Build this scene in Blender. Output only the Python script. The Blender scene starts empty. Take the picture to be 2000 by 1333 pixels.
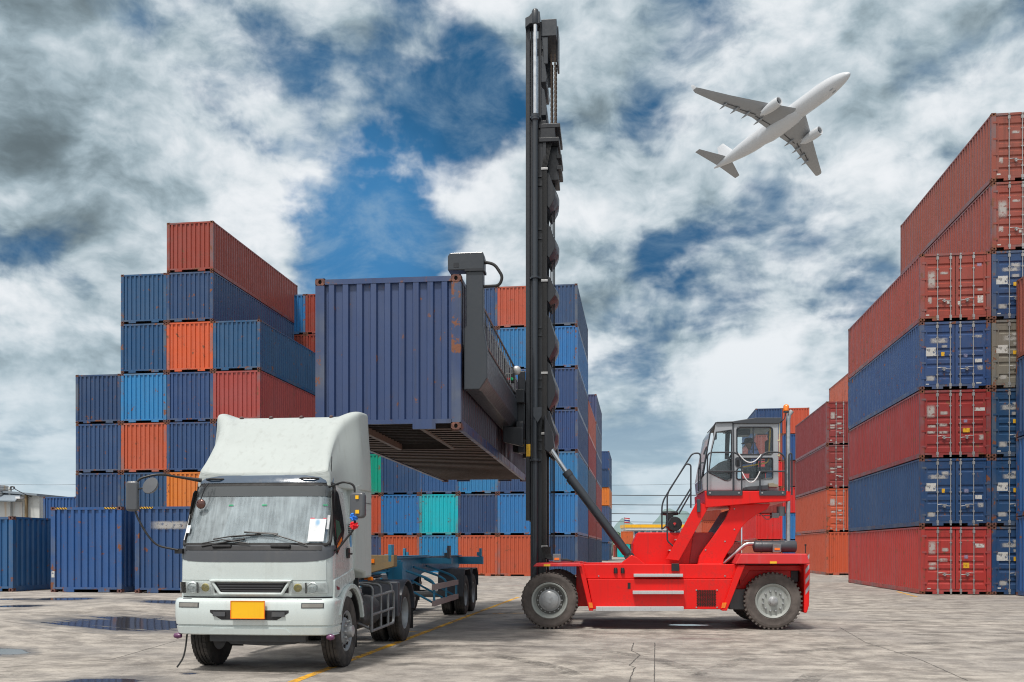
import bpy, bmesh, math, random
from mathutils import Vector, Matrix
R = math.radians
random.seed(7)
SC = bpy.context.scene
SC.render.engine = 'CYCLES'
COL = SC.collection

# ------------------------------------------------------------------ camera
CAM_Z = 1.73
FPX = 1810.0            # focal length in pixels of the 2000 px wide photograph
YAW = R(7.8)            # the yard grid runs along world Y, the camera looks a little to its left
FWD = Vector((-math.sin(YAW), math.cos(YAW), 0))
RGT = Vector((math.cos(YAW), math.sin(YAW), 0))
cam_d = bpy.data.cameras.new('camera')
cam = bpy.data.objects.new('camera', cam_d)
COL.objects.link(cam)
cam.location = (0, 0, CAM_Z)
cam.rotation_euler = (R(90), 0, YAW)
cam_d.sensor_width = 36
cam_d.lens = 36 * FPX / 2000
cam_d.shift_y = (1072 - 666.5) / 2000
cam_d.clip_end = 9000
cam_d.clip_start = 0.1
SC.camera = cam
SC.view_settings.view_transform = 'Standard'
SC.view_settings.look = 'None'
SC.view_settings.exposure = 0
SC.view_settings.gamma = 1
SC.cycles.filter_width = 1.1


def pix(x, y, d):
    """the place at depth d (metres in front of the camera) seen at pixel x, y of the photograph"""
    return Vector((0, 0, CAM_Z)) + (FWD + RGT * ((x - 1000) / FPX) + Vector((0, 0, 1)) * ((1072 - y) / FPX)) * d


# ------------------------------------------------------------------ mesh helper
class MB:
    def __init__(self):
        self.v = []
        self.f = []
        self.mi = []
        self.M = None
        self.cm = 0

    def add(self, vs, fs):
        b = len(self.v)
        if self.M is not None:
            vs = [self.M @ Vector(p) for p in vs]
        self.v += [tuple(p) for p in vs]
        for f in fs:
            self.f.append([b + i for i in f])
            self.mi.append(self.cm)
        return self

    def box(self, x0, x1, y0, y1, z0, z1):
        vs = [(x0, y0, z0), (x1, y0, z0), (x1, y1, z0), (x0, y1, z0), (x0, y0, z1), (x1, y0, z1), (x1, y1, z1), (x0, y1, z1)]
        return self.add(vs, [(0, 3, 2, 1), (4, 5, 6, 7), (0, 1, 5, 4), (1, 2, 6, 5), (2, 3, 7, 6), (3, 0, 4, 7)])

    def prism(self, poly, a, b, axis='y'):
        """extrude the 2-D polygon along an axis from a to b; poly is (x,z) for y, (y,z) for x, (x,y) for z"""
        def p3(p, t):
            return {'y': (p[0], t, p[1]), 'x': (t, p[0], p[1]), 'z': (p[0], p[1], t)}[axis]
        n = len(poly)
        vs = [p3(p, a) for p in poly] + [p3(p, b) for p in poly]
        fs = [tuple(range(n)), tuple(range(2 * n - 1, n - 1, -1))]
        fs += [(i, i + n, (i + 1) % n + n, (i + 1) % n) for i in range(n)]
        return self.add(vs, fs)

    def loft(self, rings, close=True, caps=True):
        n = len(rings[0])
        vs = [p for r in rings for p in r]
        fs = []
        for k in range(len(rings) - 1):
            for i in range(n if close else n - 1):
                j = (i + 1) % n
                fs.append((k * n + i, k * n + j, (k + 1) * n + j, (k + 1) * n + i))
        if caps and close:
            fs.append(tuple(range(n - 1, -1, -1)))
            fs.append(tuple((len(rings) - 1) * n + i for i in range(n)))
        return self.add(vs, fs)

    def tube(self, pts, r, n=8, caps=True):
        pts = [Vector(p) for p in pts]
        rs = r if isinstance(r, (list, tuple)) else [r] * len(pts)
        rings = []
        up = None
        for i, p in enumerate(pts):
            if i == 0:
                t = pts[1] - p
            elif i == len(pts) - 1:
                t = p - pts[i - 1]
            else:
                t = (pts[i + 1] - p).normalized() + (p - pts[i - 1]).normalized()
            t.normalize()
            if up is None:
                up = Vector((0, 0, 1)) if abs(t.z) < 0.9 else Vector((1, 0, 0))
            s = t.cross(up)
            if s.length < 1e-5:
                s = t.cross(Vector((0, 1, 0)))
            s.normalize()
            up = s.cross(t).normalized()
            k = 1.0
            if 0 < i < len(pts) - 1:
                c = (pts[i + 1] - p).normalized().dot((p - pts[i - 1]).normalized())
                k = 1 / max(0.6, math.sqrt(max(0.05, (1 + c) / 2)))
            rings.append([p + (s * math.cos(2 * math.pi * j / n) + up * math.sin(2 * math.pi * j / n)) * rs[i] * (k if i else 1) for j in range(n)])
        return self.loft(rings, True, caps)

    def lathe(self, prof, c=(0, 0, 0), axis='y', n=24, caps=True):
        """prof: list of (radius, position along the axis)"""
        rings = []
        for r, h in prof:
            ring = []
            for j in range(n):
                a = 2 * math.pi * j / n
                u, w = r * math.cos(a), r * math.sin(a)
                q = {'y': (u, h, w), 'x': (h, u, w), 'z': (u, w, h)}[axis]
                ring.append((c[0] + q[0], c[1] + q[1], c[2] + q[2]))
            rings.append(ring)
        return self.loft(rings, True, caps)

    def build(self, name, mats, parent=None, smooth=None, bevel=0, color=None, subsurf=0, segs=2):
        me = bpy.data.meshes.new(name)
        me.from_pydata(self.v, [], self.f)
        if not isinstance(mats, (list, tuple)):
            mats = [mats]
        for m in mats:
            me.materials.append(m)
        me.polygons.foreach_set('material_index', self.mi)
        bm = bmesh.new()
        bm.from_mesh(me)
        bmesh.ops.recalc_face_normals(bm, faces=bm.faces)
        bm.to_mesh(me)
        bm.free()
        if smooth is not None:
            me.polygons.foreach_set('use_smooth', [True] * len(me.polygons))
            me.set_sharp_from_angle(angle=R(smooth))
        me.update()
        o = bpy.data.objects.new(name, me)
        COL.objects.link(o)
        if parent is not None:
            o.parent = parent
        if bevel:
            b = o.modifiers.new('bevel', 'BEVEL')
            b.width = bevel
            b.segments = segs
            b.limit_method = 'ANGLE'
            b.angle_limit = R(35)
        if subsurf:
            s = o.modifiers.new('sub', 'SUBSURF')
            s.levels = s.render_levels = subsurf
        if color:
            o.color = color
        return o


def fillet(pts, rad, n=5):
    """round the inner corners of a 3-D polyline"""
    pts = [Vector(p) for p in pts]
    out = [pts[0]]
    for i in range(1, len(pts) - 1):
        p, a, b = pts[i], pts[i - 1], pts[i + 1]
        d1, d2 = (a - p), (b - p)
        r = min(rad, d1.length * 0.45, d2.length * 0.45)
        s, e = p + d1.normalized() * r, p + d2.normalized() * r
        for k in range(n + 1):
            t = k / n
            out.append(s * (1 - t) ** 2 + p * 2 * t * (1 - t) + e * t * t)
    out.append(pts[-1])
    return out


def rrect(x0, x1, z0, z1, r, n=4):
    out = []
    for cx, cz, a0 in ((x1 - r, z1 - r, 0), (x0 + r, z1 - r, 90), (x0 + r, z0 + r, 180), (x1 - r, z0 + r, 270)):
        for k in range(n + 1):
            a = R(a0 + 90 * k / n)
            out.append((cx + r * math.cos(a), cz + r * math.sin(a)))
    return out


def empty(name, label, cat, loc=(0, 0, 0), rz=0.0, group=None):
    o = bpy.data.objects.new(name, None)
    o.empty_display_size = 0.3
    COL.objects.link(o)
    o.location = loc
    o.rotation_euler = (0, 0, rz)
    return tag(o, label, cat, group)


def tag(o, label=None, cat=None, group=None, kind=None):
    if label:
        o['label'] = label
    if cat:
        o['category'] = cat
    if group:
        o['group'] = group
    if kind:
        o['kind'] = kind
    return o


# ------------------------------------------------------------------ materials
class NT:
    def __init__(self, name):
        self.m = bpy.data.materials.new(name)
        self.m.use_nodes = True
        self.t = self.m.node_tree
        self.t.nodes.clear()

    def n(self, typ, **kw):
        nd = self.t.nodes.new(typ)
        for k, v in kw.items():
            if k.startswith('i_'):
                key = k[2:]
                key = int(key) if key.isdigit() else key.replace('_', ' ')
                nd.inputs[key].default_value = v
            else:
                setattr(nd, k, v)
        return nd

    def l(self, a, b):
        self.t.links.new(a, b)

    def val(self, x, sock):
        if isinstance(x, (int, float)):
            sock.default_value = x
        elif isinstance(x, (tuple, list)):
            sock.default_value = tuple(x) + ((1,) if len(x) == 3 and sock.type == 'RGBA' else ())
        else:
            self.l(x, sock)

    def math(self, op, a, b=0.0, c=None, clamp=False):
        nd = self.n('ShaderNodeMath', operation=op, use_clamp=clamp)
        self.val(a, nd.inputs[0])
        self.val(b, nd.inputs[1])
        if c is not None:
            self.val(c, nd.inputs[2])
        return nd.outputs[0]

    def vmath(self, op, a, b=(0, 0, 0)):
        nd = self.n('ShaderNodeVectorMath', operation=op)
        self.val(a, nd.inputs[0])
        self.val(b, nd.inputs[1])
        return nd.outputs['Value'] if op in ('DOT_PRODUCT', 'LENGTH', 'DISTANCE') else nd.outputs[0]

    def mix(self, f, a, b, mode='MIX'):
        nd = self.n('ShaderNodeMix', data_type='RGBA', blend_type=mode)
        self.val(f, nd.inputs[0])
        self.val(a, nd.inputs[6])
        self.val(b, nd.inputs[7])
        return nd.outputs[2]

    def noise(self, vec, scale, detail=4, rough=0.55, dist=0.0):
        nd = self.n('ShaderNodeTexNoise', i_Scale=scale, i_Detail=detail, i_Roughness=rough, i_Distortion=dist)
        if vec is not None:
            self.l(vec, nd.inputs['Vector'])
        return nd.outputs[0]

    def ss(self, x, a, b, lo=0.0, hi=1.0):
        nd = self.n('ShaderNodeMapRange', interpolation_type='SMOOTHSTEP')
        self.val(x, nd.inputs[0])
        nd.inputs[1].default_value = a
        nd.inputs[2].default_value = b
        nd.inputs[3].default_value = lo
        nd.inputs[4].default_value = hi
        return nd.outputs[0]

    def scaled(self, vec, s, off=None):
        v = self.vmath('MULTIPLY', vec, s)
        return self.vmath('ADD', v, off) if off is not None else v

    def out(self, base, rough=0.5, metal=0.0, bump=None, bstr=0.2, spec=0.5, coat=0.0, bdist=0.02, alpha=None, emit=None, estr=0.0):
        p = self.n('ShaderNodeBsdfPrincipled')
        self.val(base, p.inputs['Base Color'])
        self.val(rough, p.inputs['Roughness'])
        self.val(metal, p.inputs['Metallic'])
        p.inputs['Specular IOR Level'].default_value = spec
        p.inputs['Coat Weight'].default_value = coat
        p.inputs['Coat Roughness'].default_value = 0.08
        if alpha is not None:
            self.val(alpha, p.inputs['Alpha'])
        if emit is not None:
            self.val(emit, p.inputs['Emission Color'])
            p.inputs['Emission Strength'].default_value = estr
        if bump is not None:
            b = self.n('ShaderNodeBump', i_Strength=bstr, i_Distance=bdist)
            self.l(bump, b.inputs['Height'])
            self.l(b.outputs[0], p.inputs['Normal'])
        o = self.n('ShaderNodeOutputMaterial')
        self.l(p.outputs[0], o.inputs[0])
        return self.m


def painted(name, col, rough=0.4, dirt=0.25, dirtcol=(0.09, 0.08, 0.07), metal=0.0, coat=0.0, scale=1.0, streak=0.3, spec=0.5, rust=0.0):
    """painted metal with dirt, run-off streaks and tone variation in object space"""
    t = NT(name)
    co = t.n('ShaderNodeTexCoord').outputs['Object']
    big = t.noise(co, 1.3 * scale, 5, 0.6)
    fine = t.noise(co, 14 * scale, 6, 0.65)
    st = t.noise(t.scaled(co, (9 * scale, 9 * scale, 0.5 * scale)), 1.0, 5, 0.6)
    base = t.mix(t.ss(big, 0.3, 0.7, 0, 0.35), col, tuple(min(1, c * 1.18) for c in col))
    base = t.mix(t.math('MULTIPLY', t.ss(st, 0.5, 0.8), streak), base, dirtcol)
    base = t.mix(t.math('MULTIPLY', t.ss(t.math('MULTIPLY', big, fine), 0.26, 0.48), dirt), base, dirtcol)
    if rust:
        base = t.mix(t.ss(t.noise(co, 5 * scale, 8, 0.7), 0.68 - 0.12 * rust, 0.76 - 0.1 * rust), base, (0.16, 0.055, 0.025))
    rg = t.ss(fine, 0.3, 0.75, rough * 0.85, min(1, rough * 1.3))
    return t.out(base, rg, metal, bump=fine, bstr=0.04, spec=spec, coat=coat)


def plain(name, col, rough=0.5, metal=0.0, spec=0.5, coat=0.0):
    t = NT(name)
    co = t.n('ShaderNodeTexCoord').outputs['Object']
    nz = t.noise(co, 9, 5, 0.6)
    base = t.mix(t.ss(nz, 0.3, 0.7), tuple(c * 0.85 for c in col), tuple(min(1, c * 1.12) for c in col))
    return t.out(base, t.ss(nz, 0.3, 0.7, rough * 0.9, min(1, rough * 1.15)), metal, spec=spec, coat=coat)


def container_paint(name, rust=0.5, grime=0.3, fade=0.25, fadecol=0.5):
    t = NT(name)
    oi = t.n('ShaderNodeObjectInfo')
    co0 = t.n('ShaderNodeTexCoord').outputs['Object']
    off = t.n('ShaderNodeCombineXYZ')
    r100 = t.math('MULTIPLY', oi.outputs['Random'], 137.0)
    for i in range(3):
        t.l(r100, off.inputs[i])
    co = t.vmath('ADD', co0, off.outputs[0])
    col = oi.outputs['Color']
    big = t.noise(co, 0.55, 4, 0.6)
    mid = t.noise(co, 3.2, 7, 0.68)
    streak = t.noise(t.scaled(co, (7, 7, 0.28)), 1.0, 6, 0.65)
    scr = t.noise(t.scaled(co, (10, 10, 2.2)), 1.0, 8, 0.75)
    pale = t.mix(fadecol, col, (0.26, 0.28, 0.32) if fadecol < 0.6 else (0.13, 0.14, 0.15))
    dark = t.mix(0.65, col, (0.03, 0.025, 0.022))
    base = t.mix(t.math('MULTIPLY', t.ss(big, 0.42, 0.7), fade), col, pale)
    base = t.mix(t.math('MULTIPLY', t.ss(streak, 0.47, 0.78), grime), base, dark)
    base = t.mix(t.math('MULTIPLY', t.ss(mid, 0.5, 0.75), grime * 0.5), base, dark)
    base = t.mix(t.math('MULTIPLY', t.ss(scr, 0.735, 0.76), 0.5), base, pale)
    rm = t.math('MULTIPLY', mid, t.ss(streak, 0.25, 0.6, 0.8, 1.08))
    rusty = t.mix(t.noise(co, 25, 3), (0.10, 0.035, 0.018), (0.26, 0.09, 0.035))
    base = t.mix(t.ss(rm, 0.74 - 0.2 * rust, 0.79 - 0.19 * rust), base, rusty)
    return t.out(base, t.ss(mid, 0.3, 0.7, 0.30, 0.5), bump=mid, bstr=0.06, spec=0.55)


M = {}
M['paint'] = container_paint('container_paint', 0.46, 0.5, 0.10)
M['frame'] = container_paint('container_frame', 0.72, 0.55, 0.9, 0.75)
t = NT('corner_rust')
co = t.n('ShaderNodeTexCoord').outputs['Object']
oi = t.n('ShaderNodeObjectInfo')
nz = t.noise(co, 18, 6, 0.7)
b = t.mix(t.ss(nz, 0.35, 0.65), (0.07, 0.028, 0.016), (0.27, 0.10, 0.045))
M['corner'] = t.out(t.mix(t.ss(t.noise(co, 9, 4), 0.5, 0.7, 0.1, 0.5), b, oi.outputs['Color']), 0.75, bump=nz, bstr=0.3)
M['hole'] = plain('dark_recess', (0.008, 0.007, 0.006), 0.9)
M['underdark'] = painted('underframe_dark', (0.025, 0.018, 0.016), 0.7, 0.4, (0.05, 0.03, 0.02), streak=0.2)  # webs and floor coloured dark to imitate shade between the cross-members
M['under'] = painted('underframe_steel', (0.15, 0.105, 0.085), 0.55, 0.4, (0.12, 0.08, 0.05), streak=0.2, rust=0.4)  # rusty flanges, made paler so they read as lit against the webs
M['gasket'] = plain('door_gasket', (0.012, 0.012, 0.013), 0.7)
M['galv'] = painted('galvanised_steel', (0.36, 0.36, 0.36), 0.42, 0.5, (0.16, 0.12, 0.08), metal=0.5, streak=0.4)
M['steel'] = plain('bare_steel', (0.55, 0.56, 0.57), 0.3, 0.9)


def decal(name, col, soft=0.35, dens=0.8, scale=6.0):
    """weathered paint or sticker with worn, soft edges"""
    t = NT(name)
    tc = t.n('ShaderNodeTexCoord')
    g = tc.outputs['UV']
    s = t.n('ShaderNodeSeparateXYZ')
    t.l(g, s.inputs[0])
    ex = t.math('MULTIPLY', t.math('MULTIPLY', s.outputs[0], t.math('SUBTRACT', 1.0, s.outputs[0])), 4.0)
    ey = t.math('MULTIPLY', t.math('MULTIPLY', s.outputs[1], t.math('SUBTRACT', 1.0, s.outputs[1])), 4.0)
    e = t.math('MULTIPLY', t.ss(ex, 0, soft), t.ss(ey, 0, soft))
    nz = t.noise(tc.outputs['Object'], scale, 6, 0.65)
    a = t.math('MULTIPLY', t.math('MULTIPLY', e, t.ss(nz, 0.3, 0.52)), dens)
    return t.out(t.mix(t.ss(nz, 0.4, 0.7), col, tuple(c * 0.75 for c in col)), 0.55, alpha=a)


M['mark'] = decal('faded_marking', (0.55, 0.53, 0.5), 0.9, 0.75)
M['placard'] = decal('white_placard', (0.62, 0.61, 0.58), 0.12, 0.95, 9)
M['yellow_mark'] = decal('yellow_marking', (0.75, 0.42, 0.02), 0.15, 1.0, 9)
M['blue_mark'] = decal('bluish_marking', (0.35, 0.34, 0.5), 0.9, 0.7)
M['red_mark'] = decal('red_marking', (0.7, 0.05, 0.04), 0.12, 1.0, 9)


def quad(mb, x0, x1, y, z0, z1):
    mb.add([(x0, y, z0), (x1, y, z0), (x1, y, z1), (x0, y, z1)], [(0, 1, 2, 3)])
    return mb


def build_decal(name, p, mat, parent):
    """one flat sticker: p = four corner points; UV fills the quad"""
    me = bpy.data.meshes.new(name)
    me.from_pydata([tuple(q) for q in p], [], [(0, 1, 2, 3)])
    uv = me.uv_layers.new(name='UVMap')
    for i, c in enumerate(((0, 0), (1, 0), (1, 1), (0, 1))):
        uv.data[i].uv = c
    me.materials.append(mat)
    o = bpy.data.objects.new(name, me)
    COL.objects.link(o)
    o.parent = parent
    return o
# ------------------------------------------------------------------ sky and light
SUN_EL, SUN_AZ = R(63), R(200)        # azimuth clockwise from +Y: behind the camera, to its left
w = bpy.data.worlds.new('World')
SC.world = w
w.use_nodes = True
wt = NT.__new__(NT)
wt.m = w
wt.t = w.node_tree
wt.t.nodes.clear()
t = wt
sky = t.n('ShaderNodeTexSky', sky_type='NISHITA', sun_disc=False, sun_elevation=SUN_EL, sun_rotation=SUN_AZ, altitude=10, air_density=1.0, dust_density=0.6, ozone_density=2.2)
D = t.vmath('NORMALIZE', t.n('ShaderNodeTexCoord').outputs['Generated'])


def pdir(x, y):
    return (FWD + RGT * ((x - 1000) / FPX) + Vector((0, 0, 1)) * ((1072 - y) / FPX)).normalized()


def blob(x, y, rad):
    """soft patch of sky round one compass direction and elevation"""
    return t.ss(t.vmath('DISTANCE', DW, tuple(pdir(x, y))), rad / FPX, 0.0)


sp = t.n('ShaderNodeSeparateXYZ')
t.l(D, sp.inputs[0])
dz = t.math('MAXIMUM', sp.outputs[2], 0.0)
inv = t.math('DIVIDE', 1.0, t.math('ADD', dz, 0.22))
flat = t.n('ShaderNodeCombineXYZ')
t.l(t.math('MULTIPLY', sp.outputs[0], inv), flat.inputs[0])
t.l(t.math('MULTIPLY', sp.outputs[1], inv), flat.inputs[1])
t.l(t.math('MULTIPLY', dz, 1.2), flat.inputs[2])
wn = t.n('ShaderNodeTexNoise', i_Scale=5.0, i_Detail=6.0, i_Roughness=0.6)
t.l(D, wn.inputs['Vector'])
DW = t.vmath('ADD', D, t.scaled(t.vmath('SUBTRACT', wn.outputs['Color'], (0.5, 0.5, 0.5)), (0.16, 0.16, 0.16)))
def lin(c0, terms):
    acc = c0
    for s, k in terms:
        acc = t.math('MULTIPLY_ADD', s, k, acc)
    return acc


wv = t.n('ShaderNodeTexNoise', i_Scale=9.0, i_Detail=3.0, i_Roughness=0.55)
t.l(D, wv.inputs['Vector'])
wob = t.scaled(t.vmath('SUBTRACT', wv.outputs['Color'], (0.5, 0.5, 0.5)), (0.055, 0.055, 0.055))


def puffs(off):
    """cloud noise: broad banks laid out on a flat layer, billows and wisps on top"""
    f_ = t.vmath('ADD', flat.outputs[0], tuple(2.0 * q for q in off)) if off else flat.outputs[0]
    d_ = t.vmath('ADD', D, wob)
    if off:
        d_ = t.vmath('ADD', d_, off)
    a_ = t.noise(f_, 2.3, 5, 0.55, 0.2)
    b_ = t.noise(t.scaled(d_, (1, 1, 1.5), (3.1, 1.7, 0.4)), 4.4, 11, 0.575, 0.0)
    return a_, b_


n1, n2 = puffs(None)
# the same clouds a little towards the sun: the difference lights one flank of every billow and shades the other
L_OFF = tuple((-RGT * 0.014 + Vector((0, 0, 0.026))))
m1, m2 = puffs(L_OFF)
n3 = t.noise(t.scaled(DW, (1, 1, 1.4), (7.3, 2.2, 5.0)), 3.4, 4, 0.5)
relief = t.math('ADD', t.math('MULTIPLY', t.math('SUBTRACT', n2, m2), 2.6), t.math('MULTIPLY', t.math('SUBTRACT', n1, m1), 1.2))

dens = lin(-0.62, [(n1, 1.25), (n2, 1.35),
            (blob(40, 120, 520), 0.35), (blob(470, 340, 290), 0.30), (blob(650, 330, 240), 0.18), (blob(280, 420, 300), .18),
            (blob(150, 650, 330), 0.22), (blob(1480, 765, 200), 0.42), (blob(1380, 720, 90), .2), (blob(1330, 690, 150), 0.20), (blob(950, 330, 160), 0.12),
            (blob(1850, 100, 520), 0.20), (blob(1250, 420, 420), 0.14), (blob(760, 130, 150), 0.14), (blob(1130, 180, 130), .14), (blob(1720, 300, 180), .16), (blob(1600, 520, 260), .08), (blob(560, 60, 150), .10),
            (blob(310, 70, 180), -0.30), (blob(690, 445, 210), -0.30), (blob(590, 490, 130), -0.16), (blob(560, 150, 130), -0.18), (blob(870, 90, 220), -0.15), (blob(960, 220, 170), -0.12), (blob(790, 230, 160), 0.16), (blob(640, 200, 140), .10),
            (blob(100, 470, 160), -0.26), (blob(430, 260, 130), -0.30), (blob(1330, 612, 200), -0.26), (blob(1470, 640, 130), -0.16), (blob(800, 420, 190), -0.18), (blob(1600, 640, 120), -0.18),
            (blob(1320, 200, 180), -0.14), (blob(1500, 100, 180), -.10), (blob(1480, 470, 150), -.08)])
cover = t.ss(dens, 0.52, 0.80)
shade = lin(0.19, [(n3, 0.55), (relief, 0.9), (dens, 0.12), (blob(470, 330, 250), 0.14), (blob(1480, 745, 180), 0.34), (blob(60, 620, 140), 0.14), (blob(60, 790, 140), 0.16), (blob(900, 20, 170), .16), (blob(1780, 300, 190), .10),
             (blob(-40, 140, 420), -0.28), (blob(60, 20, 560), -0.12), (blob(1980, 0, 420), -0.12), (blob(100, 730, 170), -0.14), (blob(200, 540, 190), -.10), (blob(1340, 670, 110), -.10)])
cr = t.n('ShaderNodeValToRGB')
t.l(t.ss(shade, -0.10, 0.95), cr.inputs[0])
e = cr.color_ramp.elements
e[0].position, e[0].color = 0.0, (0.13, 0.17, 0.19, 1)
e[1].position, e[1].color = 1.0, (0.86, 0.89, 0.92, 1)
for p_, c_ in ((0.22, (0.225, 0.295, 0.335, 1)), (0.45, (0.37, 0.465, 0.52, 1)), (0.70, (0.58, 0.66, 0.71, 1))):
    q = cr.color_ramp.elements.new(p_)
    q.color = c_
cloud = cr.outputs[0]
blue_n = t.mix(1.0, sky.outputs[0], (0.026, 0.042, 0.052), 'MULTIPLY')
blue = t.mix(t.ss(dz, 0.1, 0.5, 0.35, 0.75), blue_n, (0.018, 0.12, 0.27))
blue = t.mix(t.ss(blob(690, 470, 360), 0, 1, 0, 0.6), blue, (0.08, 0.30, 0.62))
veil = t.ss(t.noise(t.scaled(flat.outputs[0], (1, 1, 1), (2.2, 8.1, 1.0)), 4.2, 8, 0.62, 0.5), 0.42, 0.72, 0.0, 0.45)
blue = t.mix(veil, blue, (0.42, 0.55, 0.64))
skyc = t.mix(cover, blue, cloud)
# pale haze low over the horizon
skyc = t.mix(t.ss(sp.outputs[2], 0.0, 0.26, 0.85, 0.0), skyc, (0.52, 0.65, 0.73))
sunv = Vector((math.sin(SUN_AZ) * math.cos(SUN_EL), math.cos(SUN_AZ) * math.cos(SUN_EL), math.sin(SUN_EL)))
skyc = t.mix(t.ss(t.vmath('DOT_PRODUCT', D, tuple(sunv)), 0.25, 0.98), skyc, (1.15, 1.13, 1.09))  # broad glow around the sun, added out of view to lift the shadows
gain = t.n('ShaderNodeVectorMath', operation='SCALE')
t.l(skyc, gain.inputs[0])
gain.inputs['Scale'].default_value = 10.0
bg = t.n('ShaderNodeBackground', i_Strength=0.1)
t.l(gain.outputs[0], bg.inputs[0])
wo = t.n('ShaderNodeOutputWorld')
t.l(bg.outputs[0], wo.inputs[0])

sd = bpy.data.lights.new('sun', 'SUN')
sd.energy = 3.3
sd.angle = R(7)
sd.color = (1.0, 0.96, 0.90)
so = bpy.data.objects.new('sun', sd)
COL.objects.link(so)
sdir = Vector((math.sin(SUN_AZ) * math.cos(SUN_EL), math.cos(SUN_AZ) * math.cos(SUN_EL), math.sin(SUN_EL)))
so.rotation_euler = sdir.to_track_quat('Z', 'Y').to_euler()
so.location = sdir * 50

# ------------------------------------------------------------------ ground
def gz(x):
    s = min(1.0, max(0.0, (-9.0 - x) / 5.0))
    return 0.25 * s * s * (3 - 2 * s)


t = NT('concrete_yard')
P = t.n('ShaderNodeNewGeometry').outputs['Position']
a1 = t.noise(P, 0.22, 6, 0.6)
a2 = t.noise(P, 1.6, 8, 0.66)
a3 = t.noise(P, 16, 6, 0.7)
a4 = t.noise(P, 90, 3, 0.6)
strk = t.noise(t.scaled(P, (0.16, 2.6, 1)), 1.0, 8, 0.66, 0.4)
strk2 = t.noise(t.scaled(P, (0.5, 9.0, 1), (4, 2, 0)), 1.0, 7, 0.66, 0.3)
a5 = t.noise(t.scaled(P, (1.0, 1.5, 1), (11, 3, 0)), 5.5, 8, 0.72, 0.2)
base = t.mix(t.ss(a2, 0.36, 0.64), (0.195, 0.172, 0.15), (0.45, 0.405, 0.355))
base = t.mix(t.ss(a1, 0.42, 0.66, 0, 0.55), base, (0.27, 0.25, 0.235))
base = t.mix(t.ss(a5, 0.52, 0.70, 0, 0.75), base, (0.16, 0.145, 0.13))
base = t.mix(t.ss(a5, 0.46, 0.30, 0, 0.55), base, (0.50, 0.455, 0.40))
base = t.mix(t.ss(strk, 0.48, 0.70, 0, 0.42), base, (0.135, 0.12, 0.115))
base = t.mix(t.ss(strk2, 0.54, 0.72, 0, 0.34), base, (0.13, 0.115, 0.11))
base = t.mix(t.ss(strk2, 0.46, 0.28, 0, 0.15), base, (0.50, 0.46, 0.40))
base = t.mix(t.ss(a3, 0.52, 0.72, 0, 0.5), base, (0.14, 0.13, 0.12))
base = t.mix(t.ss(a4, 0.58, 0.72, 0, 0.55), base, (0.11, 0.10, 0.09))
a6 = t.noise(P, 38, 5, 0.7)
base = t.mix(t.ss(a6, 0.5, 0.7, 0, 0.4), base, (0.17, 0.155, 0.14))
base = t.mix(t.ss(a6, 0.45, 0.3, 0, 0.35), base, (0.58, 0.54, 0.48))
warp = t.noise(P, 0.55, 7, 0.7)
warp2 = t.noise(t.scaled(P, (0.5, 1.7, 1), (3, 8, 0)), 1.0, 8, 0.72)


def patch(px, py, rx, ry, inner=0.55, outer=1.05, rot=0.0, wob=0.9):
    """irregular patch on the ground, centre given as a world point"""
    d_ = CAM_Z * FPX / (py - 1072)
    c_ = pix(px, py, d_)
    q = t.vmath('SUBTRACT', P, (c_.x, c_.y, 0))
    s_ = t.n('ShaderNodeSeparateXYZ')
    t.l(q, s_.inputs[0])
    u_ = t.math('DIVIDE', s_.outputs[0], rx)
    v_ = t.math('DIVIDE', s_.outputs[1], ry)
    r_ = t.math('SQRT', t.math('ADD', t.math('MULTIPLY', u_, u_), t.math('MULTIPLY', v_, v_)))
    r_ = t.math('ADD', r_, t.math('MULTIPLY', t.math('SUBTRACT', warp2, 0.5), wob * 2.3))
    return t.ss(r_, outer, inner)


def vmax(lst):
    acc = lst[0]
    for s_ in lst[1:]:
        acc = t.math('MAXIMUM', acc, s_)
    return acc


PUD = [(262, 1226, 1.55, 1.5), (130, 1187, 0.95, 0.85), (200, 1335, 0.66, 0.55), (2, 1279, 0.45, 0.5), (40, 1203, 0.8, .5), (1345, 1221, 0.5, 0.3), (330, 1192, 1.0, .6), (370, 1316, .12, .1), (30, 1187, .7, .4)]
wet = vmax([patch(a, b_, c, d_, 0.78, 0.86) for a, b_, c, d_ in PUD])
damp_and_shade = vmax([patch(a, b_, c * 1.3, d_ * 1.45, 0.65, 1.15) for a, b_, c, d_ in PUD] + [
    t.math('MULTIPLY', patch(870, 1222, 2.4, 3.0, 0.3, 1.2), 0.75), t.math('MULTIPLY', patch(1270, 1222, 3.4, 1.1, 0.4, 1.2), 0.85), t.math('MULTIPLY', patch(1560, 1225, 2.2, 0.8, 0.2, 1.2), 0.5)])  # wide patches paint in shade below handler and lifted container, besides damp and stains
st1 = t.noise(t.scaled(P, (0.55, 1.0, 1), (31, 17, 0)), 0.9, 9, 0.7, 0.6)
base = t.mix(t.ss(st1, 0.53, 0.64, 0, 0.6), base, (0.115, 0.10, 0.092))
base = t.mix(t.math('MULTIPLY', damp_and_shade, 0.62), base, (0.075, 0.072, 0.075))
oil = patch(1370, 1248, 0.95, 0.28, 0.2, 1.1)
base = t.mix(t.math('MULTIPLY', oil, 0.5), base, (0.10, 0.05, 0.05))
base = t.mix(wet, base, (0.055, 0.05, 0.045))
rg = t.ss(a2, 0.3, 0.7, 0.75, 0.92)
rgm = t.n('ShaderNodeMix', data_type='FLOAT')
t.l(damp_and_shade, rgm.inputs[0])
t.l(rg, rgm.inputs[2])
rgm.inputs[3].default_value = 0.5
rgw = t.n('ShaderNodeMix', data_type='FLOAT')
t.l(wet, rgw.inputs[0])
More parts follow.
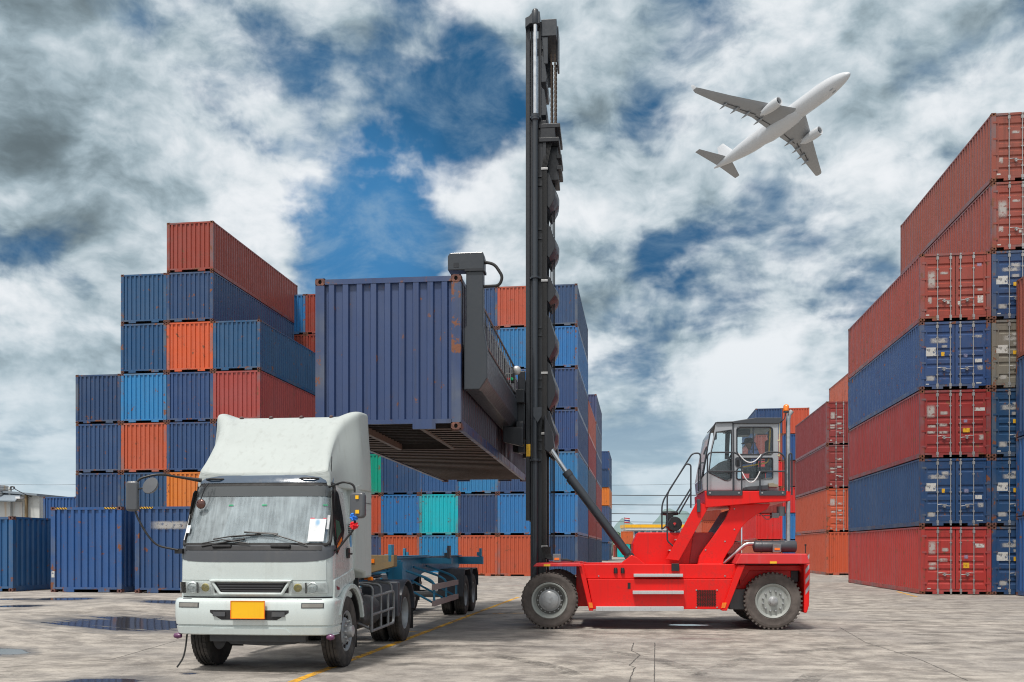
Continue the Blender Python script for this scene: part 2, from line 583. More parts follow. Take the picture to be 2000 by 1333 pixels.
t.l(rgm.outputs[0], rgw.inputs[2])
rgw.inputs[3].default_value = 0.07
hgt = t.math('ADD', t.math('MULTIPLY', a2, 0.6), t.math('MULTIPLY', a3, 0.4))
hgt = t.math('MULTIPLY', hgt, t.math('SUBTRACT', 1.0, wet))
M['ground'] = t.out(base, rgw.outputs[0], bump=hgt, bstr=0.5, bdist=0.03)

xs = [-3500, -600, -150, -60, -30, -20] + [-14.5 + 0.5 * i for i in range(13)] + [-4, 0, 10, 30, 60, 150, 600, 3500]
ys = [-60, -20, 0, 10, 20, 30, 40, 60, 90, 140, 250, 600, 1500, 4500]
mb = MB()
nx = len(xs)
mb.add([(x, y, gz(x)) for y in ys for x in xs], [(j * nx + i, j * nx + i + 1, (j + 1) * nx + i + 1, (j + 1) * nx + i) for j in range(len(ys) - 1) for i in range(nx - 1)])
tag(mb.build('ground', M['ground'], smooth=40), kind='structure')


def gpt(x, y, lift=0.004):
    d_ = CAM_Z * FPX / (y - 1072)
    p = pix(x, y, d_)
    return Vector((p.x, p.y, lift))


# yellow lane line, worn
t = NT('yellow_road_paint')
P = t.n('ShaderNodeNewGeometry').outputs['Position']
nz = t.noise(P, 5, 9, 0.72)
nl = t.noise(P, 0.9, 4, 0.6)
a = t.ss(t.math('ADD', nz, t.math('MULTIPLY', nl, 0.5)), 0.66, 0.84, 1.0, 0.35)
M['yline'] = t.out(t.mix(t.ss(t.noise(P, 1.3, 6), 0.35, 0.6), (0.55, 0.27, 0.03), (0.85, 0.44, 0.015)), 0.75, alpha=a)


def strip(p, q, wd, name, mat, seg=12):
    p, q = Vector(p), Vector(q)
    s = (q - p).cross(Vector((0, 0, 1))).normalized() * wd / 2
    mb = MB()
    vs = []
    for i in range(seg + 1):
        c = p.lerp(q, i / seg)
        vs += [c - s, c + s]
    mb.add(vs, [(2 * i, 2 * i + 1, 2 * i + 3, 2 * i + 2) for i in range(seg)])
    return tag(mb.build(name, mat), kind='structure')


A_, B_ = gpt(565, 1335), gpt(1012, 1167)
strip(A_ - (B_ - A_).normalized() * 3, B_, 0.13, 'road_marking', M['yline'], 30)
strip(gpt(796, 1234, .0045), gpt(830, 1235, .0045), 0.07, 'road_marking', M['yline'])
strip(gpt(962, 1199), gpt(1030, 1198), 0.12, 'road_marking', M['yline'])
strip(gpt(985, 1145), gpt(1025, 1144.5), 0.10, 'road_marking', plain('red_road_paint', (0.3, 0.08, 0.07), 0.8))
strip(gpt(1752, 1156), gpt(1790, 1166), 0.12, 'road_marking', M['yline'])

# cracks and joints in the slabs
M['crack'] = plain('crack_dirt', (0.085, 0.078, 0.072), 0.95)


def crack(pts, wd, jag=0.0, lift=0.003):
    P3 = [gpt(x, y, lift) for x, y in pts]
    rnd = random.Random(int(pts[0][0]))
    fine = []
    for a, b in zip(P3, P3[1:]):
        k = max(2, int((b - a).length / 0.12))
        s = (b - a).cross(Vector((0, 0, 1))).normalized()
        for i in range(k):
            fine.append(a.lerp(b, i / k) + s * rnd.uniform(-jag, jag))
    fine.append(P3[-1])
    vs = []
    for i, p in enumerate(fine):
        d = (fine[min(i + 1, len(fine) - 1)] - fine[max(i - 1, 0)]).normalized()
        s = d.cross(Vector((0, 0, 1))) * wd * rnd.uniform(0.25, 0.6)
        vs += [p - s, p + s]
    mb = MB()
    mb.add(vs, [(2 * i, 2 * i + 1, 2 * i + 3, 2 * i + 2) for i in range(len(fine) - 1)])
    tag(mb.build('ground_crack', M['crack']), kind='structure')


t = NT('tyre_track')
P = t.n('ShaderNodeNewGeometry').outputs['Position']
tr_a = t.math('MULTIPLY', t.ss(t.noise(P, 0.7, 6, 0.65), 0.42, 0.62), t.ss(t.noise(P, 14, 5, 0.7), 0.36, 0.56))
M['track'] = t.out((0.05, 0.047, 0.046), 0.9, alpha=t.math('MULTIPLY', tr_a, 0.36))


def track(pts, wd, lift):
    P3 = [gpt(x, y, lift) for x, y in pts]
    fine = fillet(P3, 6, 10)
    vs = []
    for i, p in enumerate(fine):
        d = (fine[min(i + 1, len(fine) - 1)] - fine[max(i - 1, 0)]).normalized()
        s = d.cross(Vector((0, 0, 1))) * wd / 2
        vs += [p - s, p + s]
    mb = MB()
    mb.add(vs, [(2 * i, 2 * i + 1, 2 * i + 3, 2 * i + 2) for i in range(len(fine) - 1)])
    tag(mb.build('tyre_mark', M['track']), kind='structure')


for i_, (pts_, wd_) in enumerate([([(1330, 1336), (1480, 1275), (1900, 1252), (2300, 1250)], 0.3), ([(1560, 1340), (1640, 1285), (1960, 1262), (2300, 1258)], 0.3), ([(1560, 1238), (2100, 1243)], 0.34), ([(1600, 1212), (2100, 1214)], 0.34),
                     ([(1420, 1336), (1300, 1290), (1120, 1262), (760, 1262)], 0.28), ([(1160, 1336), (1080, 1300), (940, 1276), (700, 1280)], 0.28), ([(-200, 1270), (180, 1262), (420, 1238)], 0.3), ([(-200, 1240), (150, 1236), (360, 1216)], 0.3),
                     ([(-200, 1215), (100, 1208), (330, 1198)], 0.3), ([(720, 1206), (1010, 1200), (1060, 1160)], 0.3), ([(-100, 1330), (200, 1300), (420, 1296), (690, 1330)], 0.3)]):
    track(pts_, wd_, 0.0016 + 0.0002 * i_)
crack([(1237, 1256), (1234, 1272), (1250, 1280), (1229, 1300), (1240, 1304), (1228, 1334)], 0.02, 0.010)
crack([(1279, 1256), (1278, 1336)], 0.016, 0.003)
crack([(1080, 1254), (1250, 1256), (1400, 1256), (1560, 1258), (1790, 1262)], 0.016, 0.006)
crack([(60, 1262), (345, 1268)], 0.010, 0.004)
crack([(1100, 1300), (1180, 1288), (1226, 1296)], 0.008, 0.012)
crack([(1640, 1226), (1690, 1255), (1800, 1290), (1890, 1330)], 0.014, 0.006)
crack([(0, 1305), (220, 1288), (345, 1252)], 0.014, 0.006)
crack([(0, 1238), (170, 1235), (320, 1246)], 0.016, 0.01)
crack([(700, 1300), (560, 1318), (300, 1312)], 0.008, 0.006)
crack([(1560, 1233), (2000, 1238)], 0.03, 0.01)
crack([(1670, 1216), (1930, 1217)], 0.03, 0.01)
# ------------------------------------------------------------------ shipping containers
CW, CL = 2.438, 12.192
C = dict(navy=(0.018, 0.055, 0.14), indigo=(0.025, 0.066, 0.172), royal=(0.020, 0.085, 0.26), teal=(0.014, 0.075, 0.175), mid=(0.025, 0.17, 0.40), sky=(0.02, 0.20, 0.44),
         cyan=(0.0, 0.45, 0.50), green=(0.0, 0.30, 0.21), orange=(0.57, 0.105, 0.026), orange2=(0.64, 0.18, 0.02), brick=(0.50, 0.085, 0.035), red=(0.27, 0.042, 0.024),
         maroon=(0.24, 0.030, 0.025), rose=(0.36, 0.05, 0.042), brown=(0.28, 0.055, 0.034), beige=(0.20, 0.185, 0.15), salmon=(0.50, 0.12, 0.06), grey=(0.10, 0.13, 0.20),
         crimson=(0.37, 0.040, 0.032), claret=(0.26, 0.026, 0.026), bright=(0.60, 0.018, 0.018), slate=(0.06, 0.085, 0.17))
_cache = {}


def corr(a, b, pitch, fo, sl, fi, depth, start_in=True):
    """trapezoidal corrugation from a to b: list of (u, depth below the outer face)"""
    n = max(1, round((b - a) / pitch))
    k = (b - a) / n / pitch
    out = []
    u = a
    for i in range(n):
        h = fi * k / 2
        out += [(u, depth), (u + h, depth), (u + h + sl * k, 0), (u + h + (sl + fo) * k, 0), (u + h + (2 * sl + fo) * k, depth)]
        u += pitch * k
    out.append((b, depth))
    return out


def meshes(H, door):
    key = (round(H, 3), door)
    if key in _cache:
        return _cache[key]
    W2 = CW / 2
    parts = []

    def keep(name, mb, mat, parent=None, scale=None, loc=None, smooth=None, bevel=0):
        o = mb.build(name, mat, smooth=smooth)
        me = o.data
        bpy.data.objects.remove(o)
        parts.append((name, me, parent, scale, loc))
        return len(parts) - 1
    # frame: posts, rails, sills
    f = MB()
    for sx in (-1, 1):
        x0, x1 = sorted((sx * (W2 - 0.003), sx * (W2 - 0.155)))
        f.box(x0, x1, 0.004, 0.16, 0.118, H - 0.118)
        f.box(x0, x1, CL - 0.16, CL - 0.004, 0.118, H - 0.118)
        x0, x1 = sorted((sx * (W2 - 0.004), sx * (W2 - 0.064)))
        f.box(x0, x1, 0.178, CL - 0.178, H - 0.075, H - 0.012)
        x0, x1 = sorted((sx * (W2 - 0.006), sx * (W2 - 0.056)))
        f.box(x0, x1, 0.178, CL - 0.178, 0.03, 0.185)
        f.box(*sorted((sx * (W2 - 0.006), sx * (W2 - 0.086))), 0.178, CL - 0.178, 0.016, 0.03)
    for y0, y1 in ((0.006, 0.07), (CL - 0.07, CL - 0.006)):
        f.box(-W2 + 0.163, W2 - 0.163, y0, y1, H - 0.105, H - 0.018)
        f.box(-W2 + 0.163, W2 - 0.163, y0, y1, 0.105, 0.178)
        for s in (-1, 1):
            f.box(*sorted((s * 0.42, s * 0.80)), y0, y1 - 0.01, 0.014, 0.105)
    keep('frame', f, M['frame'])
    # end wall(s)
    zt, zb = H - 0.105, 0.178

    def endwall(y, sgn):
        m = MB()
        pr = corr(-W2 + 0.155, W2 - 0.155, 0.243, 0.092, 0.022, 0.107, 0.05)
        m.add([(u, y + sgn * (0.012 + d), z) for z in (zb, zt) for u, d in pr],
              [(i, i + 1, i + 1 + len(pr), i + len(pr)) for i in range(len(pr) - 1)])
        return m
    if not door:
        keep('end_wall', endwall(0.0, 1), M['paint'])
    keep('end_wall', endwall(CL, -1), M['paint'])
    for s in (-1, 1):
        m = MB()
        pr = corr(0.16, CL - 0.16, 0.29, 0.085, 0.045, 0.115, 0.058)
        m.add([(s * (W2 - 0.006 - d), u, z) for z in (0.185, H - 0.075) for u, d in pr],
              [(i, i + 1, i + 1 + len(pr), i + len(pr)) for i in range(len(pr) - 1)])
        keep('side_wall', m, M['paint'])
    m = MB()
    pr = corr(0.07, CL - 0.07, 0.209, 0.09, 0.02, 0.08, 0.018)
    m.add([(x, u, H - 0.02 - d) for x in (-W2 + 0.064, W2 - 0.064) for u, d in pr],
          [(i, i + 1, i + 1 + len(pr), i + len(pr)) for i in range(len(pr) - 1)])
    keep('roof', m, M['paint'])
    m = MB()
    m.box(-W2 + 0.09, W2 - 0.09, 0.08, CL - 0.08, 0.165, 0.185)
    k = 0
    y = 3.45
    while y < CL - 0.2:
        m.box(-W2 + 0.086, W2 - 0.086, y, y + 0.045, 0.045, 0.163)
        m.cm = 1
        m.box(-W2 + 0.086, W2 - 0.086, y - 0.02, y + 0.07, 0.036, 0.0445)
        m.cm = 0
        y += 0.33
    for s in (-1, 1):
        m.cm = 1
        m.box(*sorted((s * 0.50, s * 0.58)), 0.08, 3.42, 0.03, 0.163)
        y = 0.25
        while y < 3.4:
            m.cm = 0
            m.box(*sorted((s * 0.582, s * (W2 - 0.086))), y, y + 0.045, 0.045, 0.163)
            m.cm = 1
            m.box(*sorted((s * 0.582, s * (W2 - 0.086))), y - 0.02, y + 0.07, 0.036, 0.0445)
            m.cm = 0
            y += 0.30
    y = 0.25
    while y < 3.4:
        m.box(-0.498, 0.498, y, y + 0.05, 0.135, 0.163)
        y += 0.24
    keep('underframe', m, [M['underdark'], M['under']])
    # corner casting with its oval holes (one mesh, mirrored to the eight corners)
    m = MB()
    cx, cy, cz = 0.162, 0.178, 0.118

    def hole_face(P, nx, ny):
        """P(u,v,depth) on a face of size nx*ny with an oval recess"""
        n = 12
        outer = []
        inner = []
        for i in range(n):
            a = 2 * math.pi * i / n
            c, s = math.cos(a), math.sin(a)
            inner.append((nx / 2 + c * 0.031, ny / 2 + s * 0.038))
            k_ = 1 / max(abs(c), abs(s))
            outer.append((nx / 2 + c * k_ * nx / 2, ny / 2 + s * k_ * ny / 2))
        vs = [P(u, v, 0) for u, v in outer] + [P(u, v, 0) for u, v in inner] + [P(u, v, 0.03) for u, v in inner]
        m.cm = 0
        m.add(vs, [(i, (i + 1) % n, (i + 1) % n + n, i + n) for i in range(n)] + [(i + n, (i + 1) % n + n, (i + 1) % n + 2 * n, i + 2 * n) for i in range(n)])
        m.cm = 1
        m.add([P(u, v, 0.03) for u, v in inner], [tuple(range(n))])
        m.cm = 0
    hole_face(lambda u, v, d: (W2 - u, d, v), cx, cz)
    hole_face(lambda u, v, d: (W2 - d, u, v), cy, cz)
    m.add([(W2 - cx, 0, 0), (W2, 0, 0), (W2, cy, 0), (W2 - cx, cy, 0)], [(0, 1, 2, 3)])
    m.add([(W2 - cx, 0, cz), (W2, 0, cz), (W2, cy, cz), (W2 - cx, cy, cz)], [(0, 1, 2, 3)])
    m.add([(W2 - cx, 0, 0), (W2 - cx, cy, 0), (W2 - cx, cy, cz), (W2 - cx, 0, cz)], [(0, 1, 2, 3)])
    m.add([(W2, cy, 0), (W2 - cx, cy, 0), (W2 - cx, cy, cz), (W2, cy, cz)], [(0, 1, 2, 3)])
    o = m.build('corner_casting', [M['corner'], M['hole']])
    me = o.data
    bpy.data.objects.remove(o)
    for ax in (1, -1):
        for ay in (1, -1):
            for az in (1, -1):
                parts.append(('corner_casting', me, None, (ax, ay, az), (0, 0 if ay > 0 else CL, 0 if az > 0 else H)))
    if door:
        g = MB()
        g.box(-W2 + 0.157, W2 - 0.157, 0.075, 0.09, 0.178, H - 0.105)
        keep('door_gasket', g, M['gasket'])
        for s in (-1, 1):
            m = MB()
            a, b = sorted((s * 0.014, s * (W2 - 0.165)))
            z0, z1 = 0.19, H - 0.118
            bw = 0.09
            m.box(a, a + bw, 0.03, 0.07, z0, z1)
            m.box(b - bw, b, 0.03, 0.07, z0, z1)
            m.box(a + bw, b - bw, 0.031, 0.07, z0, z0 + 0.1)
            m.box(a + bw, b - bw, 0.031, 0.07, z1 - 0.1, z1)
            zc = z0 + 0.1
            hh = (z1 - z0 - 0.2)
            prof = []
            cuts = [(0.0, 0.0)]
            for q in (0.12, 0.42, 0.56, 0.70, 0.92):
                c_ = zc + hh * (1 - q)
                prof.append(c_)
            zz = [(zc, 0.034)]
            for c_ in sorted(prof):
                zz += [(c_ - 0.075, 0.034), (c_ - 0.04, 0.066), (c_ + 0.03, 0.066), (c_ + 0.075, 0.034)]
            zz.append((zc + hh, 0.034))
            m.add([(x, y_, z) for x in (a + bw, b - bw) for z, y_ in zz], [(i, i + 1, i + 1 + len(zz), i + len(zz)) for i in range(len(zz) - 1)])
            di = keep('door', m, M['paint'])
            for z in (0.42, 1.0, H * 0.62, H - 0.36):
                h = MB()
                h.box(*sorted((s * (W2 - 0.21), s * (W2 - 0.05))), -0.004, 0.032, z - 0.035, z + 0.035)
                keep('hinge', h, M['frame'], di)
            for xr in (0.17, 0.62):
                r = MB()
                x = s * xr
                r.tube([(x, 0.0, 0.05), (x, 0.0, H - 0.06)], 0.0175, 8)
                for z in (0.15, H - 0.19):
                    r.box(x - 0.04, x + 0.04, -0.02, 0.03, z - 0.06, z + 0.06)
                for z in (0.05, H - 0.06):
                    r.box(x - 0.028, x + 0.028, -0.022, 0.012, z - 0.03, z + 0.03)
                for z in (0.55, 1.28, 1.95):
                    r.box(x - 0.035, x + 0.035, -0.008, 0.032, z - 0.025, z + 0.025)
                keep('lock_rod', r, M['galv'], di)
                h = MB()
                zz_ = 0.80 if xr > 0.3 else 0.74
                dx = -s * 0.0 + (0.20 if xr < 0.3 else -0.20) * s
                h.tube([(x, -0.028, zz_), (x + dx * 0.6, -0.034, zz_ + 0.012), (x + dx * 1.5, -0.03, zz_)], [0.017, 0.014, 0.011], 6)
                h.box(x + dx * 1.1 - 0.03, x + dx * 1.1 + 0.03, -0.045, 0.03, zz_ - 0.05, zz_ + 0.02)
                keep('handle', h, M['galv'], di)
    _cache[key] = parts
    return parts


MARKS = {
    'red': [(-1, .66, 1.02, 1.48, 2.05, 'mark'), (-1, .22, .56, 1.62, 1.78, 'mark'), (-1, .25, .6, 1.2, 1.36, 'mark'), (-1, .64, 1.02, 1.1, 1.25, 'mark'), (-1, .66, 1.0, .92, 1.06, 'mark'), (-1, .22, .56, .94, 1.06, 'mark'), (1, .66, 1.05, 1.76, 1.9, 'placard'),
            (1, .28, .46, 1.32, 1.5, 'blue_mark'), (1, .26, .5, .96, 1.16, 'yellow_mark'), (1, .8, 1.02, .62, .86, 'mark'), (-1, .86, 1.0, .2, .25, 'placard')],
    'blue': [(-1, .2, .98, 1.78, 2.0, 'mark'), (-1, .2, .56, 1.9, 2.12, 'mark'), (-1, .66, 1.06, 1.3, 1.64, 'placard'), (-1, .24, .54, 1.58, 1.72, 'mark'), (-1, .36, .48, 1.24, 1.42, 'yellow_mark'), (1, .28, .47, 1.2, 1.38, 'blue_mark'),
             (1, .68, .92, .98, 1.12, 'placard'), (1, .74, 1.0, .66, .92, 'mark'), (-1, .9, 1.02, .2, .25, 'placard'), (1, .72, .94, .2, .25, 'placard'), (-1, .66, 1.02, .34, .58, 'mark'), (1, .66, .95, 1.9, 2.02, 'mark')],
    'brown': [(-1, .66, 1.0, 1.2, 1.9, 'mark'), (-1, .22, .56, 1.78, 1.92, 'mark'), (1, .22, .58, 1.72, 2.02, 'red_mark'), (1, .72, .94, 2.06, 2.2, 'blue_mark'), (1, .74, .95, 1.06, 1.18, 'mark'), (1, .76, .96, .66, .92, 'placard'), (-1, .8, .98, .66, .95, 'mark'), (-1, .9, 1.02, .22, .28, 'placard'), (-1, .2, .3, .62, .78, 'placard'), (1, .08, .2, .64, .8, 'placard')],
}


def container(x, y, z, H, color, label, group, door=None, sx=1.0, rz=0.0, part_labels=None):
    """x, y, z: middle of the near bottom edge"""
    root = empty('shipping_container', label, 'shipping container', (x, y, z), rz, group)
    root.scale = (sx, 1, 1)
    obs = []
    col = tuple(color) + (1,)
    rnd = random.Random(hash((round(x, 2), round(z, 2))))
    col = tuple(min(1, c * rnd.uniform(0.92, 1.08)) for c in color) + (1,)
    side_col = part_labels or {}
    for name, me, par, sc, loc in meshes(H, bool(door)):
        o = bpy.data.objects.new(name, me)
        COL.objects.link(o)
        o.parent = obs[par] if par is not None else root
        o.color = side_col.get(name, col)
        if sc:
            o.scale = sc
        if loc:
            o.location = loc
        obs.append(o)
    if door:
        leaf = {-1: None, 1: None}
        ds = [o for o in obs if o.name.split('.')[0] == 'door']
        leaf[-1], leaf[1] = ds[0], ds[1]
        for s, a, b, z0, z1, mt in MARKS.get(door, []):
            if rnd.random() < 0.14:
                continue
            jx, jz, jw = rnd.uniform(-0.03, 0.03), rnd.uniform(-0.04, 0.04), rnd.uniform(0.8, 1.1)
            b, z0, z1 = a + (b - a) * jw, z0 + jz, z0 + jz + (z1 - z0) * rnd.uniform(0.8, 1.1)
            x0, x1 = sorted((s * a, s * b))
            z0, z1 = z0 * H / 2.591, z1 * H / 2.591
            yq = 0.0275
            build_decal('marking', [(x0, yq, z0), (x1, yq, z0), (x1, yq, z1), (x0, yq, z1)], M[mt], leaf[s])
    return root


_simple = {}


def far_container(x, y, z, H, color, label, group, sx=1.0, rz=0.0):
    """distant box: frame, corrugated walls and castings in one mesh, too small to show parts"""
    key = round(H, 3)
    if key not in _simple:
        W2 = CW / 2
        m = MB()
        m.cm = 0
        for s in (-1, 1):
            pr = corr(0.1, CL - 0.1, 0.29, 0.085, 0.045, 0.115, 0.058)
            m.add([(s * (W2 - 0.012 - d), u, zz) for zz in (0.17, H - 0.06) for u, d in pr], [(i, i + 1, i + 1 + len(pr), i + len(pr)) for i in range(len(pr) - 1)])
            for yy in (0, CL - 0.15):
                m.box(*sorted((s * (W2), s * (W2 - 0.14))), yy, yy + 0.15, 0.0, H)
            m.box(*sorted((s * W2, s * (W2 - 0.06))), 0.15, CL - 0.15, 0.02, 0.17)
            m.box(*sorted((s * W2, s * (W2 - 0.06))), 0.15, CL - 0.15, H - 0.06, H)
        for yy, sg in ((0.02, 1), (CL - 0.02, -1)):
            pr = corr(-W2 + 0.14, W2 - 0.14, 0.243, 0.092, 0.022, 0.107, 0.05)
            m.add([(u, yy + sg * d, zz) for zz in (0.16, H - 0.1) for u, d in pr], [(i, i + 1, i + 1 + len(pr), i + len(pr)) for i in range(len(pr) - 1)])
            y0, y1 = sorted((yy - sg * 0.015, yy + sg * 0.05))
            m.box(-W2 + 0.14, W2 - 0.14, y0, y1, 0.08, 0.16)
            m.box(-W2 + 0.14, W2 - 0.14, y0, y1, H - 0.1, H - 0.01)
        m.box(-W2 + 0.06, W2 - 0.06, 0.1, CL - 0.1, H - 0.04, H - 0.02)
        m.box(-W2 + 0.06, W2 - 0.06, 0.1, CL - 0.1, 0.05, 0.08)
        m.cm = 1
        for sx_ in (-1, 1):
            for yy in (-0.003, CL - 0.172):
                for zz in (0.0, H - 0.117):
                    m.box(*sorted((sx_ * (W2 + 0.003), sx_ * (W2 - 0.162))), yy, yy + 0.175, zz - 0.001, zz + 0.118)
        o = m.build('shipping_container', [M['paint'], M['corner']])
        _simple[key] = o.data
        bpy.data.objects.remove(o)
    o = bpy.data.objects.new('shipping_container', _simple[key])
    COL.objects.link(o)
    o.location = (x, y, z)
    o.rotation_euler = (0, 0, rz)
    o.scale = (sx, 1, 1)
    rnd = random.Random(hash((round(x, 2), round(z, 2))))
    o.color = tuple(min(1, c * rnd.uniform(0.92, 1.08)) for c in color) + (1,)
    return tag(o, label, 'shipping container', group)


ORD = ['bottom', 'second-tier', 'third-tier', 'fourth-tier', 'fifth-tier', 'sixth-tier', 'seventh-tier']
HUE = dict(navy='navy blue', indigo='indigo blue', royal='royal blue', teal='dark teal blue', mid='mid blue', sky='bright sky blue', cyan='turquoise', green='sea green', orange='orange',
           orange2='amber orange', brick='orange-red', red='brick red', maroon='maroon', rose='faded rose red', brown='brownish red', beige='beige', salmon='salmon red', grey='grey blue', bright='bright red', crimson='rust red', claret='claret red', slate='slate blue')


def column(edge_x, near_y, base, rows, where, group, Hs=None, sx=1.0, door=None, left=True, far=False, edge=None):
    """one stack: edge_x is its left (or right) face; rows are colour names from the ground up"""
    wd = CW * sx
    x = edge_x + (wd / 2 if left else -wd / 2)
    z = base
    for i, c in enumerate(rows):
        H = Hs[i] if Hs else 2.591
        tier = 'topmost' if i == len(rows) - 1 else ORD[i]
        tail = 'container' if not door else 'container with closed rear doors'
        lab = '%s %s %s in %s' % (tier, HUE[c], tail, where)
        dk = door[i] if isinstance(door, (list, tuple)) else door
        if dk is None:
            lab = lab.replace(' with closed rear doors', '')
        rx = random.Random(i * 31 + int(edge_x * 10)).uniform(-0.012, 0.012)
        if far:
            far_container(x + rx, near_y, z, H, C[c], lab, group, sx)
        else:
            container(x + rx, near_y, z, H, C[c], lab, group, dk, sx)
        z += H + 0.018


# tall stack at the right edge of the photo
pA = pix(1797.5, 1161.5, 35.0)
g = 'containers stacked with their doors facing the yard on the right'
column(pA.x, pA.y, 0.01, ['crimson', 'navy', 'claret', 'indigo', 'brown'], 'the five-high stack by the right edge', g, sx=1.035, door=['red', 'blue', 'red', 'blue', 'brown'], Hs=[2.557] * 5)
column(pA.x + 2.545, pA.y, 0.01, ['navy', 'navy', 'navy', 'beige', 'navy', 'brown', 'brown'], 'the seven-high stack at the far right', g, sx=1.035, door=['blue', 'blue', 'blue', 'blue', 'blue', 'brown', 'brown'], Hs=[2.557] * 7)
pC = pix(1984.5, 1163, 34.3)
column(pC.x, pC.y - CL, 0.01, ['royal', 'royal', 'navy', 'brown'], 'the stack cut by the right photo edge', 'containers standing closest at the right edge', Hs=[2.896] * 4)

# middle distance, right
p2 = pix(1614, 1123.5, 60.7)
g = 'containers behind the handler on the right'
column(p2.x, p2.y, 0.0, ['brick', 'brick', 'maroon', 'maroon'], 'the stack right behind the handler engine', g, Hs=[2.83] * 4, sx=1.03, door=[None, 'red', 'red', 'red'])
column(p2.x + 2.55, p2.y, 0.0, ['brick', 'brick', 'maroon', 'maroon', 'salmon'], 'the column hidden behind the right doors', g, Hs=[2.83] * 5, sx=1.03)
p3 = pix(1476, 1106, 92.0)
g = 'distant containers seen past the handler cab'
column(p3.x, p3.y, 0, ['salmon', 'bright', 'maroon', 'bright', 'brown', 'indigo'], 'the distant stack behind the cab', g, sx=1.05, far=True)
column(p3.x + 2.58, p3.y, 0, ['royal', 'mid', 'bright', 'maroon', 'royal', 'brick'], 'the distant stack behind the exhaust', g, sx=1.05, far=True)
p4 = pix(1370, 1098.5, 118)
column(p4.x, p4.y, 0, ['maroon', 'brick', 'red'], 'the low far stack behind the cab steps', g, far=True)
column(p4.x + 2.5, p4.y, 0, ['maroon', 'rose', 'salmon'], 'the low red stack behind the cab arm', g, far=True)

# big block in the middle behind the mast
pM = pix(1128, 1124, 57.7)
g = 'containers in the middle block behind the mast'
mid_rows = [
    ['indigo', 'mid', 'mid', 'indigo', 'indigo', 'mid', 'indigo'],
    ['brick', 'mid', 'indigo', 'navy', 'mid', 'mid', 'brick'],
    ['brick', 'navy', 'sky', 'navy', 'indigo', 'teal', 'indigo'],
    ['sky', 'cyan', 'royal', 'indigo', 'teal', 'brick', 'navy'],
    ['brick', 'mid', 'indigo', 'teal', 'navy', 'indigo', 'red'],
    ['slate', 'brick', 'green', 'teal', 'navy', 'mid', 'maroon'],
    ['navy', 'brick', 'navy', 'teal', 'red', 'red', 'red'],
    ['navy', 'indigo', 'navy', 'teal', 'red', 'red', 'mid']]
cn = ['first', 'second', 'third', 'fourth', 'fifth', 'sixth', 'seventh', 'eighth']
for k, rows in enumerate(mid_rows):
    if k >= 5:
        rows = rows
    column(pM.x - 2.52 * k, pM.y, 0.0, rows, 'the %s column from the right of the middle block' % cn[k], g, sx=1.03, left=False)
g = 'containers in the rows behind the middle block'
column(pM.x, pM.y + 12.9, 0, ['navy', 'rose', 'grey', 'rose', 'salmon'], 'the red row behind the middle block', g, sx=1.03, left=False, far=True)
column(pM.x, pM.y + 25.9, 0, ['navy', 'rose', 'rose', 'slate', 'grey', 'slate'], 'the third row behind the mast', g, sx=1.03, left=False, far=True)
p5 = pix(1190, 1095, 132)
column(p5.x, p5.y, 0, ['navy', 'indigo', 'slate', 'orange2', 'navy', 'indigo'], 'the farthest row behind the mast', g, left=False, far=True)
for x_, y_, d_, c_, lab in ((1198, 1088, 190, 'rose', 'small faded red container far off beside the yard road'), (1206, 1088, 186, 'cyan', 'small teal container far off beneath an orange one'), (1254, 1088, 196, 'salmon', 'small salmon container hidden behind the red hood')):
    p = pix(x_, y_, d_)
    far_container(p.x + 1.2, p.y, 0, 2.591, C[c_], lab, 'containers far off near the yellow roof')
p = pix(1206, 1088, 186)
far_container(p.x + 1.9, p.y + .5, 2.61, 2.591, C['orange'], 'small orange container far off on top of a teal one', 'containers far off near the yellow roof')

# stepped stack on the left
pL = pix(416, 1126, 48.7)
g = 'containers in the stepped stack on the left'
hh = [2.896] + [2.62] * 6
lw = [('leftmost', 2, ['navy', 'navy', 'indigo', 'navy']), ('second', 1, ['navy', 'indigo', 'brick', 'sky', 'teal', 'teal']), ('third', 0, ['navy', 'orange2', 'indigo', 'indigo', 'orange', 'navy', 'red']),
      ('fourth', -1, ['navy', 'navy', 'indigo', 'rose', 'teal'])]
for nm, k, rows in lw:
    column(pL.x - 2.6 * k, pL.y, gz(-30), rows, 'the %s column of the left stepped stack' % nm, g, Hs=hh, sx=1.062, left=False)

# single boxes in front of it
g = 'blue containers standing on the ground at the left'
z0 = gz(-30)
p = pix(237.5, 1159, 31.1)
F1 = container(p.x - CW * 1.06 / 2, p.y, z0, 2.896, C['royal'], 'royal blue ground container with striped top corners, left of the truck', g, sx=1.06)
p = pix(263, 1160, 30.9)
F2 = container(p.x + CW * 1.04 / 2, p.y, z0, 2.896, C['indigo'], 'indigo ground container half hidden behind the truck mirror', g, sx=1.04)
p = pix(25, 1156, 31.8)
F0 = container(p.x - CW / 2, p.y, z0, 2.591, (0.016, 0.10, 0.25), 'low blue ground container cut off by the left photo edge', g)
p = pix(84, 1100, 62)
for i in range(2):
    container(p.x + CW / 2, p.y, z0 + i * 2.61 - 0.25, 2.591, C['royal'], ['lower', 'upper'][i] + ' royal blue container beside the pale shed at far left', 'blue containers beside the pale shed')
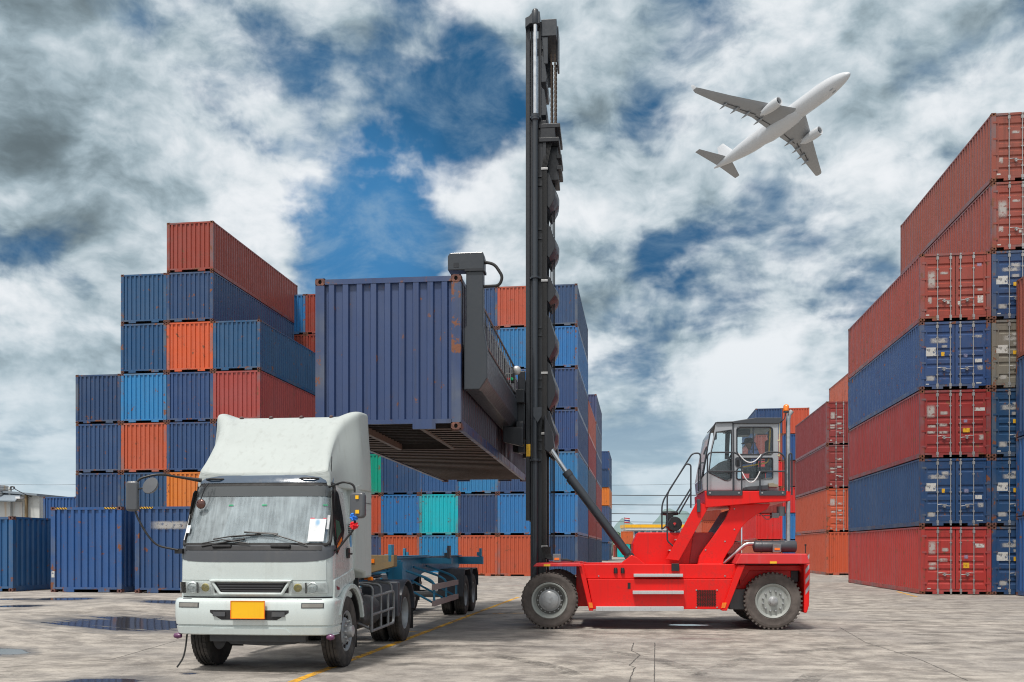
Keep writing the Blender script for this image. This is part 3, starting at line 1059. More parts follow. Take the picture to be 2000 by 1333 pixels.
# warning stripes and faded panels on the front boxes
t = NT('hazard_stripe')
co = t.n('ShaderNodeTexCoord').outputs['Object']
s_ = t.n('ShaderNodeSeparateXYZ')
t.l(co, s_.inputs[0])
fr = t.math('FRACT', t.math('MULTIPLY', t.math('ADD', s_.outputs[0], s_.outputs[2]), 11.0))
M['hazard'] = t.out(t.mix(t.math('GREATER_THAN', fr, 0.5), (0.02, 0.02, 0.02), (0.75, 0.42, 0.02)), 0.5)
for root, spots in ((F1, ((-1.04, -0.66), (0.62, 1.04))), (F2, ((-1.04, -0.6),))):
    for a, b in spots:
        mb = MB()
        mb.box(a, b, -0.002, 0.01, 2.896 - 0.085, 2.896 - 0.025)
        mb.build('warning_stripe', M['hazard'], root)
build_decal('marking', [(-0.75, 0.009, 2.1), (0.75, 0.009, 2.1), (0.75, 0.009, 2.42), (-0.75, 0.009, 2.42)], M['mark'], F2)
build_decal('marking', [(-1.19, 0.0, 0.5), (-1.08, 0.0, 0.5), (-1.08, 0.0, 0.72), (-1.19, 0.0, 0.72)], M['placard'], F1)
# ------------------------------------------------------------------ more materials
M['white'] = painted('white_cab_paint', (0.53, 0.588, 0.58), 0.26, 0.28, (0.24, 0.24, 0.22), coat=0.5, scale=0.9, streak=0.16)
M['fairing'] = painted('white_fairing_plastic', (0.41, 0.445, 0.435), 0.5, 0.02, (0.24, 0.24, 0.22), coat=0.0, scale=1.3, streak=0.35, spec=0.3)
M['silver'] = painted('silver_door_paint', (0.46, 0.49, 0.49), 0.28, 0.06, (0.3, 0.3, 0.29), metal=0.1, coat=0.5, streak=0.1)
M['dgrey'] = painted('dark_grey_paint', (0.075, 0.08, 0.09), 0.35, 0.25, (0.12, 0.115, 0.11), coat=0.2)
M['black'] = plain('black_plastic', (0.014, 0.014, 0.016), 0.45)
M['rubber'] = plain('black_rubber', (0.02, 0.02, 0.021), 0.7)
M['visor'] = painted('dark_blue_visor', (0.045, 0.075, 0.12), 0.15, 0.1, coat=0.6)
M['plate'] = painted('yellow_plate', (0.86, 0.47, 0.005), 0.4, 0.25, (0.6, 0.28, 0.005), streak=0.3)
M['chassis'] = painted('chassis_grey', (0.055, 0.058, 0.064), 0.55, 0.5, (0.11, 0.095, 0.08))
M['tubegrey'] = painted('grey_steel_tube', (0.18, 0.19, 0.20), 0.4, 0.5, (0.13, 0.08, 0.06), metal=0.3, rust=0.3)
M['bluechassis'] = painted('blue_trailer_paint', (0.025, 0.19, 0.33), 0.45, 0.2, (0.05, 0.05, 0.05), rust=0.2)
M['fendergrey'] = painted('slate_fender', (0.04, 0.045, 0.058), 0.4, 0.35, (0.10, 0.09, 0.08))
M['rustbolster'] = painted('rusty_bolster_paint', (0.20, 0.14, 0.07), 0.6, 0.4, (0.06, 0.08, 0.08), rust=0.6)
M['guardrail'] = painted('pale_guard_board', (0.36, 0.27, 0.26), 0.6, 0.4, (0.12, 0.10, 0.10), scale=2.0)
M['mirrorglass'] = plain('mirror_glass', (0.6, 0.62, 0.64), 0.03, 1.0)
M['amber'] = plain('amber_lens', (0.85, 0.20, 0.01), 0.15, coat=0.6)
M['redlens'] = plain('red_lens', (0.6, 0.02, 0.015), 0.2, coat=0.6)
M['curtain'] = plain('pale_reflection_curtain', (0.62, 0.66, 0.70), 0.9)
M['seat'] = plain('seat_fabric', (0.10, 0.11, 0.125), 0.9)
M['paper'] = plain('white_paper', (0.75, 0.76, 0.78), 0.7)

# tyre: worn rubber with dust
t = NT('tyre_rubber')
co = t.n('ShaderNodeTexCoord').outputs['Object']
nz = t.noise(co, 5, 6, 0.65)
fine = t.noise(co, 60, 3, 0.6)
base = t.mix(t.ss(nz, 0.35, 0.7), (0.022, 0.021, 0.021), (0.075, 0.066, 0.06))
M['tyre'] = t.out(base, 0.85, bump=fine, bstr=0.15, bdist=0.005)
t = NT('dusty_tyre_rubber')
co = t.n('ShaderNodeTexCoord').outputs['Object']
nz = t.noise(co, 3, 7, 0.68)
fine = t.noise(co, 45, 4, 0.6)
base = t.mix(t.ss(nz, 0.3, 0.7), (0.065, 0.054, 0.05), (0.125, 0.105, 0.095))
M['dtyre'] = t.out(base, 0.9, bump=fine, bstr=0.2, bdist=0.005)

def glass(name, tint=(0.75, 0.85, 0.88), fres=1.5, rough=0.0, dens=0.15, dust_sheen=(0.3, 0.33, 0.35), streaky=False):
    t = NT(name)
    tr = t.n('ShaderNodeBsdfTransparent')
    tr.inputs[0].default_value = tint + (1,)
    df = t.n('ShaderNodeBsdfDiffuse')
    df.inputs[0].default_value = tuple(dust_sheen) + (1,)
    gl = t.n('ShaderNodeBsdfGlossy')
    gl.inputs['Roughness'].default_value = rough
    fr = t.n('ShaderNodeFresnel', i_IOR=fres)
    m0 = t.n('ShaderNodeMixShader')
    m0.inputs[0].default_value = dens
    if streaky:
        co_ = t.n('ShaderNodeTexCoord').outputs['Object']
        st_ = t.noise(t.scaled(co_, (26, 4, 2.2)), 1.0, 4, 0.55)
        bg_ = t.noise(co_, 3.0, 5, 0.6)
        t.l(t.math('MULTIPLY', t.math('ADD', t.ss(st_, 0.3, 0.75, 0.7, 1.15), t.ss(bg_, 0.3, 0.7, -0.2, 0.25)), dens), m0.inputs[0])
    t.l(tr.outputs[0], m0.inputs[1])
    t.l(df.outputs[0], m0.inputs[2])
    m1 = t.n('ShaderNodeMixShader')
    t.l(fr.outputs[0], m1.inputs[0])
    t.l(m0.outputs[0], m1.inputs[1])
    t.l(gl.outputs[0], m1.inputs[2])
    o = t.n('ShaderNodeOutputMaterial')
    t.l(m1.outputs[0], o.inputs[0])
    return t.m


M['glass'] = glass('clear_glass', (0.95, 0.985, 0.99), 1.45, 0.0, 0.03, (0.55, 0.62, 0.65))
M['screen'] = glass('windscreen_glass', (0.78, 0.86, 0.90), 1.8, 0.01, 0.42, (0.58, 0.68, 0.73), True)  # pale streaky film paints sky and container reflections into the pane
M['tint'] = glass('tinted_glass', (0.16, 0.18, 0.21), 1.5, 0.02, 0.25)
M['darkglass'] = plain('dark_side_glass', (0.01, 0.012, 0.014), 0.04, spec=0.6, coat=0.3)
M['lens'] = glass('lamp_lens', (0.92, 0.95, 0.95), 1.5, 0.03, 0.05)
M['reflector'] = plain('lamp_reflector', (0.85, 0.86, 0.87), 0.35, 0.25)
M['ylens'] = plain('yellow_fog_lens', (0.62, 0.48, 0.12), 0.15, coat=0.6)


def tyre_prof(r, rr, w, dish=0.0):
    h = w / 2
    sh = (r - rr)
    return [(rr, -h * 0.78), (rr + sh * 0.12, -h * 0.92), (rr + sh * 0.45, -h), (rr + sh * 0.78, -h * 0.96), (r - sh * 0.06, -h * 0.86), (r, -h * 0.74),
            (r, -h * 0.42), (r - 0.012, -h * 0.40), (r - 0.012, -h * 0.34), (r, -h * 0.32), (r, -h * 0.06), (r - 0.012, -h * 0.04), (r - 0.012, h * 0.04), (r, h * 0.06),
            (r, h * 0.32), (r - 0.012, h * 0.34), (r - 0.012, h * 0.40), (r, h * 0.42), (r, h * 0.74), (r - sh * 0.06, h * 0.86), (r - sh * 0.0 - sh * 0.22, h * 0.96), (rr + sh * 0.45, h), (rr + sh * 0.12, h * 0.92), (rr, h * 0.78)]


def road_wheel(parent, c, side, r=0.52, w=0.27, front=True, name='wheel'):
    """lorry wheel: the object is the pressed-steel disc, with tyre and hub as children; side +1 faces +x"""
    rr = r * 0.56
    m = MB()
    s = side
    h = w / 2
    if front:
        prof = [(rr, -h * 0.78), (rr + 0.015, h * 0.80), (rr - 0.005, h * 0.86), (rr - 0.035, h * 0.70), (rr - 0.06, h * 0.35), (rr * 0.62, h * 0.75), (rr * 0.50, h * 0.82), (rr * 0.40, h * 0.82)]
    else:
        prof = [(rr, -h * 0.78), (rr + 0.015, h * 0.80), (rr - 0.005, h * 0.86), (rr - 0.03, h * 0.70), (rr - 0.05, -h * 0.1), (rr * 0.80, -h * 0.55), (rr * 0.5, -h * 0.55), (rr * 0.40, -h * 0.5)]
    prof.append((0.02, prof[-1][1]))
    m.lathe([(a, s * b) for a, b in prof], axis='x', n=36)
    m.cm = 1
    for k in range(10):
        a = 2 * math.pi * (k + 0.5) / 10
        q = rr * 0.80
        e = h * (0.56 if front else -0.545)
        m.lathe([(0.001, s * e), (0.032, s * e), (0.032, s * (e + 0.012)), (0.001, s * (e + 0.012))], (0, q * math.cos(a), q * math.sin(a)), 'x', 10)
    o = m.build(name, [M['wheelgrey'], M['hole']], parent, smooth=40)
    o.location = c
    m = MB()
    m.lathe([(a, s * b) for a, b in tyre_prof(r, rr, w)], axis='x', n=56, caps=False)
    for k in range(44):
        for q in (-1, 1):
            a = 2 * math.pi * (k + (0.25 if q > 0 else 0)) / 44
            m.M = Matrix.Rotation(a, 4, 'X')
            m.box(*sorted((q * h * 0.46, q * h * 0.80)), -0.022, 0.022, r - 0.004, r + 0.007)
            m.M = None
    m.build('tyre', M['tyre'], o, smooth=35)
    m = MB()
    e = h * (0.8 if front else -0.5)
    m.lathe([(0.10, s * e), (0.10, s * (e + 0.05)), (0.085, s * (e + 0.10)), (0.05, s * (e + 0.115)), (0.002, s * (e + 0.118))], axis='x', n=20)
    for k in range(10):
        a = 2 * math.pi * k / 10
        m.lathe([(0.02, s * (e - 0.01)), (0.02, s * (e + 0.035)), (0.012, s * (e + 0.045)), (0.001, s * (e + 0.045))], (0, rr * 0.5 * math.cos(a), rr * 0.5 * math.sin(a)), 'x', 6)
    m.build('hub', M['hubgrey'], o, smooth=40)
    return o


M['wheelgrey'] = painted('wheel_grey', (0.25, 0.265, 0.28), 0.4, 0.5, (0.08, 0.07, 0.065), metal=0.3)
M['hubgrey'] = painted('hub_grey', (0.38, 0.39, 0.40), 0.35, 0.5, (0.1, 0.08, 0.07), metal=0.4)

# ------------------------------------------------------------------ white tractor truck
TRZ = YAW - R(6.2)
tp = Vector((0, 0, 0)) + FWD * 12.72 + RGT * -3.61
truck = empty('truck', 'white cab-over tractor truck with tall roof fairing and yellow number plate', 'truck', (tp.x, tp.y, 0), TRZ)


def outline(w, yf, r, bow, yb, n=7, nf=12):
    """plan outline of a cab front: from the back left corner round the front to the back right"""
    pts = [(-w, yb)]
    for k in range(n + 1):
        a = R(180 + 90 * k / n)
        pts.append((-w + r + r * math.cos(a), yf + r + bow + r * math.sin(a)))
    for k in range(1, nf):
        x = (-w + r) + (2 * (w - r)) * k / nf
        pts.append((x, yf + bow * abs(x / (w - r)) ** 2.4))
    for k in range(n + 1):
        a = R(270 + 90 * k / n)
        pts.append((w - r + r * math.cos(a), yf + r + bow + r * math.sin(a)))
    pts.append((w, yb))
    return pts


def lerp_tab(tab, z):
    if z <= tab[0][0]:
        return tab[0][1:]
    for a, b in zip(tab, tab[1:]):
        if z <= b[0]:
            k = (z - a[0]) / (b[0] - a[0])
            return tuple(p + (q - p) * k for p, q in zip(a[1:], b[1:]))
    return tab[-1][1:]


#        z     w     yf     r
CABT = [(1.00, 1.075, 0.115, 0.20), (1.10, 1.09, 0.085, 0.21), (1.30, 1.10, 0.07, 0.22), (1.55, 1.10, 0.065, 0.23), (1.72, 1.095, 0.075, 0.24), (1.78, 1.09, 0.10, 0.25), (2.62, 1.00, 0.40, 0.22), (2.70, 0.985, 0.44, 0.20), (2.78, 0.965, 0.50, 0.18)]


def cab_outline(z):
    w_, yf, r_ = lerp_tab(CABT, z)
    return outline(w_, yf, r_, 0.05, 1.30)


def skin_pt(pl, s, off=0.0):
    """point at arc length s from the middle of the front of an outline, pushed out by off"""
    n = len(pl)
    mid = n // 2
    d = 0.0
    i = mid
    st = 1 if s >= 0 else -1
    s = abs(s)
    while True:
        a, b = Vector(pl[i]), Vector(pl[i + st])
        L = (b - a).length
        if d + L >= s or i + st in (0, n - 1):
            p = a.lerp(b, (s - d) / L)
            tng = (b - a).normalized() * st
            nrm = Vector((tng.y, -tng.x))
            return p + nrm * off
        d += L
        i += st


def skin_patch(name, s0, s1, z0, z1, off, mat, parent, ns=16, nz=4, thick=0.012, zfun=None, ol=cab_outline, **kw):
    """panel that follows the cab skin between two arc lengths and two heights, with real thickness"""
    m = MB()
    rows = []
    for o_ in (off, off - thick):
        for j in range(nz + 1):
            for i in range(ns + 1):
                s = s0 + (s1 - s0) * i / ns
                a, b = (z0, z1) if zfun is None else zfun((s - s0) / (s1 - s0))
                z = a + (b - a) * j / nz
                p = skin_pt(ol(z), s, o_)
                rows.append((p.x, p.y, z))
    k = (ns + 1) * (nz + 1)
    fs = []
    for j in range(nz):
        for i in range(ns):
            q = j * (ns + 1) + i
            fs.append((q, q + 1, q + ns + 2, q + ns + 1))
            fs.append((k + q, k + q + ns + 1, k + q + ns + 2, k + q + 1))
    ring = [i for i in range(ns + 1)] + [j * (ns + 1) + ns for j in range(1, nz + 1)] + [nz * (ns + 1) + i for i in range(ns - 1, -1, -1)] + [j * (ns + 1) for j in range(nz - 1, 0, -1)]
    for a, b in zip(ring, ring[1:] + ring[:1]):
        fs.append((a, k + a, k + b, b))
    m.add(rows, fs)
    return m.build(name, mat, parent, smooth=40, **kw)


# cab skin with an open windscreen aperture
m = MB()
zs = [1.00, 1.05, 1.10, 1.2, 1.30, 1.42, 1.55, 1.65, 1.72, 1.78, 2.0, 2.2, 2.4, 2.62, 2.66, 2.70, 2.74, 2.78]
rings = [[(x, y, z) for x, y in cab_outline(z)] for z in zs]
n = len(rings[0])
vs = [p for r_ in rings for p in r_]
fs = []
for j in range(len(zs) - 1):
    for i in range(n - 1):
        if 1.775 <= zs[j] < 2.62 and 3 <= i <= n - 5:
            continue
        fs.append((j * n + i, j * n + i + 1, (j + 1) * n + i + 1, (j + 1) * n + i))
m.add(vs, fs)
top = rings[-1]
m.add([(x * 0.9, y + 0.12 if y < 1.2 else y, 2.84) for x, y, z in top] + list(top), [tuple(range(n))] + [(n + i, n + i + 1, i + 1, i) for i in range(n - 1)])
m.add([(-1.075, 1.30, 1.0), (1.075, 1.30, 1.0), (1.09, 1.30, 1.75), (0.965, 1.30, 2.78), (-0.965, 1.30, 2.78), (-1.09, 1.30, 1.75)], [(0, 1, 2, 3, 4, 5)])
m.build('cab', M['white'], truck, smooth=35)

skin_patch('front_panel', -1.045, 1.045, 1.295, 1.575, 0.010, M['white'], truck, 26, 5)
skin_patch('front_panel', -1.045, 1.045, 1.085, 1.285, 0.010, M['white'], truck, 26, 4)
skin_patch('scuttle_panel', -1.24, 1.24, 1.56, 1.775, 0.014, M['dgrey'], truck, 40, 4, zfun=lambda q: (1.545 + 0.13 * abs(2 * q - 1) ** 7, 1.775))
skin_patch('scuttle_grille', -0.98, 0.98, 1.712, 1.765, 0.022, M['black'], truck, 24, 1)
vis = skin_patch('visor_panel', -1.06, 1.06, 2.665, 2.775, 0.016, M['visor'], truck, 30, 3)
for s in (-1, 1):
    q = [skin_pt(cab_outline(2.72), s * a, 0.05) for a in (0.55, 0.62, 0.76, 0.83)]
    m = MB()
    m.tube([(skin_pt(cab_outline(2.72), s * 0.56, 0.015).x, skin_pt(cab_outline(2.72), s * 0.56, 0.015).y, 2.72)] + [(p.x, p.y, 2.725) for p in q[1:3]] + [(skin_pt(cab_outline(2.72), s * 0.83, 0.015).x, skin_pt(cab_outline(2.72), s * 0.83, 0.015).y, 2.72)], 0.014, 8)
    m.build('grab_handle', M['black'], vis, smooth=50)
# windscreen: rounded pane in its black rubber, tint strip along the top
zlo, zhi = 1.80, 2.635
ws = skin_patch('windscreen', -1.09, 1.09, zlo, zhi, -0.004, M['screen'], truck, 30, 8, thick=0.006)
skin_patch('tint_strip', -1.07, 1.07, 2.47, 2.625, 0.004, M['tint'], ws, 26, 2, thick=0.003)
m = MB()


def ws_edge(z0, z1, s1, off=0.008, rad=0.08):
    out = []
    for cs, cz, a0 in ((s1 - rad, z1 - rad, 0), (-s1 + rad, z1 - rad, 90), (-s1 + rad, z0 + rad, 180), (s1 - rad, z0 + rad, 270)):
        for k in range(6):
            a = R(a0 + 18 * k)
            s, z = cs + rad * math.cos(a), cz + rad * math.sin(a)
            p = skin_pt(cab_outline(z), s, off)
            out.append((p.x, p.y, z))
    dense = []
    for a, b in zip(out, out[1:] + out[:1]):
        k = max(1, int((Vector(b) - Vector(a)).length / 0.12))
        for i in range(k):
            dense.append(Vector(a).lerp(Vector(b), i / k))
    fixed = []
    for p in dense:
        fixed.append(p)
    return fixed


ed = []
for p in ws_edge(zlo - 0.02, zhi + 0.015, 1.10):
    ed.append(p)
m.tube(ed + [ed[0], ed[1]], 0.026, 8, caps=False)
m.build('windscreen_gasket', M['rubber'], truck, smooth=60)
# gasket corners between the square aperture and the rounded rubber
for name, s0, s1, z0, z1 in (('windscreen_surround', -1.12, 1.12, 1.765, 1.81), ('windscreen_surround', -1.12, 1.12, 2.62, 2.66)):
    skin_patch(name, s0, s1, z0, z1, 0.006, M['rubber'], truck, 26, 1)
# wipers
for pts, bl in (([(0.78, 1.785), (0.30, 1.93), (-0.05, 1.955)], [(0.36, 1.935), (-0.12, 1.96)]), ([(-0.02, 1.80), (-0.42, 1.855), (-0.72, 1.80)], [(-0.10, 1.865), (-0.72, 1.765)]), ([(0.05, 1.925), (-0.3, 1.90), (-0.55, 1.86)], [(0.12, 1.93), (-0.3, 1.895)])):
    m = MB()
    P3 = lambda s, z, o: (lambda p: (p.x, p.y, z))(skin_pt(cab_outline(z), s, o))
    m.tube([P3(s, z, 0.05) for s, z in pts], 0.010, 6)
    m.tube([P3(bl[0][0], bl[0][1], 0.03), P3((bl[0][0] + bl[1][0]) / 2, (bl[0][1] + bl[1][1]) / 2, 0.03), P3(bl[1][0], bl[1][1], 0.03)], 0.013, 6)
    m.build('wiper', M['black'], truck, smooth=50)
for s in (-0.42, 0.42):
    m = MB()
    p = skin_pt(cab_outline(1.76), s, 0.03)
    m.box(p.x - 0.14, p.x + 0.14, p.y - 0.02, p.y + 0.03, 1.745, 1.785)
    m.build('washer_cover', M['black'], truck, bevel=0.012)
# grille
g_ = skin_patch('grille', -0.53, 0.53, 1.12, 1.268, 0.016, M['black'], truck, 16, 2, zfun=lambda q: (1.12, 1.268))
for z in (1.145, 1.18, 1.215, 1.25):
    hw = 0.40 + (z - 1.12) * 0.6
    skin_patch('grille_bar', -hw, hw, z - 0.006, z + 0.008, 0.034, M['chassis'], g_, 12, 1, thick=0.02)
ring = []
for s, z in ((-0.56, 1.285), (0.56, 1.285), (0.44, 1.105), (-0.44, 1.105)):
    ring.append((s, z))
m = MB()
seq = ring + [ring[0]]
pts = []
for a, b in zip(seq, seq[1:]):
    for i in range(8):
        s, z = a[0] + (b[0] - a[0]) * i / 8, a[1] + (b[1] - a[1]) * i / 8
        p = skin_pt(cab_outline(z), s, 0.03)
        pts.append((p.x, p.y, z))
m.tube(pts + pts[:2], 0.022, 8, caps=False)
m.build('grille_surround', M['white'], truck, smooth=60)
skin_patch('seam_shadow_gap', -1.15, 1.15, 1.02, 1.062, 0.012, M['black'], truck, 26, 1)
# headlamps
for s in (-1, 1):
    a, b = sorted((s * 0.56, s * 1.06))
    hl = skin_patch('headlight', a, b, 1.115, 1.262, 0.017, M['reflector'], truck, 12, 2)
    for ss, rad, mt in ((s * 0.86, 0.062, 'reflector'), (s * 0.66, 0.055, 'ylens')):
        p = skin_pt(cab_outline(1.19), ss, 0.02)
        m = MB()
        if mt == 'ylens':
            m.lathe([(rad * 1.05, p.y + 0.01), (rad, p.y - 0.012), (rad * 0.5, p.y - 0.02), (0.001, p.y - 0.022)], (p.x, 0, 1.19), 'y', 20)
            m.build('fog_lamp', M['ylens'], hl, smooth=50)
        else:
            m.lathe([(rad * 1.3, p.y - 0.003), (rad * 1.1, p.y - 0.012), (rad, p.y - 0.004), (rad * 0.55, p.y + 0.012), (0.02, p.y + 0.016), (0.018, p.y - 0.02), (0.001, p.y - 0.022)], (p.x, 0, 1.19), 'y', 20)
            m.build('main_beam', M['reflector'], hl, smooth=50)
    skin_patch('lamp_lens', a, b, 1.112, 1.265, 0.045, M['lens'], hl, 12, 2, thick=0.004)
    a, b = sorted((s * 0.765, s * 0.785))
    skin_patch('lamp_divider', a, b, 1.115, 1.262, 0.040, M['chassis'], hl, 2, 1)
# bumper
BT = [(0.535, 1.10, 0.06, 0.16), (0.55, 1.12, 0.03, 0.17), (0.648, 1.135, 0.012, 0.17), (0.655, 1.125, 0.028, 0.16), (0.672, 1.125, 0.028, 0.16), (0.682, 1.14, 0.002, 0.18), (0.80, 1.15, -0.012, 0.18), (0.96, 1.155, 0.0, 0.18), (1.0, 1.155, 0.012, 0.18), (1.025, 1.145, 0.03, 0.17), (1.045, 1.12, 0.06, 0.16)]


def bump_outline(z):
    w_, yf, r_ = lerp_tab(BT, z)
    return outline(w_, yf, r_, 0.055, 0.55)


m = MB()
rings = [[(x, y, z[0]) for x, y in bump_outline(z[0])] for z in BT]
m.loft(rings, False, False)
m.add(rings[-1], [tuple(range(len(rings[-1])))])
m.add(rings[0], [tuple(range(len(rings[0])))])
bp = m.build('bumper', M['white'], truck, smooth=32)
skin_patch('bumper_slot', -0.56, 0.56, 0.752, 0.885, 0.004, M['black'], bp, 20, 2, thick=0.01, ol=bump_outline, zfun=lambda q: (0.752 + 0.10 * max(0, abs(2 * q - 1) - 0.72) / 0.28, 0.885))
for s in (-0.42, 0.42):
    a, b = sorted((s - 0.09, s + 0.09))
    skin_patch('tow_pocket', a, b, 0.80, 0.86, 0.02, M['chassis'], bp, 4, 1, ol=bump_outline)
skin_patch('step_tread', -1.0, 1.0, 1.03, 1.04, 0.0, M['dgrey'], bp, 12, 1, ol=bump_outline)
skin_patch('lower_lip', -0.58, 0.58, 0.55, 0.625, 0.014, M['white'], bp, 14, 2, ol=bump_outline, zfun=lambda q: (0.55, 0.63 - 0.055 * max(0, abs(2 * q - 1) - 0.86) / 0.14))
for s in (-0.885, 0.885):
    a, b = s - 0.155, s + 0.155
    sl = skin_patch('signal_lamp', a, b, 0.915, 0.985, 0.006, M['chassis'], bp, 6, 1, ol=bump_outline)
    skin_patch('lamp_lens', a + 0.015, b - 0.015, 0.925, 0.975, 0.012, plain('grey_lens', (0.22, 0.21, 0.19), 0.15, coat=0.5), sl, 6, 1, ol=bump_outline)
m = MB()
m.box(-0.235, 0.235, -0.05, -0.035, 0.775, 1.01)
np_ = m.build('number_plate', M['plate'], truck, bevel=0.004)
m = MB()
for a in ((-0.24, 0.24, 0.768, 0.777), (-0.24, 0.24, 1.008, 1.017), (-0.243, -0.234, 0.77, 1.015), (0.234, 0.243, 0.77, 1.015)):
    m.box(a[0], a[1], -0.056, -0.034, a[2], a[3])
m.build('plate_frame', M['amber'], np_)
# roof fairing
m = MB()
ST = [(0.50, 2.80, 0.00, 0.93, 0.98), (0.55, 2.87, 0.01, 0.92, 0.985), (0.66, 2.97, 0.03, 0.875, 0.99), (0.85, 3.17, 0.05, 0.83, 1.0), (1.05, 3.38, 0.06, 0.82, 1.03), (1.22, 3.55, 0.065, 0.86, 1.09), (1.36, 3.665, 0.07, 0.95, 1.15), (1.48, 3.73, 0.075, 1.05, 1.19), (1.60, 3.755, 0.085, 1.10, 1.205), (1.95, 3.76, 0.085, 1.11, 1.21), (1.985, 3.76, 0.085, 1.11, 1.21)]
rings = []
for y, zc, lift, xr, xb in ST:
    zr = zc + lift
    right = [(xb, 2.60), (xb, 2.615), (xb, 2.70), (xb - (xb - xr) * 0.15, 2.70 + (zr - 2.70) * 0.45), (xr + (xb - xr) * 0.45, 2.70 + (zr - 2.70) * 0.80), (xr + min(0.09, (xb - xr) * 0.5), zr - 0.055), (xr + 0.035, zr - 0.012), (xr - 0.03, zr), (xr - 0.10, zr - lift * 0.15), (xr - 0.19, zc + lift * 0.25), (xr - 0.30, zc), (xr * 0.45, zc), (0.15, zc)]
    ring = [(x, y, z) for x, z in right] + [(-x, y, z) for x, z in reversed(right)]
    rings.append(ring)
m.loft(rings, True, True)
fair = m.build('roof_fairing', M['fairing'], truck, smooth=62)
bv = fair.modifiers.new('soft', 'SUBSURF')
bv.levels = bv.render_levels = 2
for x in (-0.72, -0.25, 0.23, 0.70):
    m = MB()
    m.M = Matrix.Translation((x, 1.50, 3.715)) @ Matrix.Rotation(R(35), 4, 'X')
    m.lathe([(0.036, -0.005), (0.036, 0.02), (0.024, 0.045), (0.001, 0.05)], (0, 0, 0), 'z', 12)
    m.build('marker_lamp', plain('dark_marker_lens', (0.07, 0.03, 0.025), 0.2, coat=0.5), fair, smooth=50)
# side fairings behind the doors
for s in (-1, 1):
    m = MB()
    prof = [(1.28, 1.42), (1.30, 2.69), (1.42, 2.69), (1.99, 2.69), (1.99, 1.28), (1.62, 1.28), (1.52, 1.36)]
    inner, outer = [], []
    for y, z in prof:
        x = 1.10 + 0.10 * min(1, max(0, (y - 1.27) / 0.15))
        outer.append((s * x, y, z))
        inner.append((s * 0.9, y, z))
    k = len(prof)
    m.add(outer + inner, [tuple(range(k)), tuple(range(2 * k - 1, k - 1, -1))] + [(i, (i + 1) % k, (i + 1) % k + k, i + k) for i in range(k)])
    sf = m.build('side_fairing', M['fairing'], truck, bevel=0.035, segs=3, smooth=40)
    m = MB()
    m.box(*sorted((s * 1.199, s * 1.2025)), 1.44, 1.985, 2.425, 2.433)
    m.build('panel_seam', M['chassis'], sf)
    # door, its window, handle
    dm = MB()
    k0 = []
    yd = lambda z: lerp_tab(CABT, z)
    dz = [1.33, 1.42, 1.55, 1.8, 2.0, 2.3, 2.56]
    for o_ in (0.007, -0.01):
        for z in dz:
            w_, yf, r_ = lerp_tab(CABT, z)
            for y in (yf + r_ + 0.06, 0.7, 1.06):
                k0.append((s * (w_ + o_), y if y > 0.5 or z < 2.3 else y, z))
    fs = []
    for j in range(len(dz) - 1):
        for i in range(2):
            q = j * 3 + i
            fs += [(q, q + 1, q + 4, q + 3), (21 + q, 21 + q + 3, 21 + q + 4, 21 + q + 1)]
    per = [0, 1, 2, 5, 8, 11, 14, 17, 20, 19, 18, 15, 12, 9, 6, 3]
    fs += [(a, b, b + 21, a + 21) for a, b in zip(per, per[1:] + per[:1])]
    dm.add(k0, fs)
    dr = dm.build('door', M['silver'], truck, smooth=30, bevel=0.006)

    def side_poly(name, poly, mat, off, par, th=0.006):
        q = MB()
        vs = []
        for o_ in (off, off - th):
            for y, z in poly:
                vs.append((s * (lerp_tab(CABT, z)[0] + o_), y, z))
        k = len(poly)
        q.add(vs, [tuple(range(k)), tuple(range(2 * k - 1, k - 1, -1))] + [(i, (i + 1) % k, (i + 1) % k + k, i + k) for i in range(k)])
        return q.build(name, mat, par)
    wpoly = [(0.40, 1.70), (0.47, 1.67), (0.74, 1.84), (0.88, 2.0), (0.87, 2.2), (0.78, 2.50), (0.72, 2.54), (0.52, 2.54), (0.48, 2.50), (0.40, 2.1)]
    big = [((y - 0.63) * 1.09 + 0.63, (z - 2.1) * 1.06 + 2.1) for y, z in wpoly]
    side_poly('window_surround', big, M['rubber'], 0.012, dr)
    wn_ = side_poly('door_window', wpoly, M['darkglass'], 0.017, dr)
    side_poly('seat_cushion', [(0.46, 1.85), (0.72, 1.98), (0.66, 2.12), (0.5, 2.14)], plain('green_seat', (0.01, 0.07, 0.04), 0.6), 0.0185, wn_, 0.001)
    side_poly('window_sticker', [(0.43, 1.70), (0.72, 1.86), (0.70, 1.90), (0.44, 1.77)], M['amber'], 0.0185, wn_, 0.001)
    m = MB()
    w_ = lerp_tab(CABT, 1.66)[0] + 0.01
    m.box(*sorted((s * w_, s * (w_ + 0.03))), 0.90, 1.0, 1.59, 1.74)
    m.box(*sorted((s * (w_ + 0.03), s * (w_ + 0.05))), 0.92, 1.06, 1.64, 1.67)
    m.build('door_handle', M['black'], dr, bevel=0.01)
    m = MB()
    for z in (1.93, 1.96, 1.99, 2.02, 2.05, 2.08):
        m.box(*sorted((s * 1.075, s * 1.095)), 1.12, 1.24, z, z + 0.016)
    m.build('air_vent', M['chassis'], truck)
    # drip rail and pillar seam
    m = MB()
    m.tube([(s * 0.985, 0.55, 2.66), (s * 0.995, 0.85, 2.655), (s * 1.0, 1.26, 2.62)], 0.012, 6)
    m.build('drip_rail', M['chassis'], truck)
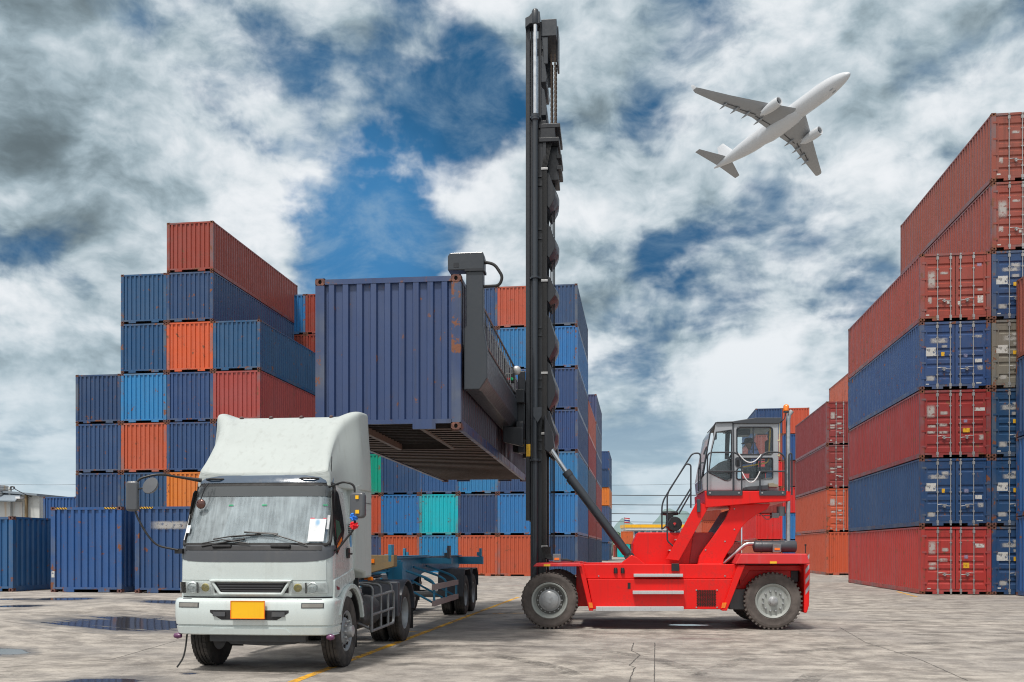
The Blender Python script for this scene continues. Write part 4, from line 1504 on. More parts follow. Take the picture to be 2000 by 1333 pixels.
# blue oval sticker behind the right door
m = MB()
m.M = Matrix.Translation((1.088, 1.19, 1.79)) @ Matrix.Rotation(R(90), 4, 'Y')
m.lathe([(0.001, 0.004), (0.045, 0.004), (0.045, 0.0)], (0, 0, 0), 'z', 18)
m.v = [(x, y, 1.79 + (z - 1.79) * 3.2) for x, y, z in m.v]
m.build('blue_sticker', plain('blue_sticker_paint', (0.08, 0.30, 0.55), 0.4), truck)


# wheel arches, steps and fenders
def arch(name, cy, cz, r0, r1, x0, x1, a0, a1, mat, n=14):
    m = MB()
    prof = []
    for k in range(n + 1):
        a = R(a0 + (a1 - a0) * k / n)
        prof.append((math.cos(a), math.sin(a)))
    vs = []
    for x in (x0, x1):
        for rad in (r0, r1):
            vs += [(x, cy + c * rad, cz + s_ * rad) for c, s_ in prof]
    k = n + 1
    fs = []
    for i in range(n):
        fs += [(i, i + 1, i + 1 + k, i + k), (2 * k + i, 2 * k + i + k, 2 * k + i + 1 + k, 2 * k + i + 1), (i + k, i + 1 + k, i + 1 + 3 * k, i + 3 * k), (i, i + 2 * k, i + 1 + 2 * k, i + 1)]
    fs += [(0, k, 3 * k, 2 * k), (n, n + 2 * k, n + 3 * k, n + k)]
    m.add(vs, fs)
    return m.build(name, mat, truck, smooth=40, bevel=0.008)


FY, RY = 1.02, 4.85
for s in (-1, 1):
    arch('front_fender', FY, 0.55, 0.60, 0.665, *sorted((s * 0.80, s * 1.17)), 12, 158, M['white'])
    arch('fender_liner', FY, 0.55, 0.57, 0.60, *sorted((s * 0.78, s * 1.12)), 8, 162, M['black'])
    m = MB()
    m.prism([(0.30, 1.02), (0.30, 1.30), (1.25, 1.44), (1.30, 1.40), (1.34, 1.26), (1.2, 1.23), (0.80, 1.17), (0.44, 1.03)], *sorted((s * 0.90, s * 1.118)), axis='x')
    m.build('sill_panel', M['white'], truck, bevel=0.02, smooth=40)
    m = MB()
    m.box(*sorted((s * 0.86, s * 1.10)), 0.22, 0.42, 0.55, 0.72)
    m.box(*sorted((s * 0.86, s * 1.14)), 0.20, 0.46, 0.53, 0.55)
    m.box(*sorted((s * 0.86, s * 1.06)), 0.24, 0.40, 0.72, 1.02)
    m.build('cab_step', M['white'], truck, bevel=0.01)
    road_wheel(truck, (s * 0.965, FY, 0.522), s, front=True)
    for x in (0.63, 0.965):
        road_wheel(truck, (s * x, RY, 0.522), s, front=False)
    # rear fender: box section over the dual wheels
    arch('rear_fender', RY, 0.52, 0.60, 0.63, *sorted((s * 0.46, s * 1.14)), 5, 175, M['fendergrey'])
    m = MB()
    m.box(*sorted((s * 0.44, s * 1.13)), RY - 0.75, RY - 0.62, 0.50, 1.14)
    m.build('fender_front', M['fendergrey'], truck, bevel=0.03)
    m = MB()
    m.box(*sorted((s * 0.50, s * 1.10)), RY + 0.62, RY + 0.635, 0.18, 0.75)
    m.build('mud_flap', M['rubber'], truck)
    m = MB()
    m.box(*sorted((s * 0.75, s * 1.06)), FY + 0.60, FY + 0.615, 0.22, 0.80)
    m.build('mud_flap', M['rubber'], truck)
    # tubular side guard behind the cab
    tb = M['tubegrey']
    m = MB()
    X = s * 1.10
    f0, f1 = 2.35, 3.85
    m.tube(fillet([(X, f0, 0.40), (X, f1, 0.42), (X, f1, 0.98), (X, f0, 0.95), (X, f0, 0.39)], 0.09), 0.026, 8)
    for y in (2.95, 3.45):
        m.tube([(X, y, 0.41), (X, y, 0.96)], 0.022, 8)
    m.tube([(X, f0, 0.66), (X, f1, 0.68)], 0.024, 8)
    for y in (2.42, 2.95, 3.7):
        m.tube(fillet([(X, y, 0.95), (X, y, 1.12), (s * 0.78, y + 0.02, 1.16), (s * 0.45, y + 0.02, 1.10)], 0.12), 0.022, 8)
    m.tube([(X, f0 + 0.05, 0.42), (s * 0.5, f0 - 0.3, 0.75)], 0.022, 8)
    m.build('side_guard', tb, truck, smooth=50)
for s, nm in ((-1, 'l'), (1, 'r')):
    pass
m = MB()
for s in (-1, 1):
    m.box(*sorted((s * 0.36, s * 0.44)), 0.5, 6.3, 0.72, 0.98)
for y in (0.6, 2.2, 3.4, 5.6, 6.2):
    m.box(-0.36, 0.36, y, y + 0.12, 0.76, 0.94)
for y in (FY, RY):
    m.tube([(-0.85, y, 0.52), (0.85, y, 0.52)], 0.075, 12)
m.lathe([(0.001, -0.2), (0.12, -0.18), (0.2, -0.08), (0.2, 0.08), (0.12, 0.18), (0.001, 0.2)], (0, RY, 0.54), 'y', 16)
m.box(-0.7, 0.7, 0.30, 0.42, 0.42, 0.56)
m.prism([(-0.62, 0.5), (0.62, 0.5), (0.5, 0.38), (0.1, 0.35), (-0.45, 0.37)], 0.45, 0.75, axis='y')
m.build('chassis', M['chassis'], truck, bevel=0.008)
m = MB()
m.box(-0.42, 0.42, 0.6, 1.9, 0.62, 1.25)
m.lathe([(0.26, 2.45), (0.27, 2.5), (0.27, 3.5), (0.26, 3.55)], (0.70, 0, 0.66), 'y', 20)
m.lathe([(0.14, -0.16), (0.16, -0.1), (0.16, 0.1), (0.14, 0.16)], (0.88, 2.2, 0.72), 'x', 16)
m.box(0.6, 0.98, 2.12, 2.30, 0.80, 1.02)
m.build('engine_and_tank', M['chassis'], truck, bevel=0.012, smooth=40)
m = MB()
m.box(0.62, 0.96, 2.02, 2.28, 0.86, 1.08)
m.tube([(0.95, 2.2, 0.95), (0.98, 2.3, 0.75), (0.85, 2.5, 0.62)], 0.035, 8)
m.build('battery_box', M['hubgrey'], truck, bevel=0.01)
m = MB()
m.prism([(-0.45, 1.16), (0.45, 1.16), (0.55, 1.2), (0.55, 1.23), (-0.55, 1.23), (-0.55, 1.2)], 4.2, 5.2, axis='y')
m.build('fifth_wheel', M['chassis'], truck, bevel=0.01)
m = MB()
for s in (-1, 1):
    m.box(*sorted((s * 0.85, s * 0.97)), 2.02, 2.06, 1.1, 1.95)
m.box(-0.9, 0.9, 2.03, 2.08, 1.0, 1.2)
m.build('cab_rear_frame', M['chassis'], truck)
# interior
m = MB()
m.prism([(0.22, 1.55), (0.22, 1.74), (0.55, 1.80), (0.62, 1.72), (0.62, 1.55)], -1.03, 1.03, axis='x')
m.build('dashboard', M['dgrey'], truck, bevel=0.02)
for s in (-1, 1):
    m = MB()
    m.box(s * 0.55 - 0.24, s * 0.55 + 0.24, 0.82, 1.1, 1.45, 1.58)
    m.box(s * 0.55 - 0.22, s * 0.55 + 0.22, 1.02, 1.12, 1.58, 2.15)
    m.box(s * 0.55 - 0.12, s * 0.55 + 0.12, 1.02, 1.10, 2.17, 2.36)
    m.build('seat', M['seat'], truck, bevel=0.04, smooth=40)
m = MB()
pts = []
for i in range(121):
    x = -1.0 + 2.0 * i / 120
    pts.append((x, 0.98 + 0.016 * math.sin(i * 1.05) + 0.008 * math.sin(i * 0.37)))
m.add([(x, y - (0.06 if z < 2 else 0), z) for z in (1.76, 2.1, 2.62) for x, y in pts], [(j * 121 + i, j * 121 + i + 1, (j + 1) * 121 + i + 1, (j + 1) * 121 + i) for j in range(2) for i in range(120)])
m.build('reflection_curtain', M['curtain'], truck, smooth=60)  # added behind the glass so its folds imitate rippled reflections in the windscreen
m = MB()
m.M = Matrix.Translation((0.55, 0.62, 1.88)) @ Matrix.Rotation(R(55), 4, 'X')
pp = [(0.21 * math.cos(2 * math.pi * k / 24), 0.21 * math.sin(2 * math.pi * k / 24), 0) for k in range(25)]
m.tube(pp, 0.014, 8)
m.tube([(-0.2, 0, 0), (0.2, 0, 0)], 0.012, 6)
m.tube([(0, 0, 0), (0, -0.05, -0.35)], 0.03, 8)
m.build('steering_wheel', M['black'], truck, smooth=50)
# papers behind the glass
P3 = lambda s, z, o: (lambda p: Vector((p.x, p.y, z)))(skin_pt(cab_outline(z), s, o))
t = NT('permit_print')
tc = t.n('ShaderNodeTexCoord').outputs['UV']
s_ = t.n('ShaderNodeSeparateXYZ')
t.l(tc, s_.inputs[0])
ink = t.math('MULTIPLY', t.ss(t.noise(t.scaled(tc, (2.2, 3, 1)), 1.6, 2, 0.5), 0.4, 0.65), t.ss(s_.outputs[1], 0.95, 0.75))
bl = t.ss(t.vmath('DISTANCE', tc, (0.5, 0.84, 0)), 0.22, 0.05)
M['permit'] = t.out(t.mix(t.math('MULTIPLY', bl, 0.7), t.mix(t.math('MULTIPLY', ink, 0.3), (0.78, 0.79, 0.80), (0.45, 0.5, 0.55)), (0.12, 0.38, 0.65)), 0.6)
for s0, s1, z0, z1, mt in ((0.78, 0.985, 1.83, 2.145, 'permit'), (-1.04, -0.94, 1.95, 2.06, 'permit'), (-1.06, -1.03, 1.85, 2.22, 'paper'), (1.0, 1.035, 2.0, 2.2, 'paper')):
    build_decal('paper_permit', [P3(s0, z0, 0.035), P3(s1, z0, 0.035), P3(s1, z1, 0.035), P3(s0, z1, 0.035)], M[mt], ws)
for s0 in (-0.42, 0.07, 0.93):
    build_decal('green_mark', [P3(s0, 2.335, 0.008), P3(s0 + 0.07, 2.335, 0.008), P3(s0 + 0.07, 2.35, 0.008), P3(s0, 2.35, 0.008)], plain('green_sticker', (0.01, 0.35, 0.15), 0.5), ws)
build_decal('red_edge', [P3(0.78, 2.145, 0.009), P3(1.0, 2.145, 0.009), P3(1.0, 2.16, 0.009), P3(0.78, 2.16, 0.009)], plain('red_sticker', (0.6, 0.05, 0.08), 0.5), ws)
# small emblem lettering beside the door
cu = bpy.data.curves.new('lettering', 'FONT')
cu.body = 'Visa'
cu.size = 0.085
cu.extrude = 0.002
tx = bpy.data.objects.new('lettering_tmp', cu)
COL.objects.link(tx)
bpy.context.view_layer.update()
me = bpy.data.meshes.new_from_object(tx.evaluated_get(bpy.context.evaluated_depsgraph_get()))
bpy.data.objects.remove(tx)
me.materials.clear()
me.materials.append(plain('maroon_lettering', (0.25, 0.015, 0.04), 0.4))
tx = bpy.data.objects.new('lettering', me)
COL.objects.link(tx)
tx.parent = truck
tx.location = (1.121, 0.38, 1.15)
tx.rotation_euler = (R(90), 0, R(90))

# mirrors
def mirror(name, c, sx, sz, ry, mat_back, parent):
    m = MB()
    m.M = Matrix.Translation(c) @ Matrix.Rotation(ry, 4, 'Z')
    m.prism(rrect(-sx, sx, -sz, sz, min(sx, sz) * 0.5), -0.05, 0.05, axis='y')
    o = m.build(name, mat_back, parent, bevel=0.03, segs=3, smooth=50)
    m = MB()
    m.M = Matrix.Translation(c) @ Matrix.Rotation(ry, 4, 'Z')
    m.prism(rrect(-sx * 0.88, sx * 0.88, -sz * 0.9, sz * 0.9, min(sx, sz) * 0.4), 0.0505, 0.053, axis='y')
    m.build('mirror_glass', M['mirrorglass'], o)
    return o


# right-hand mirror on its hoop
m = MB()
m.tube(fillet([(0.985, 0.18 + 0.28, 2.60), (1.25, 0.28, 2.66), (1.40, 0.30, 2.62), (1.40, 0.32, 2.02), (1.16, 0.30, 1.72), (1.09, 0.34, 1.70)], 0.08), 0.015, 8)
arm = m.build('mirror_arm', M['black'], truck, smooth=50)
mr = mirror('mirror', (1.45, 0.30, 2.33), 0.108, 0.18, R(-8), M['dgrey'], truck)
for z, wd, mt in ((2.44, 0.022, 'plate'), (2.24, 0.026, 'plate')):
    m = MB()
    m.box(1.43, 1.43 + 2 * wd, 0.232, 0.246, z - 0.025, z + 0.025)
    m.build('mirror_sticker', M[mt], mr)
for z, mt, nm in ((2.17, (0.03, 0.22, 0.75), 'blue'), (2.05, (0.75, 0.01, 0.02), 'red')):
    m = MB()
    rnd = random.Random(3)
    for k in range(26):
        a, b = rnd.uniform(0, 6.28), rnd.uniform(-0.9, 0.9)
        d = Vector((math.cos(a) * math.sqrt(1 - b * b), math.sin(a) * math.sqrt(1 - b * b), b))
        m.tube([Vector((1.40, 0.28, z)), Vector((1.40, 0.28, z)) + d * 0.062], [0.02, 0.012], 5)
    m.build('ribbon_rosette', plain(nm + '_ribbon', mt, 0.7), arm)
# left-hand mirrors
m = MB()
m.tube(fillet([(-0.92, 0.42, 2.70), (-1.35, 0.10, 2.78), (-1.62, 0.02, 2.70), (-1.66, 0.0, 2.52)], 0.12), 0.017, 8)
m.tube(fillet([(-1.66, 0.0, 2.58), (-1.66, 0.0, 2.25), (-1.50, 0.02, 1.95), (-1.36, 0.05, 1.77), (-1.08, 0.12, 1.71)], 0.15), 0.015, 8)
m.tube([(-1.66, 0.0, 2.56), (-1.44, -0.02, 2.57)], 0.013, 8)
m.box(-1.13, -1.02, 0.12, 0.22, 1.66, 1.73)
m.tube([(-0.86, 0.40, 2.70), (-1.12, 0.27, 2.74)], [0.03, 0.018], 8)
m.build('mirror_arm', M['black'], truck, smooth=50)
mirror('mirror', (-1.68, 0.0, 2.46), 0.085, 0.21, R(12), M['dgrey'], truck)
m = MB()
m.M = Matrix.Translation((-1.40, -0.03, 2.60)) @ Matrix.Rotation(R(-30), 4, 'Y') @ Matrix.Rotation(R(65), 4, 'X')
m.lathe([(0.001, -0.05), (0.06, -0.045), (0.11, -0.02), (0.125, 0.01), (0.12, 0.02), (0.001, 0.03)], (0, 0, 0), 'z', 20)
m.build('kerb_mirror', M['dgrey'], truck, smooth=50)
# round look-down mirror hanging in front of the screen
m = MB()
c = P3(-0.80, 2.36, 0.10)
m.lathe([(0.001, c.y - 0.02), (0.05, c.y - 0.014), (0.068, c.y - 0.002), (0.07, c.y + 0.008), (0.001, c.y + 0.012)], (c.x, 0, c.z), 'y', 24)
lm = m.build('front_mirror', plain('brown_mirror', (0.16, 0.09, 0.08), 0.08, 0.8), truck, smooth=50)
m = MB()
m.tube([(c.x + 0.0, c.y, c.z + 0.06), (c.x + 0.045, c.y + 0.03, 2.58), (c.x + 0.02, c.y + 0.1, 2.66)], 0.008, 6)
m.tube([(c.x + 0.045, c.y + 0.03, 2.58), (c.x + 0.075, c.y + 0.1, 2.66)], 0.008, 6)
m.build('mirror_stem', M['black'], lm)
# antenna, marker balls, hanging cable
m = MB()
m.tube([(0.96, 0.62, 2.68), (0.965, 0.66, 3.05)], 0.006, 6)
m.build('antenna', M['black'], truck)
for s in (-1, 1):
    m = MB()
    m.lathe([(0.001, -0.06), (0.03, -0.05), (0.045, 0), (0.03, 0.05), (0.001, 0.06)], (s * 1.10, 0.16, 0.51), 'x', 14)
    m.build('marker_ball', plain('purple_marker', (0.12, 0.03, 0.10), 0.35, coat=0.5), truck, smooth=50)
m = MB()
m.tube(fillet([(-0.98, 0.2, 0.56), (-0.985, 0.16, 0.35), (-1.0, 0.12, 0.2), (-1.06, 0.05, 0.08)], 0.1), 0.012, 6)
m.build('hanging_strap', M['rubber'], truck)

# ------------------------------------------------------------------ skeletal trailer
trailer = empty('container_trailer', 'blue skeletal container trailer hitched behind the white truck', 'trailer', (tp.x, tp.y, 0), TRZ)
bc = M['bluechassis']
m = MB()
for s in (-1, 1):
    x = s * 0.48
    # main I-beam: shallow gooseneck, then deep
    m.prism([(3.75, 1.30), (3.75, 1.52), (14.6, 1.52), (14.6, 1.20), (9.4, 1.16), (8.0, 0.98), (6.2, 0.98), (5.75, 1.30)], x - 0.012, x + 0.012, axis='x')
    m.box(x - 0.09, x + 0.09, 3.75, 14.6, 1.521, 1.545)
    m.box(x - 0.09, x + 0.09, 6.2, 8.0, 0.955, 0.979)
    m.box(x - 0.09, x + 0.09, 3.75, 5.75, 1.275, 1.299)
for y in (4.6, 6.4, 7.9, 9.6, 10.9, 12.6, 14.0):
    m.box(-0.466, 0.466, y, y + 0.1, 1.22, 1.46)
m.build('main_frame', bc, trailer, bevel=0.004)
for y, nm in ((3.55, 'front'), (9.3, 'mid'), (14.55, 'rear')):
    m = MB()
    if nm == 'front':
        m.prism([(-1.2, 1.62), (1.2, 1.62), (1.2, 1.42), (0.6, 1.26), (-0.6, 1.26), (-1.2, 1.42)], y - 0.1, y + 0.16, axis='y')
    elif nm == 'rear':
        m.box(-1.2, 1.2, y - 0.08, y + 0.12, 1.28, 1.50)
    else:
        m.box(-1.2, 1.2, y - 0.08, y + 0.08, 1.375, 1.515)
    bo = m.build('bolster', M['rustbolster'] if nm == 'front' else bc, trailer, bevel=0.008)
    for s in (-1, 1):
        m = MB()
        m.box(*sorted((s * 1.10, s * 1.16)), y - 0.10, y + 0.10, 1.5, 1.80 if nm != 'rear' else 1.74)
        m.box(*sorted((s * 1.02, s * 1.12)), y - 0.05, y + 0.08, 1.52, 1.63)
        m.build('container_guide', bc if nm != 'mid' else M['fendergrey'], bo, bevel=0.006)
    if nm == 'front':
        m = MB()
        m.box(0.72, 0.86, y - 0.115, y - 0.10, 1.48, 1.55)
        m.build('side_reflector', M['amber'], bo)
m = MB()
for s in (-1, 1):
    m.box(*sorted((s * 0.56, s * 0.76)), 5.9, 6.1, 0.42, 1.50)
    m.box(*sorted((s * 0.53, s * 0.79)), 5.82, 6.18, 0.40, 0.44)
    m.box(*sorted((s * 0.50, s * 0.80)), 5.86, 6.14, 0.98, 1.46)
m.box(-0.6, 0.6, 5.97, 6.03, 0.78, 0.88)
m.build('landing_leg', bc, trailer, bevel=0.006)
for s in (-1, 1):
    m = MB()
    X = s * 1.13
    for z, a, b in ((0.90, 7.35, 10.45), (0.55, 7.35, 10.45)):
        m.cm = 1
        m.box(*sorted((X - s * 0.03, X + s * 0.03)), a, b, z - 0.06, z + 0.06)
    m.cm = 0
    for y in (7.45, 8.9, 10.3):
        m.tube(fillet([(s * 0.52, y - 0.7, 1.32), (X - s * 0.15, y - 0.08, 1.10), (X, y, 1.0), (X, y, 0.50)], 0.12), 0.028, 8)
        m.tube([(s * 0.52, y - 0.9, 1.02), (X, y, 0.55)], 0.024, 8)
    m.build('side_guard', [bc, M['guardrail']], trailer, smooth=45)
    for y in (11.9, 13.22):
        for x in (0.66, 1.0):
            road_wheel(trailer, (s * x, y, 0.517), s, r=0.515, front=False)
        m = MB()
        prof = [(y - 0.62, 0.62), (y - 0.60, 1.06), (y - 0.46, 1.20), (y + 0.40, 1.20), (y + 0.58, 1.02), (y + 0.60, 0.70), (y + 0.585, 0.70), (y + 0.565, 1.01), (y + 0.39, 1.18), (y - 0.45, 1.18), (y - 0.58, 1.05), (y - 0.60, 0.62)]
        m.prism(prof, *sorted((s * 0.48, s * 1.17)), axis='x')
        m.build('fender', M['fendergrey'], trailer, bevel=0.008)
    m = MB()
    m.box(*sorted((s * 0.5, s * 1.14)), 11.27, 11.29, 0.50, 1.05)
    m.build('mud_flap', M['fendergrey'], trailer)
    m = MB()
    m.box(*sorted((s * 0.55, s * 1.12)), 13.9, 13.92, 0.25, 1.05)
    m.build('mud_flap', M['rubber'], trailer)
m = MB()
for y in (11.9, 13.22):
    m.tube([(-1.0, y, 0.517), (1.0, y, 0.517)], 0.07, 12)
    for s in (-1, 1):
        m.box(*sorted((s * 0.42, s * 0.52)), y - 0.4, y + 0.4, 0.72, 0.80)
        m.box(*sorted((s * 0.40, s * 0.54)), y - 0.08, y + 0.08, 0.55, 1.18)
m.box(-0.8, 0.8, 10.6, 10.75, 0.58, 0.66)
m.build('axle_group', M['chassis'], trailer, bevel=0.006)
for z, mt in ((1.33, 'redlens'), (1.18, 'amber')):
    m = MB()
    m.lathe([(0.05, -0.03), (0.05, 0.01), (0.001, 0.02)], (0.62, 4.1, z), 'y', 14)
    m.tube([(0.62, 4.1, z), (0.5, 4.1, z)], 0.012, 6)
    m.build('air_coupling', M[mt], trailer, smooth=50)
m = MB()
rnd = random.Random(5)
for k in range(3):
    x = -0.1 + 0.15 * k
    m.tube(fillet([(x, 2.05, 1.45), (x + 0.05, 2.5, 1.15 - 0.05 * k), (x + 0.2, 3.2, 1.15), (x + 0.3, 3.95, 1.3)], 0.25), 0.016, 6)
m.build('air_hose', M['rubber'], trailer, smooth=50)
# ------------------------------------------------------------------ empty-container handler
HB = R(6.0)
HRZ = YAW - HB
H_LAT, H_D = 0.802, 19.88
h0 = FWD * H_D + RGT * H_LAT
handler = empty('container_handler', 'red container handler with tall black mast lifting a blue container', 'container handler', (h0.x, h0.y, 0), HRZ)
_cu, _su = math.cos(HB), math.sin(HB)


def hp(x, y, v):
    """machine coordinates (u along the machine, v across it, z up) of photo pixel x, y on the plane v"""
    k, q = (x - 1000) / FPX, (1072 - y) / FPX
    # v = (d-H_D)*cos + (lat-H_LAT)*sin with lat = k*d
    d = (v + H_D * _cu + H_LAT * _su) / (_cu + k * _su)
    lat = k * d
    return Vector(((lat - H_LAT) * _cu - (d - H_D) * _su, v, CAM_Z + q * d))


def zp(X, Y, v):       # pixel of the enlarged machine view
    return hp(1000 + X / 2.777, 780 + Y / 2.777, v)


def cp(X, Y, v):       # pixel of the enlarged cab view
    return hp(1360 + X / 7.405, 800 + Y / 7.405, v)


def slab(mb, pts, v0, v1, fn=None):
    """flat plate cut to the outline pts (u,z) between v0 and v1; outline measured on the plane v0"""
    fn = fn or zp
    poly = [(p.x, p.z) for p in (fn(X, Y, v0) for X, Y in pts)]
    return mb.prism(poly, v0, v1, axis='y')


M['hred'] = painted('red_machine_paint', (0.70, 0.009, 0.007), 0.40, 0.4, (0.22, 0.035, 0.03), coat=0.10, streak=0.35, spec=0.3)
M['hred2'] = painted('sun_bleached_red_paint', (0.60, 0.028, 0.03), 0.45, 0.3, (0.45, 0.12, 0.12), streak=0.5)
M['mast'] = painted('black_mast_paint', (0.012, 0.014, 0.019), 0.38, 0.2, (0.05, 0.05, 0.055), coat=0.1)
M['mastgrey'] = painted('slate_mast_paint', (0.028, 0.034, 0.043), 0.38, 0.2, (0.03, 0.03, 0.03), coat=0.1)
M['rail'] = plain('dark_handrail', (0.035, 0.04, 0.05), 0.4)
M['cabgrey'] = painted('light_grey_cab_paint', (0.33, 0.345, 0.37), 0.35, 0.15, (0.2, 0.2, 0.21), coat=0.3)
M['cabdark'] = painted('dark_grey_roof_paint', (0.045, 0.05, 0.06), 0.4, 0.15)
M['chrome'] = plain('polished_rod', (0.62, 0.64, 0.66), 0.18, 1.0)
M['alu'] = painted('aluminium_tread', (0.55, 0.56, 0.57), 0.45, 0.5, (0.25, 0.22, 0.2), metal=0.5, scale=3)
M['rimlight'] = painted('pale_grey_rim', (0.30, 0.315, 0.30), 0.5, 0.55, (0.12, 0.10, 0.09), scale=2)
M['rimdark'] = painted('dirty_rim', (0.10, 0.098, 0.092), 0.6, 0.5, (0.04, 0.035, 0.03), scale=2)
M['yellow'] = painted('yellow_safety_paint', (0.78, 0.45, 0.02), 0.4, 0.15)
M['exhaust'] = plain('exhaust_steel', (0.50, 0.51, 0.52), 0.32, 0.85)
hr = handler


def big_wheel(u, v, rear, side=-1):
    """machine wheel: the object is the rim, tyre and hub are children; side -1 faces the camera"""
    r, w = 0.615, 0.36
    rr = 0.385 if not rear else 0.365
    s = side
    h = w / 2
    m = MB()
    if not rear:
        prof = [(rr, -h * 0.8), (rr + 0.012, h * 0.86), (rr - 0.006, h * 0.98), (rr - 0.03, h * 0.94), (rr - 0.05, h * 0.55), (rr - 0.075, h * 0.10), (rr - 0.12, h * 0.02), (0.20, h * 0.02), (0.001, h * 0.02)]
    else:
        prof = [(rr, -h * 0.8), (rr + 0.012, h * 0.86), (rr - 0.004, h * 0.98), (rr - 0.03, h * 0.92), (rr - 0.045, h * 0.78), (rr - 0.06, h * 0.70), (0.20, h * 0.80), (0.10, h * 0.82), (0.001, h * 0.82)]
    m.lathe([(a, s * b) for a, b in prof], axis='y', n=44)
    o = m.build('wheel', [M['rimlight']], hr, smooth=38)
    o.location = (u, v - s * h, r + 0.0)
    # (rim faces the near side; wheel centre sits half a tyre width inboard)
    m = MB()
    sh = r - rr
    tp_ = [(rr, -h * 0.8), (rr + sh * 0.08, -h * 0.95), (rr + sh * 0.45, -h), (r - sh * 0.22, -h * 0.95), (r - 0.03, -h * 0.80), (r - 0.022, 0), (r - 0.03, h * 0.80), (r - sh * 0.22, h * 0.95), (rr + sh * 0.62, h * 1.0), (rr + sh * 0.58, h * 1.012), (rr + sh * 0.54, h * 1.0), (rr + sh * 0.14, h * 0.96), (rr + sh * 0.10, h * 0.985), (rr + sh * 0.06, h * 0.95), (rr, h * 0.8)]
    m.lathe([(a, s * b) for a, b in tp_], axis='y', n=72, caps=False)
    NL = 40
    for k in range(NL):
        for q in (-1, 1):
            a = 2 * math.pi * (k + (0.5 if q > 0 else 0)) / NL
            m.M = Matrix.Rotation(a, 4, 'Y')
            y0, y1 = sorted((q * h * 0.05, q * h * 0.90))
            m.add([(-0.028, y0, r - 0.05), (0.018, y0, r - 0.05), (0.030, y1, r - 0.05), (-0.022, y1, r - 0.05), (-0.024, y0, r), (0.012, y0, r), (0.026, y1, r - 0.006), (-0.018, y1, r - 0.006)],
                  [(0, 3, 2, 1), (4, 5, 6, 7), (0, 1, 5, 4), (1, 2, 6, 5), (2, 3, 7, 6), (3, 0, 4, 7)])
            m.M = None
    m.build('tyre', M['dtyre'], o, smooth=30)
    m = MB()
    if not rear:
        e = h * 0.03
        m.lathe([(0.235, s * e), (0.235, s * (e + 0.03)), (0.20, s * (e + 0.035)), (0.195, s * (e + 0.10)), (0.16, s * (e + 0.125)), (0.06, s * (e + 0.13)), (0.055, s * (e + 0.14)), (0.001, s * (e + 0.14))], axis='y', n=30)
        for k in range(16):
            a = 2 * math.pi * k / 16
            m.lathe([(0.016, s * e), (0.016, s * (e + 0.05)), (0.001, s * (e + 0.052))], (0.262 * math.cos(a), 0, 0.262 * math.sin(a)), 'y', 6)
        m.build('hub', M['hubgrey'], o, smooth=35)
        m = MB()
        m.lathe([(0.30, s * (e - 0.005)), (0.30, s * (e + 0.012)), (0.237, s * (e + 0.012)), (0.236, s * (e - 0.005))], axis='y', n=30, caps=False)
        m.build('bolt_ring', M['rimdark'], o, smooth=35)
    else:
        e = h * 0.82
        m.lathe([(0.10, s * (e - 0.02)), (0.10, s * (e + 0.02)), (0.075, s * (e + 0.03)), (0.07, s * (e + 0.075)), (0.05, s * (e + 0.085)), (0.001, s * (e + 0.088))], axis='y', n=24)
        for k in range(12):
            a = 2 * math.pi * (k + 0.5) / 12
            m.lathe([(0.024, s * (e - 0.03)), (0.024, s * (e + 0.015)), (0.014, s * (e + 0.04)), (0.001, s * (e + 0.042))], (0.215 * math.cos(a), 0, 0.215 * math.sin(a)), 'y', 8)
        m.build('hub', M['hubgrey'], o, smooth=35)
    return o


UR = zp(1417, 1097, 0.3).x
big_wheel(0.0, 0.0, False)
big_wheel(0.0, 3.4, False, 1)
big_wheel(UR, 0.31, True)
big_wheel(UR, 3.09, True, 1)
m = MB()
m.tube([(0, 0.3, 0.615), (0, 3.1, 0.615)], 0.20, 14)
m.box(-0.25, 0.25, 0.9, 2.5, 0.40, 0.86)
m.tube([(UR, 0.55, 0.615), (UR, 2.85, 0.615)], 0.13, 12)
m.box(UR - 0.35, UR + 0.4, 0.9, 2.5, 0.45, 1.0)
m.build('axle', M['chassis'], hr, bevel=0.02, smooth=40)

